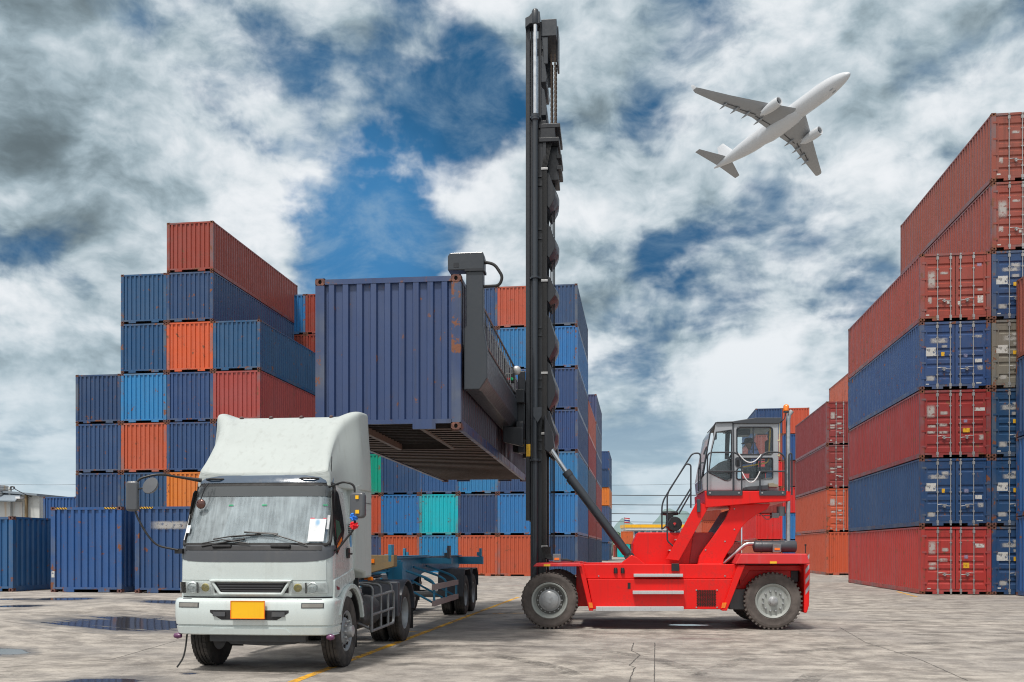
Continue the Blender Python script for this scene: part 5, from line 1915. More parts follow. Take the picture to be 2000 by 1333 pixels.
# chassis box with its bright red side panels
V1, V2 = 0.28, 3.12
m = MB()
m.box(0.55, UR + 0.45, 0.75, 2.65, 0.45, 1.36)
m.build('chassis_frame', M['hred'], hr, bevel=0.02)
for near in (True, False):
    def vv(a):
        return a if near else 3.4 - a

    def plate(name, pts, a, b, mat, bevel=0.012, fn=zp):
        mm = MB()
        poly = [(p.x, p.z) for p in (fn(X, Y, a) for X, Y in pts)]
        v0, v1 = sorted((vv(a), vv(b)))
        mm.prism(poly, v0, v1, axis='y')
        return mm.build(name, mat, hr, bevel=bevel)
    plate('side_panel', [(408, 975), (1196, 975), (1150, 1140), (440, 1140)], 0.22, 0.74, M['hred'])
    plate('upper_side_panel', [(372, 896), (1262, 896), (1205, 973), (395, 973)], 0.30, 0.74, M['hred'])
    plate('front_skirt', [(358, 893), (385, 893), (441, 1148), (418, 1148)], 0.10, 0.5, M['hred'])
    plate('rear_skirt', [(1225, 902), (1265, 900), (1166, 1148), (1138, 1148)], 0.10, 0.5, M['hred'])
    plate('front_fender', [(113, 908), (132, 889), (362, 889), (378, 908)], 0.02, 0.75, M['hred2'])
    plate('rear_fender', [(1212, 895), (1240, 839), (1600, 839), (1618, 895)], 0.06, 1.35, M['hred2'], 0.02)
    plate('fender_liner', [(1235, 902), (1590, 902), (1590, 1000), (1560, 930), (1290, 930), (1235, 1010)], 0.66, 0.74, M['hred'])
    for X0 in (1163, 415):
        plate('side_marker', [(X0 + (-22 if X0 > 800 else 0), 1104), (X0 + (2 if X0 > 800 else 20), 1104), (X0 + (-7 if X0 > 800 else 25), 1132), (X0 + (-28 if X0 > 800 else 6), 1132)], 0.09, 0.11, M['amber'], 0)
    for X0, X1, Y0, Y1, a in ((660, 928, 948, 964, 0.14), (655, 932, 1040, 1058, 0.08), (455, 932, 1126, 1150, 0.05)):
        st_ = plate('step', [(X0, Y0), (X1, Y0), (X1, Y1), (X0, Y1)], a, 0.3, M['alu'], 0.006)
    mm = MB()
    p0, p1 = zp(1000, 1125, 0.22), zp(1110, 1036, 0.22)
    for i in range(8):
        for j in range(13):
            uu = p0.x + (p1.x - p0.x) * (i + 0.1 + (0.25 if j % 2 else 0)) / 8.4
            zz = p0.z + (p1.z - p0.z) * (j + 0.2) / 13
            if abs(i - 3.6) < 0.3:
                continue
            v0, v1 = sorted((vv(0.212), vv(0.23)))
            mm.box(uu, uu + 0.042, v0, v1, zz, zz + 0.021)
    mm.build('cooling_grille', M['hole'], hr)
# counterweight at the rear
m = MB()
poly = [(p.x, p.z) for p in (zp(X, Y, 0.35) for X, Y in ((1584, 896), (1618, 896), (1612, 1120), (1600, 1160), (1584, 1160)))]
m.prism(poly, 0.35, 3.05, axis='y')
cw_ = m.build('counterweight', M['hred'], hr, bevel=0.02)
m = MB()
for k in range(4):
    z = 0.75 + 0.22 * k
    m.add([(poly[1][0] - 0.10, 0.343, z), (poly[1][0] - 0.02, 0.343, z + 0.12), (poly[1][0] - 0.02, 0.343, z + 0.22), (poly[1][0] - 0.10, 0.343, z + 0.10)], [(0, 1, 2, 3)])
m.build('warning_chevrons', M['cabgrey'], cw_)
m = MB()
m.box(UR - 0.75, UR + 0.62, 0.80, 2.6, 1.0, 1.42)
m.box(UR - 0.9, UR - 0.55, 0.45, 0.9, 0.42, 0.86)
m.build('engine_bay', M['chassis'], hr, bevel=0.02)
# engine hood
m = MB()
slab(m, [(655, 905), (655, 785), (682, 723), (1092, 723), (1092, 905)], 0.95, 2.5)
m.build('hood', M['hred'], hr, bevel=0.02)
m = MB()
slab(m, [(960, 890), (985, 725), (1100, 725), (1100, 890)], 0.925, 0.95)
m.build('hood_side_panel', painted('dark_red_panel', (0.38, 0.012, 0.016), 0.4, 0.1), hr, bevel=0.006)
m = MB()
slab(m, [(585, 895), (650, 845), (680, 860), (765, 930), (765, 975), (585, 975)], 0.32, 0.62)
m.build('cylinder_bracket', M['hred'], hr, bevel=0.015)
m = MB()
c = zp(735, 965, 0.30)
m.lathe([(0.125, 0.30), (0.125, 0.318), (0.10, 0.318), (0.10, 0.30)], (c.x, 0, c.z), 'y', 24, caps=False)
m.build('pin_boss', M['hred'], hr, smooth=40)
m = MB()
for X in (562, 600):
    p = zp(X, 945, 0.285)
    m.lathe([(0.042, 0.0), (0.042, 0.09), (0.03, 0.12), (0.001, 0.125)], (p.x, 0.285, p.z), 'z', 12)
m.build('fluid_reservoir', M['black'], hr, smooth=40)
m = MB()
p = zp(635, 1012, 0.215)
m.box(p.x - 0.03, p.x + 0.03, 0.212, 0.225, p.z - 0.065, p.z + 0.065)
m.build('switch_plate', M['black'], hr)
# bolts on the red plates
for X, Y, v in [(1022, 915, .34), (1022, 940, .34), (1022, 965, .34), (1128, 915, .34), (1128, 940, .34), (1128, 965, .34), (470, 960, .296), (1155, 960, .296), (955, 700, .60), (972, 700, .60), (900, 783, .60), (918, 783, .60), (845, 860, .60), (868, 860, .60), (1206, 595, .60), (1206, 707, .60), (1050, 818, .60), (1155, 772, .6), (1000, 1130, .216), (1112, 1130, .216), (1000, 1036, .216), (1112, 1036, .216)]:
    p = zp(X, Y, v)
    m = MB()
    m.lathe([(0.018, v - 0.006), (0.014, v - 0.012), (0.001, v - 0.013)], (p.x, 0, p.z), 'y', 8)
    m.build('bolt_head', M['galv'], hr)
# lights on the body
for X, Y, v in ((243, 862, 0.25), (1438, 808, 0.42)):
    m = MB()
    p = zp(X, Y, v)
    m.box(p.x - 0.085, p.x + 0.085, v, v + 0.09, p.z - 0.09, p.z + 0.09)
    o = m.build('work_lamp', M['tubegrey'], hr, bevel=0.008)
    m = MB()
    m.box(p.x - 0.055, p.x + 0.055, v - 0.012, v, p.z - 0.045, p.z + 0.005)
    m.build('amber_lens', M['amber'], o, bevel=0.004)
for X, Y in ((190, 901), (1417, 886)):
    m = MB()
    p = zp(X, Y, 0.02 if X < 500 else 0.06)
    m.box(p.x - 0.07, p.x + 0.07, p.y - 0.012, p.y, p.z - 0.022, p.z + 0.022)
    m.build('side_reflector', M['yellow'], hr)
m = MB()
rnd = random.Random(2)
for k in range(7):
    a = zp(170 + 6 * k, 800, 1.0 - 0.03 * k)
    b = zp(215 + 14 * k, 872, 0.5)
    c2 = zp(300 + 6 * k, 868 + 2 * k, 0.5)
    m.tube(fillet([a, Vector((a.x + 0.02, a.y, b.z + 0.05)), b, c2], 0.15), 0.015, 6)
m.build('hydraulic_hose', M['rubber'], hr, smooth=50)

# cab support: two curved arms, platform, stair
arm_pts = [(1010, 975), (1010, 885), (1018, 850), (1040, 815), (1078, 765), (1120, 705), (1160, 645), (1180, 600), (1188, 572), (1402, 566), (1385, 595), (1330, 625), (1285, 655), (1250, 690), (1222, 735), (1200, 790), (1170, 832), (1148, 870), (1140, 975)]
for v in (0.60, 2.5):
    m = MB()
    slab(m, arm_pts, v, v + 0.16)
    if v < 1:
        slab(m, [(1010, 975), (1010, 890), (1140, 890), (1140, 975)], 0.345, 0.60)
    m.build('cab_support', M['hred'], hr, bevel=0.012)
m = MB()
slab(m, [(1075, 765), (1180, 600), (1210, 600), (1105, 765)], 0.8, 2.45)
m.build('support_web', M['chassis'], hr)
m = MB()
slab(m, [(1045, 498), (1510, 498), (1510, 552), (1300, 566), (1050, 588)], 0.42, 2.85)
m.build('platform', M['hred'], hr, bevel=0.012)
for v in (0.46, 1.05):
    m = MB()
    slab(m, [(995, 570), (1015, 560), (1068, 582), (905, 876), (835, 868)], v, v + 0.05)
    m.build('stair_stringer', M['hred'], hr, bevel=0.008)
m = MB()
for k in range(5):
    p = zp(880 + 36 * k, 820 - 58 * k, 0.46)
    m.box(p.x - 0.11, p.x + 0.11, 0.515, 1.045, p.z - 0.012, p.z + 0.012)
m.build('stair_tread', M['alu'], hr)
m = MB()
p = zp(886, 912, 0.24)
m.box(p.x - 0.08, p.x + 0.08, 0.24, 0.32, p.z - 0.08, p.z + 0.08)
m.build('stair_bracket', M['black'], hr, bevel=0.006)
m = MB()
p = zp(1012, 578, 0.44)
m.box(p.x - 0.035, p.x + 0.035, 0.40, 0.46, p.z - 0.14, p.z + 0.14)
m.build('stair_hinge', M['cabdark'], hr, bevel=0.006)

# handrails
def rail(lists, name, r=0.017, mat=None, parent=None):
    mm = MB()
    for pts, v, rad in lists:
        mm.tube(fillet([zp(X, Y, v) for X, Y in pts], rad), r, 8)
    return mm.build(name, mat or M['rail'], parent or hr, smooth=60)


rail([([(813, 708), (813, 560), (978, 294), (1022, 292), (1022, 490)], 0.48, 0.16), ([(842, 690), (842, 510), (945, 350), (970, 356), (970, 590)], 0.48, 0.12), ([(842, 700), (842, 770), (878, 800)], 0.48, 0.06),
      ([(888, 618), (972, 480)], 0.48, 0.05), ([(905, 622), (972, 505)], 0.9, 0.05), ([(1040, 300), (1055, 258), (1060, 268), (1032, 440)], 1.05, 0.05), ([(1012, 500), (1012, 380), (1022, 345), (1040, 345)], 0.9, 0.05), ([(813, 705), (835, 690), (860, 650)], 0.5, .05)], 'stair_handrail')
rail([([(1060, 520), (1060, 305), (1075, 289), (1215, 289), (1246, 325), (1246, 520)], 0.40, 0.10), ([(1060, 392), (1246, 392)], 0.40, 0.05), ([(1200, 289), (1200, 520)], 0.405, 0.02)], 'platform_railing')
rail([([(1345, 520), (1345, 325), (1370, 288), (1455, 288), (1483, 320), (1483, 520)], 0.40, 0.10), ([(1345, 392), (1483, 392)], 0.40, 0.05)], 'platform_railing')
rail([([(1502, 500), (1502, 300), (1512, 292), (1518, 300), (1518, 520)], 0.42, 0.05)], 'platform_railing')
for (a, b, c) in (((1228, 292), (1292, 352), (1352, 300)), ((1248, 395), (1292, 462), (1345, 392))):
    pts = []
    for k in range(13):
        q = k / 12
        X = a[0] + (c[0] - a[0]) * q
        Y = a[1] + (c[1] - a[1]) * q + (b[1] - (a[1] + c[1]) / 2) * 4 * q * (1 - q) * 0.85
        pts.append((X, Y))
    rail([(pts, 0.39, 0.001)], 'safety_chain', 0.012, plain('white_chain', (0.7, 0.7, 0.72), 0.4))
for X0, X1 in ((1060, 1247), (1343, 1484)):
    m = MB()
    slab(m, [(X0, 497), (X1, 497), (X1, 523), (X0, 523)], 0.385, 0.415)
    o = m.build('kick_plate', M['cabdark'], hr, bevel=0.004)
    m = MB()
    for X in (X0 + 14, X1 - 16):
        p = zp(X, 509, 0.385)
        m.lathe([(0.022, 0.385), (0.018, 0.374), (0.001, 0.373)], (p.x, 0, p.z), 'y', 8)
    m.build('plate_bolts', M['galv'], o)


# ---- the cab
def panel_holes(name, outer, holes, v0, th, mat, parent, fn=cp, bevel=0.0):
    """sheet with real window openings; outline and openings as pixels of the cab view"""
    cu_ = bpy.data.curves.new('tmp', 'CURVE')
    cu_.dimensions = '2D'
    cu_.fill_mode = 'BOTH'
    cu_.extrude = th / 2
    for loop in [outer] + holes:
        sp_ = cu_.splines.new('POLY')
        sp_.points.add(len(loop) - 1)
        for pt, (X, Y) in zip(sp_.points, loop):
            p_ = fn(X, Y, v0)
            pt.co = (p_.x, p_.z, 0, 1)
        sp_.use_cyclic_u = True
    tmp = bpy.data.objects.new('tmp', cu_)
    COL.objects.link(tmp)
    bpy.context.view_layer.update()
    me_ = bpy.data.meshes.new_from_object(tmp.evaluated_get(bpy.context.evaluated_depsgraph_get()))
    bpy.data.objects.remove(tmp)
    me_.transform(Matrix(((1, 0, 0, 0), (0, 0, 1, 0), (0, 1, 0, 0), (0, 0, 0, 1))))
    me_.flip_normals()
    me_.materials.clear()
    me_.materials.append(mat)
    o = bpy.data.objects.new(name, me_)
    COL.objects.link(o)
    o.parent = parent
    o.location = (0, v0, 0)
    return o


def rr2(x0, x1, y0, y1, r):
    return [(a, b) for a, b in rrect(x0, x1, y0, y1, r, 4)]


CV0, CV1 = 0.62, 2.30
m = MB()
slab(m, [(90, 1165), (1190, 1165), (1190, 1182), (90, 1182)], CV0, CV1, cp)
slab(m, [(90, 1165), (75, 1005), (100, 1005), (130, 1165)], CV0 + 0.03, CV1 - 0.03, cp)
cab_h = m.build('cab_body', M['cabgrey'], hr, bevel=0.01)
quarter = [(292, 330), (505, 300), (505, 985), (485, 1018), (450, 1028), (410, 1022), (260, 950), (175, 915), (215, 600)]
body_outer = [(78, 1000), (170, 895), (212, 560), (285, 190), (530, 178), (1186, 205), (1186, 1166), (100, 1166)]
quarter = [(285, 330), (505, 300), (510, 985), (490, 1018), (450, 1030), (408, 1024), (265, 955), (182, 915), (222, 590)]
door_w = rr2(585, 1100, 258, 652, 45)
low_w = [(672, 705), (1090, 705), (1100, 720), (1100, 985), (1085, 998), (600, 1012), (585, 995), (585, 880), (605, 850), (655, 835), (662, 720)]
for v in (CV0, CV1):
    q = panel_holes('cab_side', body_outer, [quarter, door_w, low_w], v, 0.03, M['cabgrey'], hr)
    for nm, loop in (('quarter_window', quarter), ('door_window', door_w), ('lower_window', low_w)):
        mm = MB()
        poly = [(p.x, p.z) for p in (cp(X, Y, v) for X, Y in loop)]
        mm.prism(poly, v - 0.003, v + 0.003, axis='y')
        pane = mm.build(nm, M['glass'], hr)
        mm = MB()
        pts = [Vector((a, v - 0.018 if v < 1 else v + 0.018, b)) for a, b in poly]
        mm.tube(pts + pts[:2], 0.016 if nm != 'quarter_window' else 0.011, 6, caps=False)
        mm.build('window_seal', M['rail'], pane, smooth=60)
m = MB()
slab(m, [(522, 190), (545, 190), (552, 1166), (530, 1166)], CV0 - 0.035, CV0 - 0.015, cp)
m.build('door_pillar', M['cabdark'], hr, bevel=0.005)
m = MB()
slab(m, rr2(563, 640, 690, 828, 30), CV0 - 0.035, CV0 - 0.016, cp)
dh = m.build('door_lock', M['rail'], hr, bevel=0.005)
m = MB()
slab(m, rr2(586, 616, 722, 808, 12), CV0 - 0.05, CV0 - 0.035, cp)
m.build('door_handle', M['black'], dh, bevel=0.004)
m = MB()
slab(m, [(818, 255), (834, 255), (834, 655), (818, 655)], CV0 - 0.02, CV0 + 0.012, cp)
slab(m, [(806, 720), (820, 720), (820, 1160), (806, 1160)], CV0 + 0.3, CV0 + 0.32, cp)
m.build('door_divider', M['rail'], hr)
m = MB()
slab(m, [(275, 192), (300, 178), (520, 172), (860, 118), (1235, 118), (1235, 165), (1200, 205), (535, 205), (530, 190), (300, 196)], CV0 - 0.06, CV1 + 0.06, cp)
m.build('cab_roof', M['cabdark'], hr, bevel=0.012)
m = MB()
for (X0, Y0, X1, Y1) in ((78, 1000, 205, 320), (205, 320, 285, 190)):
    a, b = cp(X0, Y0, CV0), cp(X1, Y1, CV0)
    m.add([(a.x, CV0, a.z), (a.x, CV1, a.z), (b.x, CV1, b.z), (b.x, CV0, b.z)], [(0, 1, 2, 3)])
m.build('front_screen', M['glass'], hr)
m = MB()
for v in (CV0, CV1):
    m.tube([cp(78, 1000, v), cp(205, 315, v), cp(285, 190, v)], 0.018, 6)
m.tube([cp(205, 315, CV0), cp(205, 315, CV1)], 0.012, 6)
m.tube([cp(78, 1000, CV0), cp(78, 1000, CV1)], 0.02, 6)
m.build('screen_pillar', M['rail'], hr, smooth=50)
m = MB()
slab(m, [(1150, 205), (1186, 205), (1186, 1166), (1150, 1166)], CV0 + 0.05, CV0 + 0.15, cp)
slab(m, [(1150, 205), (1186, 205), (1186, 1166), (1150, 1166)], CV1 - 0.15, CV1 - 0.05, cp)
slab(m, [(1160, 720), (1186, 720), (1186, 1166), (1160, 1166)], CV0 + 0.15, CV1 - 0.15, cp)
m.build('rear_pillar', M['cabgrey'], hr)
m = MB()
slab(m, [(425, 305), (490, 305), (470, 720), (415, 720)], CV1 - 0.10, CV1 - 0.03, cp)
slab(m, [(590, 315), (775, 315), (775, 370), (590, 370)], CV1 - 0.5, CV1 - 0.1, cp)
slab(m, [(750, 255), (780, 255), (780, 370), (750, 370)], CV1 - 0.5, CV1 - 0.1, cp)
m.build('inner_pillar', M['cabdark'], hr)
m = MB()
slab(m, [(110, 985), (170, 890), (330, 770), (420, 735), (515, 735), (515, 1000), (420, 1010), (250, 1010)], CV0 + 0.25, CV1 - 0.25, cp)
m.build('dashboard', M['dgrey'], hr, bevel=0.04, segs=3)
m = MB()
slab(m, rr2(245, 298, 335, 438, 15), CV0 + 0.1, CV0 + 0.14, cp)
m.build('cab_mirror', M['dgrey'], hr, bevel=0.008)
m = MB()
slab(m, rr2(280, 362, 228, 272, 18), CV0 + 0.2, CV0 + 0.3, cp)
m.build('cab_fan', M['dgrey'], hr, bevel=0.01)
m = MB()
m.tube(fillet([cp(1072, 262, CV0 + 0.06), cp(1045, 740, CV0 + 0.06), cp(1010, 775, CV0 + 0.06), cp(665, 835, CV0 + 0.06)], 0.06), 0.017, 8)
m.build('grab_rail', M['yellow'], hr, smooth=50)
m = MB()
m.tube([cp(1205, 165, CV0), cp(1205, 690, CV0)], 0.012, 6)
m.box(*sorted((cp(1170, 0, CV0).x, cp(1205, 0, CV0).x)), CV0 - 0.02, CV0 + 0.02, cp(0, 470, CV0).z, cp(0, 455, CV0).z)
m.box(*sorted((cp(1170, 0, CV0).x, cp(1205, 0, CV0).x)), CV0 - 0.02, CV0 + 0.02, cp(0, 685, CV0).z, cp(0, 670, CV0).z)
m.build('rear_grab_rod', plain('cream_rod', (0.55, 0.48, 0.3), 0.4), hr)
m = MB()
slab(m, [(668, 1168), (690, 1130), (760, 1112), (1040, 1092), (1050, 1168)], CV0 - 0.12, CV0 - 0.03, cp)
m.build('platform_guard', M['cabdark'], hr, bevel=0.01)
m = MB()
slab(m, [(1045, 1068), (1110, 1060), (1140, 1080), (1185, 1085), (1185, 1125), (1050, 1120)], CV0 - 0.14, CV0 - 0.02, cp)
m.build('hydraulic_valve', painted('dirty_brass', (0.25, 0.22, 0.16), 0.5, 0.4), hr, bevel=0.006)
# operator seat
m = MB()
sx0 = cp(960, 0, 1.4).x
pS = cp(880, 905, 1.4)
m.box(pS.x - 0.28, pS.x + 0.24, 1.15, 1.65, pS.z - 0.02, pS.z + 0.10)
m.box(pS.x + 0.20, pS.x + 0.33, 1.17, 1.63, pS.z + 0.10, pS.z + 0.72)
m.box(pS.x + 0.24, pS.x + 0.33, 1.28, 1.52, pS.z + 0.74, pS.z + 0.92)
m.box(pS.x - 0.16, pS.x + 0.16, 1.25, 1.55, pS.z - 0.42, pS.z - 0.02)
m.build('operator_seat', M['seat'], hr, bevel=0.035, smooth=40)
m = MB()
m.M = Matrix.Translation((pS.x - 0.62, 1.4, pS.z + 0.30)) @ Matrix.Rotation(R(-60), 4, 'Y')
m.tube([(0.18 * math.cos(2 * math.pi * k / 20), 0.18 * math.sin(2 * math.pi * k / 20), 0) for k in range(22)], 0.013, 6, caps=False)
m.tube([(0, 0, 0), (0, 0, -0.4)], 0.025, 8)
m.tube([(-0.17, 0, 0), (0.17, 0, 0)], 0.012, 6)
m.build('steering_wheel', M['black'], hr, smooth=50)

# ---- exhaust, muffler, beacon, filter
m = MB()
a, b = zp(1312, 799, 0.75), zp(1540, 799, 0.75)
m.lathe([(0.02, a.x - 0.03), (0.115, a.x), (0.13, a.x + 0.03), (0.13, b.x - 0.03), (0.115, b.x), (0.02, b.x + 0.01)], (0, 0.75, a.z), 'x', 24)
for X in (1352, 1412, 1455):
    q = zp(X, 799, 0.75)
    m.lathe([(0.13, q.x - 0.012), (0.137, q.x - 0.012), (0.137, q.x + 0.012), (0.13, q.x + 0.012)], (0, 0.75, a.z), 'x', 24, caps=False)
m.build('muffler', M['cabdark'], hr, smooth=40)
m = MB()
pa = [zp(1497, Y, 0.75) for Y in (775, 560, 300, 110)] + [zp(1502, 85, 0.75), zp(1518, 64, 0.75)]
m.tube(pa, 0.05, 14)
m.tube(fillet([zp(1315, 783, 0.75), zp(1268, 785, 0.75), zp(1145, 890, 0.75)], 0.25), 0.045, 12)
m.build('exhaust_pipe', M['exhaust'], hr, smooth=50)
m = MB()
p = zp(1487, 66, 0.62)
m.lathe([(0.035, 0), (0.06, 0.01), (0.062, 0.10), (0.05, 0.135), (0.02, 0.15), (0.001, 0.152)], (p.x, 0.62, p.z), 'z', 18)
bc_ = m.build('warning_beacon', M['amber'], hr, smooth=50)
m = MB()
m.lathe([(0.06, -0.03), (0.06, 0.0), (0.03, 0.005)], (p.x, 0.62, p.z), 'z', 16)
m.tube([Vector((p.x, 0.62, p.z - 0.02)), zp(1478, 105, 0.62), zp(1455, 130, 0.65)], 0.012, 6)
m.build('beacon_bracket', M['rail'], bc_, smooth=50)
m = MB()
p = zp(882, 677, 0.9)
m.lathe([(0.15, 0.9), (0.165, 0.92), (0.165, 1.5), (0.15, 1.52)], (p.x, 0, p.z), 'y', 28)
m.lathe([(0.05, 0.885), (0.05, 0.9)], (p.x, 0, p.z), 'y', 20)
m.box(p.x - 0.16, p.x - 0.02, 1.0, 1.4, p.z, p.z + 0.22)
m.lathe([(0.10, p.z + 0.2), (0.19, p.z + 0.21), (0.20, p.z + 0.25), (0.17, p.z + 0.285), (0.02, p.z + 0.30)], (p.x - 0.09, 1.2, 0), 'z', 24)
af = m.build('air_filter', M['black'], hr, smooth=40)
m = MB()
m.prism([(p.x - 0.035, p.z + 0.01), (p.x - 0.02, p.z + 0.03), (p.x + 0.02, p.z + 0.03), (p.x + 0.035, p.z + 0.01), (p.x, p.z - 0.035)], 0.880, 0.8845, axis='y')
m.build('filter_badge', M['redlens'], af)
m = MB()
p = zp(1458, 608, 0.8)
m.lathe([(0.09, -0.10), (0.09, 0.10)], (p.x, 0.8, p.z), 'z', 20)
m.box(p.x - 0.20, p.x - 0.05, 0.7, 1.0, p.z - 0.14, p.z - 0.04)
m.tube(fillet([zp(1345, 620, 0.8), zp(1380, 655, 0.8), zp(1410, 645, 0.8), zp(1415, 610, 0.8)], 0.1), 0.01, 6)
m.tube([zp(1365, 632, 0.75), zp(1420, 632, 0.75)], 0.012, 6)
m.build('air_dryer', M['tubegrey'], hr, smooth=40)
m = MB()
p = zp(1592, 836, 0.5)
m.tube([p, p + Vector((0, 0, 0.17))], 0.01, 6)
m.lathe([(0.02, 0.16), (0.022, 0.19), (0.001, 0.2)], (p.x, 0.5, p.z), 'z', 10)
m.build('position_rod', M['black'], hr)

# ---- mast
VN, VF = 1.12, 2.28
z_top = hp(1040, 40, VN).z


def mz(y):
    return hp(1045, y, VN).z


def mu(x):
    return hp(x, 700, VN).x


for v0, v1 in ((VN, VN + 0.20), (VF - 0.20, VF)):
    m = MB()
    # outer channel (fixed section)
    m.box(mu(1041), mu(1066), v0 + 0.02, v1 - 0.02, 0.55, mz(236))
    m.box(mu(1036), mu(1041) - 0.003, v0, v1, 0.55, mz(236))
    m.box(mu(1060), mu(1066) + 0.006, v0, v1, 0.55, mz(236))
    m.build('outer_mast_channel', M['mast'], hr, bevel=0.006)
    m = MB()
    m.box(mu(1027), mu(1035), v0 - 0.02, v1 + 0.02, mz(1017), mz(42))
    m.box(mu(1036) + 0.002, mu(1040), v0 + 0.03, v1 - 0.03, mz(1017), mz(42))
    m.box(mu(1051), mu(1057), v0 + 0.03, v1 - 0.03, mz(250), mz(42))
    m.build('inner_mast_channel', M['mast'], hr, bevel=0.006)
    # lift cylinder
    vc = v0 - 0.09 if v0 < 1.5 else v1 + 0.09
    uc = mu(1046)
    m = MB()
    m.lathe([(0.062, 0.75), (0.062, mz(240)), (0.09, mz(238)), (0.09, mz(228)), (0.05, mz(226))], (uc, vc, 0), 'z', 18)
    for y in (545, 232, 900):
        z = mz(y)
        m.lathe([(0.075, z - 0.03), (0.095, z - 0.02), (0.095, z + 0.02), (0.075, z + 0.03)], (uc, vc, 0), 'z', 16, caps=False)
        m.box(uc - 0.12, uc + 0.12, *sorted((vc, v0 + 0.03 if vc < v0 else v1 - 0.03)), z - 0.02, z + 0.02)
    lc = m.build('lift_cylinder', M['mastgrey'], hr, smooth=40)
    m = MB()
    m.lathe([(0.052, mz(228)), (0.052, mz(50))], (uc, vc, 0), 'z', 18)
    m.build('lift_rod', M['chrome'], lc, smooth=40)
    m = MB()
    m.lathe([(0.075, mz(53)), (0.08, mz(52)), (0.08, mz(28)), (0.06, mz(24)), (0.001, mz(23.5))], (uc, vc, 0), 'z', 18)
    m.prism([(mu(1027), mz(60)), (mu(1027), mz(41)), (mu(1034), mz(38)), (mu(1041), mz(30)), (mu(1055), mz(30)), (mu(1055), mz(53)), (mu(1036), mz(52))], *sorted((vc - 0.05, v1 if vc < v0 else v0)), axis='y')
    m.build('cylinder_head', M['mastgrey'], hr, bevel=0.006, smooth=40)
# cross-members at the back of the mast
for yt, yb in ((337, 408), (437, 505), (538, 592), (615, 702), (705, 800), (800, 886)):
    a, b = mz(yt), mz(yb)
    hgt_ = a - b
    m = MB()
    mid = (VN + VF) / 2
    rings = []
    for v, k in ((VN + 0.02, 0.82), (VN + 0.30, 1.0), (mid, 1.06), (VF - 0.30, 1.0), (VF - 0.02, 0.82)):
        u0 = mu(1067)
        w_ = 0.25 * k
        rings.append([(u0, v, a), (u0 + w_ * 0.35, v, a - hgt_ * 0.06), (u0 + w_ * 0.62, v, a - hgt_ * 0.28), (u0 + w_, v, a - hgt_ * 0.52), (u0 + w_ * 0.95, v, a - hgt_ * 0.72), (u0 + w_ * 0.3, v, a - hgt_), (u0, v, a - hgt_ * 0.9)])
    m.loft(rings, True, True)
    m.build('cross_member', M['mast'], hr, bevel=0.008, smooth=30)
for y in (345, 362, 448, 466, 640, 655, 740, 757, 860, 878):
    m = MB()
    m.box(mu(1041), mu(1062), VN - 0.012, VN + 0.02, mz(y) - 0.025, mz(y) + 0.025)
    m.build('mast_bracket', M['mast'], hr)
# top crosshead and the head of the fixed mast with its flanges
m = MB()
m.box(mu(1057), mu(1087), VN, VF, mz(72), mz(39))
m.prism([(mu(1057), mz(72)), (mu(1060), mz(90)), (mu(1062), mz(125)), (mu(1070), mz(125)), (mu(1070), mz(72))], VN + 0.02, VN + 0.06, axis='y')
m.prism([(mu(1057), mz(72)), (mu(1060), mz(90)), (mu(1062), mz(125)), (mu(1070), mz(125)), (mu(1070), mz(72))], VF - 0.06, VF - 0.02, axis='y')
m.box(mu(1085), mu(1089), VN + 0.3, VF - 0.3, mz(110), mz(39))
m.build('mast_crosshead', M['mastgrey'], hr, bevel=0.012)
for y0, y1 in ((108, 160), (170, 225)):
    m = MB()
    m.prism([(mu(1057), mz(y0)), (mu(1063), mz(y0 + 5)), (mu(1068), mz(y1 - 8)), (mu(1066), mz(y1)), (mu(1057), mz(y1))], VN + 0.03, VF - 0.03, axis='y')
    m.build('inner_cross_member', M['mastgrey'], hr, bevel=0.008)
m = MB()
m.box(mu(1055), mu(1084), VN - 0.02, VF + 0.02, mz(275), mz(248))
m.box(mu(1052), mu(1094), VN - 0.03, VF + 0.03, mz(252), mz(244))
m.box(mu(1052), mu(1092), VN - 0.03, VF + 0.03, mz(279), mz(271))
m.build('fixed_mast_head', M['mast'], hr, bevel=0.008)
m = MB()
m.prism([(mu(1066), mz(279)), (mu(1088), mz(279)), (mu(1090), mz(345)), (mu(1072), mz(345))], VN + 0.25, VF - 0.25, axis='y')
for y in (300, 322):
    m.box(mu(1086), mu(1096), VN + 0.2, VF - 0.2, mz(y) - 0.05, mz(y) + 0.04)
m.build('chain_anchor', M['mast'], hr, bevel=0.008)
M['chain'] = plain('oily_chain', (0.10, 0.075, 0.06), 0.45, 0.7)
for v in (VN + 0.34, VF - 0.34):
    for du in (0.0, 0.085):
        m = MB()
        uu = mu(1075) + du
        z = mz(245)
        k = 0
        while z < mz(95):
            w_ = 0.02 if k % 2 else 0.014
            m.box(uu - w_, uu + w_, v - 0.022, v + 0.022, z, z + 0.0521)
            z += 0.052
            k += 1
        m.build('lift_chain', M['chain'], hr)
m = MB()
for k in range(5):
    uu = mu(1059) + 0.026 * k
    m.tube([(uu + 0.10, VN + 0.05, mz(280)), (uu, VN - 0.03, mz(328)), (uu, VN - 0.03, mz(1066)), (uu + 0.03, VN - 0.2, mz(1092))], 0.010, 6)
m.build('mast_hoses', M['rubber'], hr, smooth=50)
m = MB()
for k in range(4):
    uu = mu(1073) + 0.03 * k
    m.tube([(uu, VN + 0.5, 1.5), (uu, VN + 0.5, mz(345))], 0.012, 6)
m.build('mast_cables', M['rubber'], hr, smooth=50)
for y in (332, 550, 730, 848, 1068):
    m = MB()
    m.box(mu(1057), mu(1070), VN - 0.05, VN - 0.015, mz(y) - 0.025, mz(y) + 0.025)
    m.build('hose_clamp', M['galv'], hr, bevel=0.004)
m = MB()
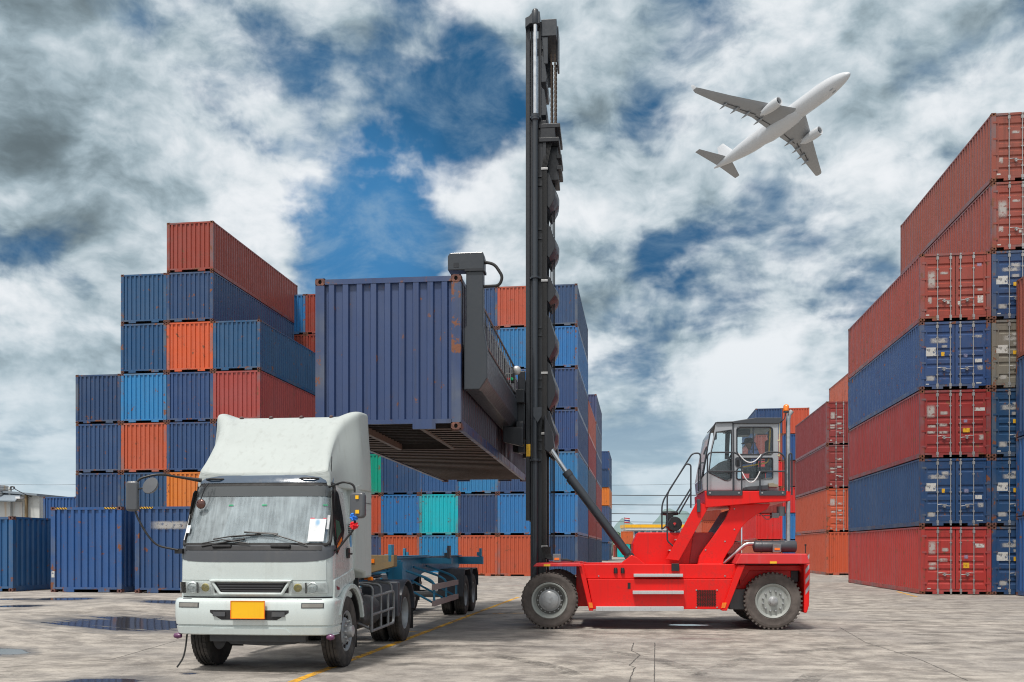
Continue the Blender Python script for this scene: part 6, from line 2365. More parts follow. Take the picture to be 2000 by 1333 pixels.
m.box(mu(1028), mu(1036), VN - 0.03, VN - 0.0205, mz(892), mz(868))
m.build('mast_marker', M['yellow'], hr)
m = MB()
m.prism([(mu(1043), mz(798)), (mu(1059), mz(798)), (mu(1059), mz(815)), (mu(1051), mz(828)), (mu(1043), mz(815))], VN - 0.17, VN - 0.155, axis='y')
m.build('mast_shield', M['mastgrey'], hr)
# mast foot cross beam
m = MB()
m.box(mu(1030), mu(1066), 0.75, 2.65, 0.58, 0.80)
m.box(mu(1036), mu(1062), VN + 0.2, VF - 0.2, 1.3, 1.5)
m.build('mast_foot', M['mast'], hr, bevel=0.02)
# tilt cylinders
for v in (0.70, 2.70):
    m = MB()
    a, j, b = zp(205, 262, 0.70), zp(297, 398, 0.70), zp(640, 855, 0.70)
    for q in (a, j, b):
        q.y = v
    d = (b - a).normalized()
    m.tube([j - d * 0.02, j + d * 0.05, b - d * 0.08], [0.085, 0.092, 0.092], 18)
    m.tube([j - d * 0.03, j + d * 0.10], 0.105, 18)
    m.lathe([(0.10, v - 0.07), (0.10, v + 0.07)], (b.x, 0, b.z), 'y', 20)
    tc_ = m.build('tilt_cylinder', M['mastgrey'], hr, smooth=40)
    m = MB()
    m.tube([a, j], 0.048, 14)
    m.lathe([(0.055, v - 0.05), (0.055, v + 0.05)], (b.x, 0, b.z), 'y', 16)
    m.build('tilt_rod', M['chrome'], tc_, smooth=40)
    m = MB()
    m.lathe([(0.035, v - 0.085), (0.035, v + 0.085)], (b.x, 0, b.z), 'y', 12)
    m.build('pivot_pin', plain('brass_pin', (0.35, 0.25, 0.1), 0.35, 0.9), tc_, smooth=40)
    m = MB()
    vw = VN + 0.06 if v < 1.5 else VF - 0.06
    m.prism([(mu(1066), a.z + 0.75), (a.x + 0.06, a.z + 0.35), (a.x + 0.10, a.z), (a.x - 0.02, a.z - 0.12), (mu(1066), a.z - 0.05)], *sorted((vw, v - 0.06 if v < 1.5 else v + 0.06)), axis='y')
    m.build('tilt_bracket', M['mast'], hr, bevel=0.012)

# ---- the lifted container and the spreader that grips its side
cpn = pix(900, 838.5, 15.5)
hc = math.cos(HRZ)
hs = math.sin(HRZ)
cb = cpn - Vector((hc, hs, 0)) * (CW * 1.028 / 2)
lifted = container(cb.x, cb.y, cpn.z, 2.591, (0.030, 0.058, 0.145), 'dark blue container lifted high beside the black mast', 'container held by the handler', rz=HRZ, sx=1.028, part_labels={'side_wall': (0.055, 0.042, 0.062, 1)})  # side walls coloured dark to stand for the shade beside spreader and mast
for o_ in list(lifted.children):
    if o_.name.startswith('side_wall'):
        o_['label'] = 'purple-brown side wall with shade put into its colour'
loc = Matrix.Rotation(-HRZ, 3, 'Z') @ Vector((cpn.x - h0.x, cpn.y - h0.y, 0))
UC, VC, ZC = loc.x, loc.y, cpn.z
m = MB()
u1, u2 = UC + 0.03, UC + 0.03 + 0.40
zz = lambda y: CAM_Z + (1072 - y) * 15.7 / FPX
# long beam along the container side
sec = [(u1, zz(760)), (u1 + 0.26, zz(760)), (u2 - 0.02, zz(742)), (u2 - 0.02, zz(690)), (u1 + 0.30, zz(668)), (u1, zz(668))]
m.prism(sec, VC + 0.32, VC + CL - 0.32, axis='y')
sb = m.build('spreader_beam', M['mastgrey'], hr, bevel=0.012)
for k, v in enumerate((VC + 0.12, VC + CL - 0.30)):
    m = MB()
    sec2 = [(u1, zz(763)), (u1 + 0.27, zz(763)), (u2, zz(741)), (u2, zz(690)), (u1 + 0.33, zz(640)), (u1 + 0.33, zz(520)), (u1 + 0.04, zz(520)), (u1 + 0.04, zz(640)), (u1, zz(645))]
    m.prism(sec2, v, v + 0.20, axis='y')
    m.prism([(UC - 0.24, zz(531)), (UC - 0.24, zz(503)), (UC - 0.20, zz(497)), (u1 + 0.33, zz(497)), (u1 + 0.345, zz(505)), (u1 + 0.345, zz(531))], v - 0.02, v + 0.24, axis='y')
    ar = m.build('spreader_arm', M['mastgrey'], hr, bevel=0.014)
    m = MB()
    m.box(u1 + 0.02, u1 + 0.355, v - 0.03, v + 0.25, zz(534), zz(529))
    m.box(UC - 0.14, UC - 0.05, v - 0.024, v - 0.018, zz(526), zz(517))
    m.build('twistlock_housing', M['mast'], ar)
m = MB()
m.tube(fillet([(u1 + 0.34, VC + 0.16, zz(515)), (u1 + 0.52, VC + 0.15, zz(520)), (u1 + 0.66, VC + 0.15, zz(545)), (u1 + 0.60, VC + 0.16, zz(562)), (u1 + 0.33, VC + 0.18, zz(562))], 0.14), 0.026, 8)
m.tube(fillet([(u1 + 0.34, VC + 0.2, zz(517)), (u1 + 0.48, VC + 0.2, zz(515)), (u1 + 0.60, VC + 0.2, zz(530))], 0.1), 0.014, 6)
m.build('spreader_hose', M['rubber'], hr, smooth=50)
m = MB()
vA, vB = VC + 0.32, VC + 5.75
ug = u1 + 0.30
m.tube([(ug, vA, zz(598)), (ug, vB, zz(598))], 0.022, 6)
m.tube([(ug, vA, zz(664)), (ug, vB, zz(664))], 0.022, 6)
n = 16
for k in range(n + 1):
    v = vA + (vB - vA) * k / n
    m.box(ug - 0.008, ug + 0.008, v - 0.012, v + 0.012, zz(664), zz(598))
m.build('hose_guard', M['tubegrey'], hr)
# carriage between beam and mast
m = MB()
m.box(u2 - 0.02, mu(1026), VN - 0.5, VF + 0.5, 4.2, 4.55)
m.box(mu(1012), mu(1026), VN - 0.1, VN + 0.05, 3.9, 5.75)
m.box(mu(1012), mu(1026), VF - 0.05, VF + 0.1, 3.9, 5.75)
m.box(u2 - 0.05, mu(1026), VN - 0.35, VF + 0.35, 5.0, 5.3)
m.prism([(u1 + 0.1, 4.1), (u2 + 0.1, 4.0), (mu(1026), 4.0), (mu(1026), 4.4), (u1 + 0.1, 4.45)], VN - 0.6, VN - 0.4, axis='y')
m.prism([(u1 + 0.1, 4.1), (u2 + 0.1, 4.0), (mu(1026), 4.0), (mu(1026), 4.4), (u1 + 0.1, 4.45)], VF + 0.4, VF + 0.6, axis='y')
m.build('carriage', M['mast'], hr, bevel=0.012)
m = MB()
p = hp(1009, 724, VN - 0.6)
m.lathe([(0.09, p.y + 0.05), (0.10, p.y - 0.02), (0.08, p.y - 0.04), (0.001, p.y - 0.045)], (p.x, 0, p.z), 'y', 20)
m.build('spreader_lamp', M['galv'], hr, smooth=50)
m = MB()
p = hp(996, 738, VN - 0.7)
m.box(p.x - 0.10, p.x + 0.09, p.y, p.y + 0.15, p.z - 0.10, p.z + 0.10)
ib = m.build('indicator_box', M['black'], hr, bevel=0.01)
for du, mt in ((0.045, (0.0, 0.35, 0.12)), (-0.03, (0.35, 0.01, 0.01))):
    m = MB()
    m.lathe([(0.035, p.y), (0.03, p.y - 0.025), (0.001, p.y - 0.03)], (p.x + du, 0, p.z - 0.03), 'y', 12)
    m.build('indicator_lens', plain('signal_lens', mt, 0.2, coat=0.5), ib, smooth=50)

# ------------------------------------------------------------------ the operator
def skin_figure(verts, edges, name, mat, parent, sub=2, root=0):
    me_ = bpy.data.meshes.new(name)
    me_.from_pydata([v[:3] for v in verts], edges, [])
    o = bpy.data.objects.new('tmp', me_)
    COL.objects.link(o)
    o.modifiers.new('skin', 'SKIN')
    if not me_.skin_vertices:
        bpy.context.view_layer.objects.active = o
        bpy.ops.mesh.customdata_skin_add() if hasattr(bpy.ops.mesh, 'customdata_skin_add') else None
    lay = me_.skin_vertices[0].data
    for i, v in enumerate(verts):
        r_ = v[3] if isinstance(v[3], tuple) else (v[3], v[3])
        lay[i].radius = r_
        lay[i].use_root = i == root
    s_ = o.modifiers.new('sub', 'SUBSURF')
    s_.levels = s_.render_levels = sub
    bpy.context.view_layer.update()
    ev = bpy.data.meshes.new_from_object(o.evaluated_get(bpy.context.evaluated_depsgraph_get()))
    bpy.data.objects.remove(o)
    ev.materials.clear()
    ev.materials.append(mat)
    ev.polygons.foreach_set('use_smooth', [True] * len(ev.polygons))
    o = bpy.data.objects.new(name, ev)
    COL.objects.link(o)
    o.parent = parent
    return o


M['skin'] = plain('skin', (0.38, 0.19, 0.12), 0.55)
M['shirt'] = plain('blue_shirt', (0.28, 0.36, 0.72), 0.85)
M['trousers'] = plain('dark_trousers', (0.03, 0.035, 0.06), 0.85)
M['hat'] = plain('dark_hat', (0.035, 0.022, 0.028), 0.9)
hl_ = cp(742, 520, 1.4)
wpos = Matrix.Translation((h0.x, h0.y, 0)) @ Matrix.Rotation(HRZ, 4, 'Z') @ Vector((hl_.x, 1.4, 0))
pb = pS.z + 0.10          # top of the seat cushion
person = empty('person', 'operator in blue shirt and dark brimmed hat seated in the handler cab', 'person', (wpos.x, wpos.y, pb), HRZ)
# local: -x is forward (the machine faces left), y across, z above the seat
hz = hl_.z - pb
xs_ = 0.14
V = [(xs_, 0, 0.10, (0.15, 0.12)), (xs_ + 0.0, 0, 0.28, (0.15, 0.11)), (xs_ - 0.02, 0, 0.46, (0.17, 0.11)), (xs_ - 0.02, 0, hz - 0.17, (0.11, 0.08)), (xs_ - 0.05, 0, hz - 0.10, 0.052), (-0.005 + 0.03, 0, hz - 0.02, 0.078),
     (0.02, 0, hz + 0.05, 0.088), (0.03, 0, hz + 0.12, 0.06),
     (xs_ - 0.02, -0.19, hz - 0.21, 0.062), (xs_ - 0.06, -0.24, hz - 0.48, 0.047), (xs_ - 0.33, -0.17, hz - 0.50, 0.034), (xs_ - 0.39, -0.155, hz - 0.49, 0.03),
     (xs_ - 0.02, 0.19, hz - 0.21, 0.062), (xs_ - 0.06, 0.24, hz - 0.48, 0.047), (xs_ - 0.33, 0.17, hz - 0.46, 0.034), (xs_ - 0.39, 0.155, hz - 0.44, 0.03),
     (xs_ - 0.06, -0.10, 0.09, 0.095), (xs_ - 0.46, -0.13, 0.10, 0.068), (xs_ - 0.56, -0.13, -0.28, 0.045), (xs_ - 0.58, -0.13, -0.34, 0.04), (xs_ - 0.74, -0.13, -0.36, 0.035),
     (xs_ - 0.06, 0.10, 0.09, 0.095), (xs_ - 0.46, 0.13, 0.10, 0.068), (xs_ - 0.56, 0.13, -0.28, 0.045), (xs_ - 0.58, 0.13, -0.34, 0.04), (xs_ - 0.74, 0.13, -0.36, 0.035)]
E_ = [(0, 1), (1, 2), (2, 3), (3, 4), (4, 5), (5, 6), (6, 7), (3, 8), (8, 9), (9, 10), (10, 11), (3, 12), (12, 13), (13, 14), (14, 15), (0, 16), (16, 17), (17, 18), (18, 19), (19, 20), (0, 21), (21, 22), (22, 23), (23, 24), (24, 25)]
body = skin_figure(V, E_, 'body', M['skin'], person)
# clothing is the same surface a little larger, cut at collar, cuffs and waist
shirt = skin_figure([(a, b, c, tuple(q + 0.012 for q in d) if isinstance(d, tuple) else d + 0.012) for a, b, c, d in (V[0:4] + V[8:11] + V[12:15])],
                    [(0, 1), (1, 2), (2, 3), (3, 4), (4, 5), (5, 6), (3, 7), (7, 8), (8, 9)], 'shirt', M['shirt'], person)
trs = skin_figure([(a, b, c, tuple(q + 0.012 for q in d) if isinstance(d, tuple) else d + 0.012) for a, b, c, d in ([V[0]] + V[16:19] + V[21:24])],
                  [(0, 1), (1, 2), (2, 3), (0, 4), (4, 5), (5, 6)], 'trousers', M['trousers'], person)
m = MB()
m.lathe([(0.001, hz + 0.17), (0.06, hz + 0.165), (0.095, hz + 0.14), (0.102, hz + 0.075), (0.165, hz + 0.045), (0.17, hz + 0.04), (0.10, hz + 0.062)], (0.025, 0, 0), 'z', 20)
m.build('hat', M['hat'], person, smooth=50)
m = MB()
m.loft([[(-0.058, -0.018, hz - 0.03), (-0.058, 0.018, hz - 0.03), (-0.050, 0.012, hz + 0.02), (-0.050, -0.012, hz + 0.02)], [(-0.086, -0.010, hz - 0.028), (-0.086, 0.010, hz - 0.028), (-0.058, 0.006, hz + 0.02), (-0.058, -0.006, hz + 0.02)]])
m.build('nose', M['skin'], person, smooth=60)
m = MB()
for s in (-1, 1):
    m.lathe([(0.001, -0.008), (0.012, -0.004), (0.012, 0.004), (0.001, 0.008)], (-0.052, s * 0.032, hz + 0.022), 'x', 10)
m.build('eyes', M['paper'], person, smooth=60)
m = MB()
m.box(-0.058, -0.045, -0.026, 0.026, hz - 0.062, hz - 0.052)
m.build('mouth', plain('lips', (0.22, 0.07, 0.06), 0.5), person, bevel=0.004)
m = MB()
for s in (-1, 1):
    m.lathe([(0.001, -0.006), (0.026, -0.006), (0.03, 0.004), (0.001, 0.010)], (0.035, s * 0.085, hz), 'y', 12)
m.build('ears', M['skin'], person, smooth=60)
for s, w_ in ((-1, V[11]), (1, V[15])):
    bx, by, bz = w_[0], w_[1], w_[2]
    hv = [(bx + 0.01, by, bz, 0.024), (bx - 0.045, by, bz, (0.036, 0.014))]
    he = [(0, 1)]
    for k in range(4):
        yy = by + (k - 1.5) * 0.019
        ln = (0.030, 0.035, 0.033, 0.026)[k]
        b0 = len(hv)
        hv += [(bx - 0.085, yy, bz + 0.004, 0.0095), (bx - 0.085 - ln * 0.8, yy, bz - 0.012, 0.0085), (bx - 0.085 - ln * 0.9, yy, bz - 0.040, 0.0075)]
        he += [(1, b0), (b0, b0 + 1), (b0 + 1, b0 + 2)]
    b0 = len(hv)
    hv += [(bx - 0.035, by - s * 0.038, bz - 0.012, 0.011), (bx - 0.066, by - s * 0.048, bz - 0.028, 0.009)]
    he += [(1, b0), (b0, b0 + 1)]
    skin_figure(hv, he, 'hand', M['skin'], person, 1)
# ------------------------------------------------------------------ airliner overhead
ax = lambda a: RGT * a[0] + Vector((0, 0, 1)) * a[1] + FWD * a[2]
pf, pl_, pu = ax((0.52379513, 0.17717502, -0.83321526)), ax((-0.83790482, 0.28338764, -0.4664836)), ax((0.15347367, 0.94249693, 0.29689288))
ppos = Vector((0, 0, CAM_Z)) + RGT * 102.75 + Vector((0, 0, 1)) * 144.78 + FWD * 281.3
if pf.cross(pl_).dot(pu) < 0:
    pl_ = -pl_
plane = empty('airliner', 'white twin-engine airliner climbing across the cloudy sky', 'airplane', ppos)
plane.matrix_world = Matrix.Translation(ppos) @ Matrix((pf, pl_, pu)).transposed().to_4x4()
M['pwhite'] = painted('white_aircraft_paint', (0.53, 0.545, 0.57), 0.3, 0.2, (0.45, 0.45, 0.45), coat=0.3, scale=0.12, streak=0.1)
M['pgrey'] = painted('grey_wing_paint', (0.27, 0.28, 0.295), 0.35, 0.25, (0.22, 0.22, 0.22), coat=0.2, scale=0.15, streak=0.15)
M['pdark'] = plain('dark_gap', (0.05, 0.05, 0.055), 0.6)
m = MB()
prof = [(0.05, 0, -0.55), (0.65, -0.5, -0.5), (1.15, -1.4, -0.38), (1.65, -2.8, -0.25), (2.15, -4.8, -0.1), (2.55, -7.2, 0), (2.78, -10, 0), (2.82, -14, 0), (2.82, -38, 0), (2.7, -41, 0.06), (2.35, -45, 0.3), (1.8, -49.5, 0.68), (1.15, -54, 1.08), (0.6, -57, 1.35), (0.28, -58.6, 1.5), (0.1, -58.9, 1.52)]
rings = []
for r_, x, dz_ in prof:
    rings.append([(x, r_ * math.cos(2 * math.pi * k / 28), dz_ + r_ * math.sin(2 * math.pi * k / 28)) for k in range(28)])
m.loft(rings)
m.build('fuselage', M['pwhite'], plane, smooth=60)
m = MB()
rings = []
for x, w_, h_ in ((-17.5, 0.6, 2.2), (-19.5, 2.2, 2.85), (-22, 3.0, 3.2), (-28, 3.25, 3.35), (-33, 3.1, 3.25), (-36.5, 2.2, 2.95), (-39.5, 0.6, 2.3)):
    rings.append([(x, w_ * math.cos(R(180 + 180 * k / 12)), -0.3 - (h_ - 0.3) * math.sin(R(180 * k / 12)) ** 0.7) for k in range(13)])
m.loft(rings, True, True)
m.build('belly_fairing', M['pwhite'], plane, smooth=60)


def aero(name, stations, mat, parent, vert=False):
    """lifting surface through stations (span, x leading edge, chord, z, thickness)"""
    mm = MB()
    rings = []
    for y, xl, c, z, th in stations:
        sec = []
        for q, tt in ((0, 0), (0.04, 0.42), (0.18, 0.85), (0.4, 1.0), (0.7, 0.6), (1.0, 0.03)):
            sec.append((q, tt))
        up = [(xl - q * c, tt * th * 0.55) for q, tt in sec]
        dn = [(xl - q * c, -tt * th * 0.45) for q, tt in reversed(sec[1:])]
        ring = []
        for x_, t_ in up + dn:
            ring.append((x_, t_, z + y) if vert else (x_, y, z + t_))
        rings.append(ring)
    mm.loft(rings)
    return mm.build(name, mat, parent, smooth=45)


for s in (-1, 1):
    wg = aero('wing', [(s * 1.5, -18.6, 12.4, -1.7, 1.5), (s * 9.4, -23.4, 7.9, -1.1, 1.0), (s * 20, -30.0, 4.9, 0.1, 0.6), (s * 28.5, -35.3, 2.6, 1.5, 0.32), (s * 29.4, -36.3, 1.6, 2.0, 0.22)], M['pgrey'], plane)
    aero('winglet', [(s * 29.3, -36.2, 1.7, 1.95, 0.2), (s * 29.8, -37.0, 1.3, 3.0, 0.16), (s * 30.0, -37.9, 0.7, 3.9, 0.1)], M['pwhite'], wg)
    m = MB()
    for y0, y1 in ((3.2, 9.2), (9.6, 14.5), (15.0, 19.8)):
        def te(y):
            return lerp_tab([(1.5, -31.0, -1.75), (9.4, -31.3, -1.25), (20, -34.9, -0.05), (28.5, -37.9, 1.4)], y)
        a, b = te(y0), te(y1)
        m.add([(a[0] + 2.2, s * y0, a[1] - 0.28), (a[0] + 1.9, s * y0, a[1] - 0.30), (b[0] + 1.25, s * y1, b[1] - 0.2), (b[0] + 1.5, s * y1, b[1] - 0.18)], [(0, 1, 2, 3)])
    m.build('flap_gap', M['pdark'], wg)
    for y in (7.2, 11.8, 15.6, 19.2):
        q = lerp_tab([(1.5, -31.0, -1.9), (9.4, -31.3, -1.45), (20, -34.9, -0.15), (28.5, -37.9, 1.4)], y)
        m = MB()
        k_ = 1.0 - y * 0.022
        m.loft([[(q[0] + dx, s * y + r_ * math.cos(2 * math.pi * k / 10), q[1] - 0.35 + 1.3 * r_ * math.sin(2 * math.pi * k / 10)) for k in range(10)] for dx, r_ in ((3.6 * k_, 0.05), (2.4 * k_, 0.28), (0.4, 0.30), (-0.9, 0.15), (-1.5, 0.03))])
        m.build('flap_fairing', M['pgrey'], wg, smooth=60)
    m = MB()
    ey, ez = s * 9.4, -3.0
    m.lathe([(1.05, -19.4), (1.32, -19.3), (1.48, -20.0), (1.56, -21.3), (1.48, -23.2), (1.2, -25.0), (0.95, -26.0)], (0, ey, ez), 'x', 28, caps=False)
    m.lathe([(1.05, -19.4), (1.12, -20.4)], (0, ey, ez), 'x', 28, caps=False)
    m.lathe([(0.9, -25.4), (0.62, -26.4), (0.3, -27.2), (0.02, -27.5)], (0, ey, ez), 'x', 20, caps=False)
    m.prism([(-20.8, -1.7), (-25.5, -2.2), (-27.5, -1.5), (-28.5, -1.1), (-23.5, -0.9)], ey - 0.2, ey + 0.2, axis='y')
    eng = m.build('engine', M['pwhite'], plane, smooth=45)
    m = MB()
    m.lathe([(0.001, -20.2), (0.25, -20.5), (1.12, -20.45)], (0, ey, ez), 'x', 24, caps=False)
    m.build('engine_fan', M['pdark'], eng, smooth=45)
    aero('tailplane', [(s * 0.6, -51.3, 5.6, 1.3, 0.5), (s * 9.7, -56.2, 2.1, 2.4, 0.2)], M['pgrey'], plane)
aero('tail_fin', [(1.2, -47.5, 8.2, 0.5, 0.6), (3.2, -50.0, 6.4, 0.5, 0.5), (9.6, -55.4, 3.0, 0.5, 0.25)], M['pwhite'], plane, vert=True)
m = MB()
for s in (-1, 1):
    m.lathe([(0.001, -0.9), (0.16, -0.5), (0.16, 0.4), (0.001, 0.7)], (-6.5, s * 0.65, -2.45), 'x', 10)
m.build('gear_door_strake', M['pgrey'], plane, smooth=60)

# ------------------------------------------------------------------ far background, left
M['wallpale'] = painted('weathered_pale_wall', (0.52, 0.54, 0.53), 0.85, 0.7, (0.30, 0.28, 0.24), scale=0.35, streak=0.6)
M['wallrust'] = painted('rust_stained_sheet', (0.58, 0.60, 0.60), 0.7, 0.6, (0.55, 0.32, 0.10), scale=0.3, streak=0.9)
M['awning'] = painted('grey_awning_sheet', (0.20, 0.24, 0.28), 0.6, 0.4, (0.12, 0.12, 0.12), scale=0.4)
pb0 = pix(-60, 1100, 74)
bld = empty('industrial_shed', 'pale weathered shed with grey awning behind the left blue containers', 'building', (pb0.x, pb0.y, 0), YAW * 0.4)
inv_b = (Matrix.Translation(pb0 - Vector((0, 0, pb0.z))) @ Matrix.Rotation(YAW * 0.4, 4, 'Z')).inverted()
bx = lambda px_, d=74: (inv_b @ pix(px_, 1072, d)).x
bz = lambda py_, d=74: CAM_Z + (1072 - py_) * d / FPX
m = MB()
m.prism([(-3, 0), (bx(84), 0), (bx(84), bz(969)), (bx(60), bz(964)), (-3, bz(950))], 0.0, 9, axis='y')
m.build('wall', M['wallpale'], bld)
m = MB()
m.prism([(-3, bz(946)), (bx(86), bz(966)), (bx(86), bz(970)), (-3, bz(951))], -0.5, 9.3, axis='y')
m.build('roof', M['awning'], bld)
m = MB()
m.add([(-3, -0.05, bz(958)), (bx(52), -0.05, bz(963)), (bx(52), -1.1, bz(980)), (-3, -1.1, bz(976)), (-3, -0.05, bz(960)), (bx(52), -0.05, bz(965)), (bx(52), -1.1, bz(982)), (-3, -1.1, bz(978))], [(0, 1, 2, 3), (7, 6, 5, 4), (0, 3, 7, 4), (3, 2, 6, 7), (2, 1, 5, 6)])
m.build('awning', M['awning'], bld)
for a, b in ((-40, 26), (30, 50)):
    m = MB()
    m.box(bx(a), bx(b), -0.06, 0.02, 0, bz(981))
    m.build('wall_sheet', M['wallrust'], bld)
for x_ in (28, 61):
    m = MB()
    m.box(bx(x_) - 0.08, bx(x_) + 0.08, -0.35, -0.15, 0, bz(953 if x_ < 40 else 964))
    m.build('pipe_post', M['wallpale'] if x_ < 40 else M['rustbolster'], bld)
m = MB()
m.tube(fillet([(bx(29), -0.3, bz(958)), (bx(30), -0.3, bz(952)), (bx(37), -0.3, bz(952)), (bx(37), -0.3, bz(957))], 0.1), 0.06, 6)
m.build('lamp_bracket', M['rail'], bld)
m = MB()
m.box(bx(49), bx(58), -0.9, -0.4, bz(976), bz(972))
m.build('flood_lamp', M['paper'], bld)
m = MB()
for k in range(7):
    z = bz(977) + (bz(949) - bz(977)) * k / 7
    m.box(bx(-8), bx(15), -0.8, 0.4, z, z + (bz(949) - bz(977)) / 7 * 0.7)
m.box(bx(-7), bx(14), -0.75, 0.35, bz(977), bz(949))
vb = m.build('louvre_box', M['wallrust'], bld)
m = MB()
m.box(bx(-8), bx(2), -0.82, -0.805, bz(965), bz(949))
m.build('yellow_panel', M['yellow'], vb)


# ------------------------------------------------------------------ overhead lines
def wire(a, b, sag, lab, r=0.05):
    n_ = 24
    pts = [a.lerp(b, k / n_) - Vector((0, 0, sag * 4 * (k / n_) * (1 - k / n_))) for k in range(n_ + 1)]
    mm = MB()
    mm.tube(pts, r, 6)
    return tag(mm.build('power_line', M['rail'], smooth=60), lab, 'power line', 'overhead wires')


ps = []
for px_, lab in ((1090, 'concrete utility pole hidden behind the middle container block'), (1600, 'concrete utility pole behind the right orange containers')):
    p_ = pix(px_, 1072, 170)
    o = empty('utility_pole', lab, 'utility pole', (p_.x, p_.y, 0))
    m = MB()
    m.tube([(0, 0, 0), (0, 0, 14.5)], [0.18, 0.11], 10)
    m.build('shaft', M['wallpale'], o, smooth=60)
    for z in (11.6, 9.9, 8.3, 6.8):
        m = MB()
        m.box(-0.06, 0.06, -0.8, 0.8, z - 0.06, z + 0.06)
        m.build('crossarm', M['tubegrey'], o)
    ps.append(p_)
for z, sag, wd in ((11.7, 0.35, 'uppermost'), (10.0, 0.4, 'second highest'), (8.4, 0.45, 'third highest'), (6.95, 0.5, 'lowest')):
    wire(Vector((ps[0].x, ps[0].y, z)), Vector((ps[1].x, ps[1].y, z + 0.3)), sag, '%s dark overhead wire behind the handler stairs' % wd, 0.075 if z > 7 else 0.05)
wire(pix(1150, 948, 230), pix(1500, 940, 230), 0.3, 'faint thin wire high above the yellow roof', 0.035)
wire(pix(-40, 956, 72), pix(30, 955, 72), 0.15, 'black cable running to the shed lamp bracket', 0.03)
wire(pix(30, 956, 72), pix(180, 962, 80), 0.9, 'black cable sagging from the shed to the stepped stack', 0.03)
wire(pix(-40, 944, 120), pix(200, 945, 120), 0.2, 'faint thin wire crossing the sky above the shed', 0.02)

# ------------------------------------------------------------------ yellow-roofed building, flag, trees and hills far off
pd = pix(1219, 1072, 215)
yb = empty('roadside_building', 'low building with yellow fascia and tall windows beyond the yard', 'building', (pd.x, pd.y, 0), YAW)
k_ = 215 / FPX
zf = lambda y: CAM_Z + (1072 - y) * k_
W_ = 175 * k_
m = MB()
m.box(0, W_, -0.6, 8, zf(1031), zf(1025))
m.build('fascia', painted('yellow_fascia', (0.85, 0.45, 0.01), 0.4, 0.1, scale=0.1), yb)
m = MB()
m.box(0.3, W_ - 0.3, -0.4, 8, zf(1036), zf(1031) - 0.004)
m.build('soffit', M['paper'], yb)
m = MB()
m.box(0.6, W_ - 0.6, 0.1, 7.6, 0, zf(1036) - 0.004)
m.build('wall', M['wallpale'], yb)
for k in range(14):
    x0 = 0.8 + k * (W_ - 1.6) / 14
    m = MB()
    m.box(x0 + 0.12, x0 + (W_ - 1.6) / 14 - 0.12, 0.0, 0.098, 0.6, zf(1037))
    w_ = m.build('window', M['paper'], yb)
    m = MB()
    m.box(x0 + 0.2, x0 + (W_ - 1.6) / 14 - 0.2, -0.03, -0.003, 0.7, zf(1038))
    m.build('pane', plain('blue_window', (0.03, 0.07, 0.12) if k % 3 else (0.1, 0.28, 0.36), 0.1), w_)
pfl = pix(1219, 1072, 205)
fl = empty('flagpole', 'flagpole with small striped flag left of the yellow roof', 'flag', (pfl.x, pfl.y, 0))
m = MB()
m.tube([(0, 0, 0), (0, 0, 8.7)], 0.06, 8)
m.build('pole', M['galv'], fl, smooth=60)
for a, b, c_ in ((0.0, 0.2, (0.45, 0.03, 0.05)), (0.2, 0.36, (0.75, 0.75, 0.75)), (0.36, 0.64, (0.03, 0.04, 0.22)), (0.64, 0.8, (0.75, 0.75, 0.75)), (0.8, 1.0, (0.45, 0.03, 0.05))):
    m = MB()
    pts = [(0.06 + 0.2 * i, 0.12 * math.sin(i * 1.2)) for i in range(7)]
    m.add([(x, y, 8.6 - 1.15 * t_ - 0.12 * x) for t_ in (a, b) for x, y in pts], [(i, i + 1, i + 8, i + 7) for i in range(6)])
    m.build('flag_stripe', plain('flag_cloth', c_, 0.8), fl)
t = NT('leaf_green')
oi = t.n('ShaderNodeObjectInfo')
P = t.n('ShaderNodeNewGeometry').outputs['Position']
nz = t.noise(P, 1.2, 4)
M['leaf'] = t.out(t.mix(t.ss(nz, 0.35, 0.65), (0.035, 0.085, 0.018), (0.12, 0.22, 0.05)), 0.7)
M['bark'] = plain('bark', (0.09, 0.07, 0.05), 0.9)
tree_spots = [(1203, 190, 5.2, 'feathery'), (1213, 205, 4.0, 'small round'), (1226, 212, 4.4, 'bushy'), (1238, 200, 3.6, 'low bright'), (1196, 225, 6.2, 'taller dark')]
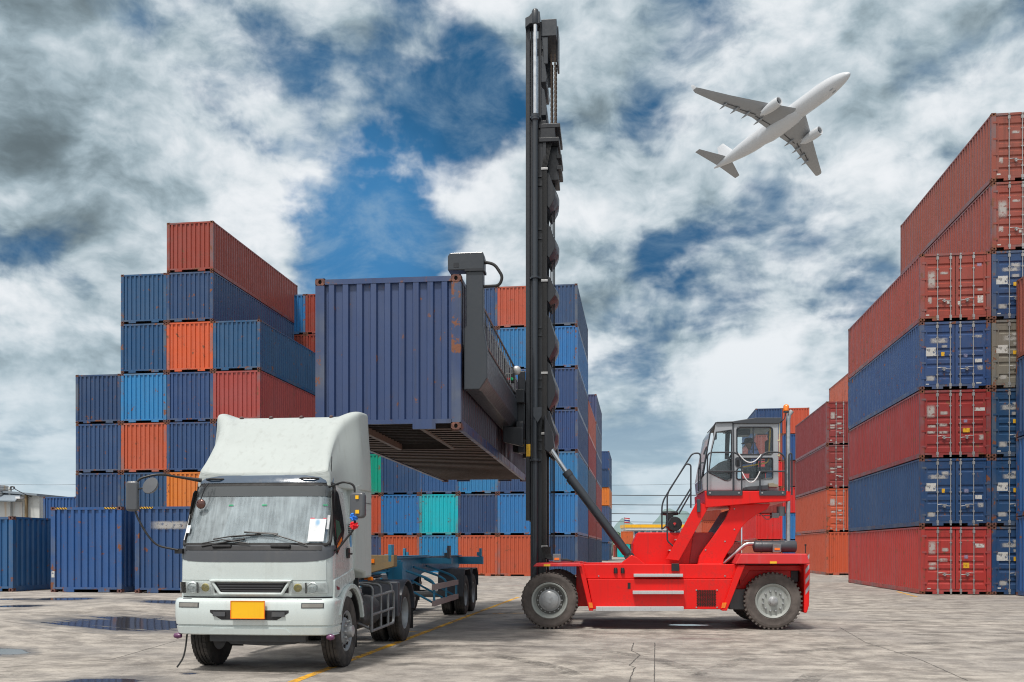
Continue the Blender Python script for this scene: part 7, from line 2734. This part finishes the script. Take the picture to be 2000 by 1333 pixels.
for i, (px_, d, hh_, lab) in enumerate(tree_spots):
    p_ = pix(px_, 1072, d)
    o = empty('tree', '%s green tree beyond the yard %s' % (lab, ['beside the mast stacks', 'under the flag', 'before the yellow-roofed building', 'above the small orange container', 'behind the farthest stack'][i]), 'tree', (p_.x, p_.y, 0), 0, 'trees beyond the yard')
    m = MB()
    m.tube([(0, 0, 0), (0.1, 0, hh_ * 0.4), (0.05, 0.1, hh_ * 0.75)], [0.16, 0.11, 0.04], 8)
    rnd = random.Random(40 + i)
    for k in range(5):
        a = rnd.uniform(0, 6.28)
        m.tube([(0.08, 0, hh_ * (0.35 + 0.06 * k)), (0.08 + math.cos(a) * hh_ * 0.25, math.sin(a) * hh_ * 0.25, hh_ * (0.55 + 0.07 * k))], [0.06, 0.02], 6)
    m.build('trunk', M['bark'], o, smooth=60)
    m = MB()
    cl = [(rnd.uniform(-0.32, 0.32) * hh_, rnd.uniform(-0.32, 0.32) * hh_, hh_ * rnd.uniform(0.45, 0.95), hh_ * rnd.uniform(0.10, 0.2)) for _ in range(14)]
    for cx_, cy_, cz_, cr_ in cl:
        for k in range(60):
            d_ = Vector((rnd.gauss(0, 1), rnd.gauss(0, 1), rnd.gauss(0, 0.8))).normalized() * cr_ * rnd.uniform(0.5, 1.1)
            c0 = Vector((cx_, cy_, cz_)) + d_
            a = Vector((rnd.uniform(-1, 1), rnd.uniform(-1, 1), rnd.uniform(-1, 1))).normalized() * 0.14
            b = a.cross(Vector((rnd.uniform(-1, 1), rnd.uniform(-1, 1), rnd.uniform(-1, 1)))).normalized() * 0.09
            m.add([c0 - a, c0 + b, c0 + a, c0 - b], [(0, 1, 2, 3)])
    m.build('crown', M['leaf'], o)
# hills on the horizon
t = NT('wooded_hill')
P = t.n('ShaderNodeNewGeometry').outputs['Position']
M['hill'] = t.out(t.mix(t.noise(P, 0.02, 6), (0.13, 0.20, 0.20), (0.20, 0.28, 0.27)), 0.95)
m = MB()
rings = []
nh = 60
for k in range(nh + 1):
    px_ = 900 + 700 * k / nh
    h_ = 34 * math.exp(-((px_ - 1222) / 32) ** 2) + 30 * math.exp(-((px_ - 1300) / 45) ** 2) + 40 * math.exp(-((px_ - 1345) / 50) ** 2) * 0.8 + 16 + 4 * math.sin(k * 1.7) + 3 * math.sin(k * 0.6)
    c0, c1, c2 = pix(px_, 1072, 1350), pix(px_, 1072, 1500), pix(px_, 1072, 1700)
    rings.append([(c0.x, c0.y, -1), (c0.x * 0.5 + c1.x * 0.5, c0.y * 0.5 + c1.y * 0.5, h_ * 0.62), (c1.x, c1.y, h_), (c2.x, c2.y, -1)])
m.loft(rings, False, False)
tag(m.build('hills', M['hill'], smooth=60), kind='structure')
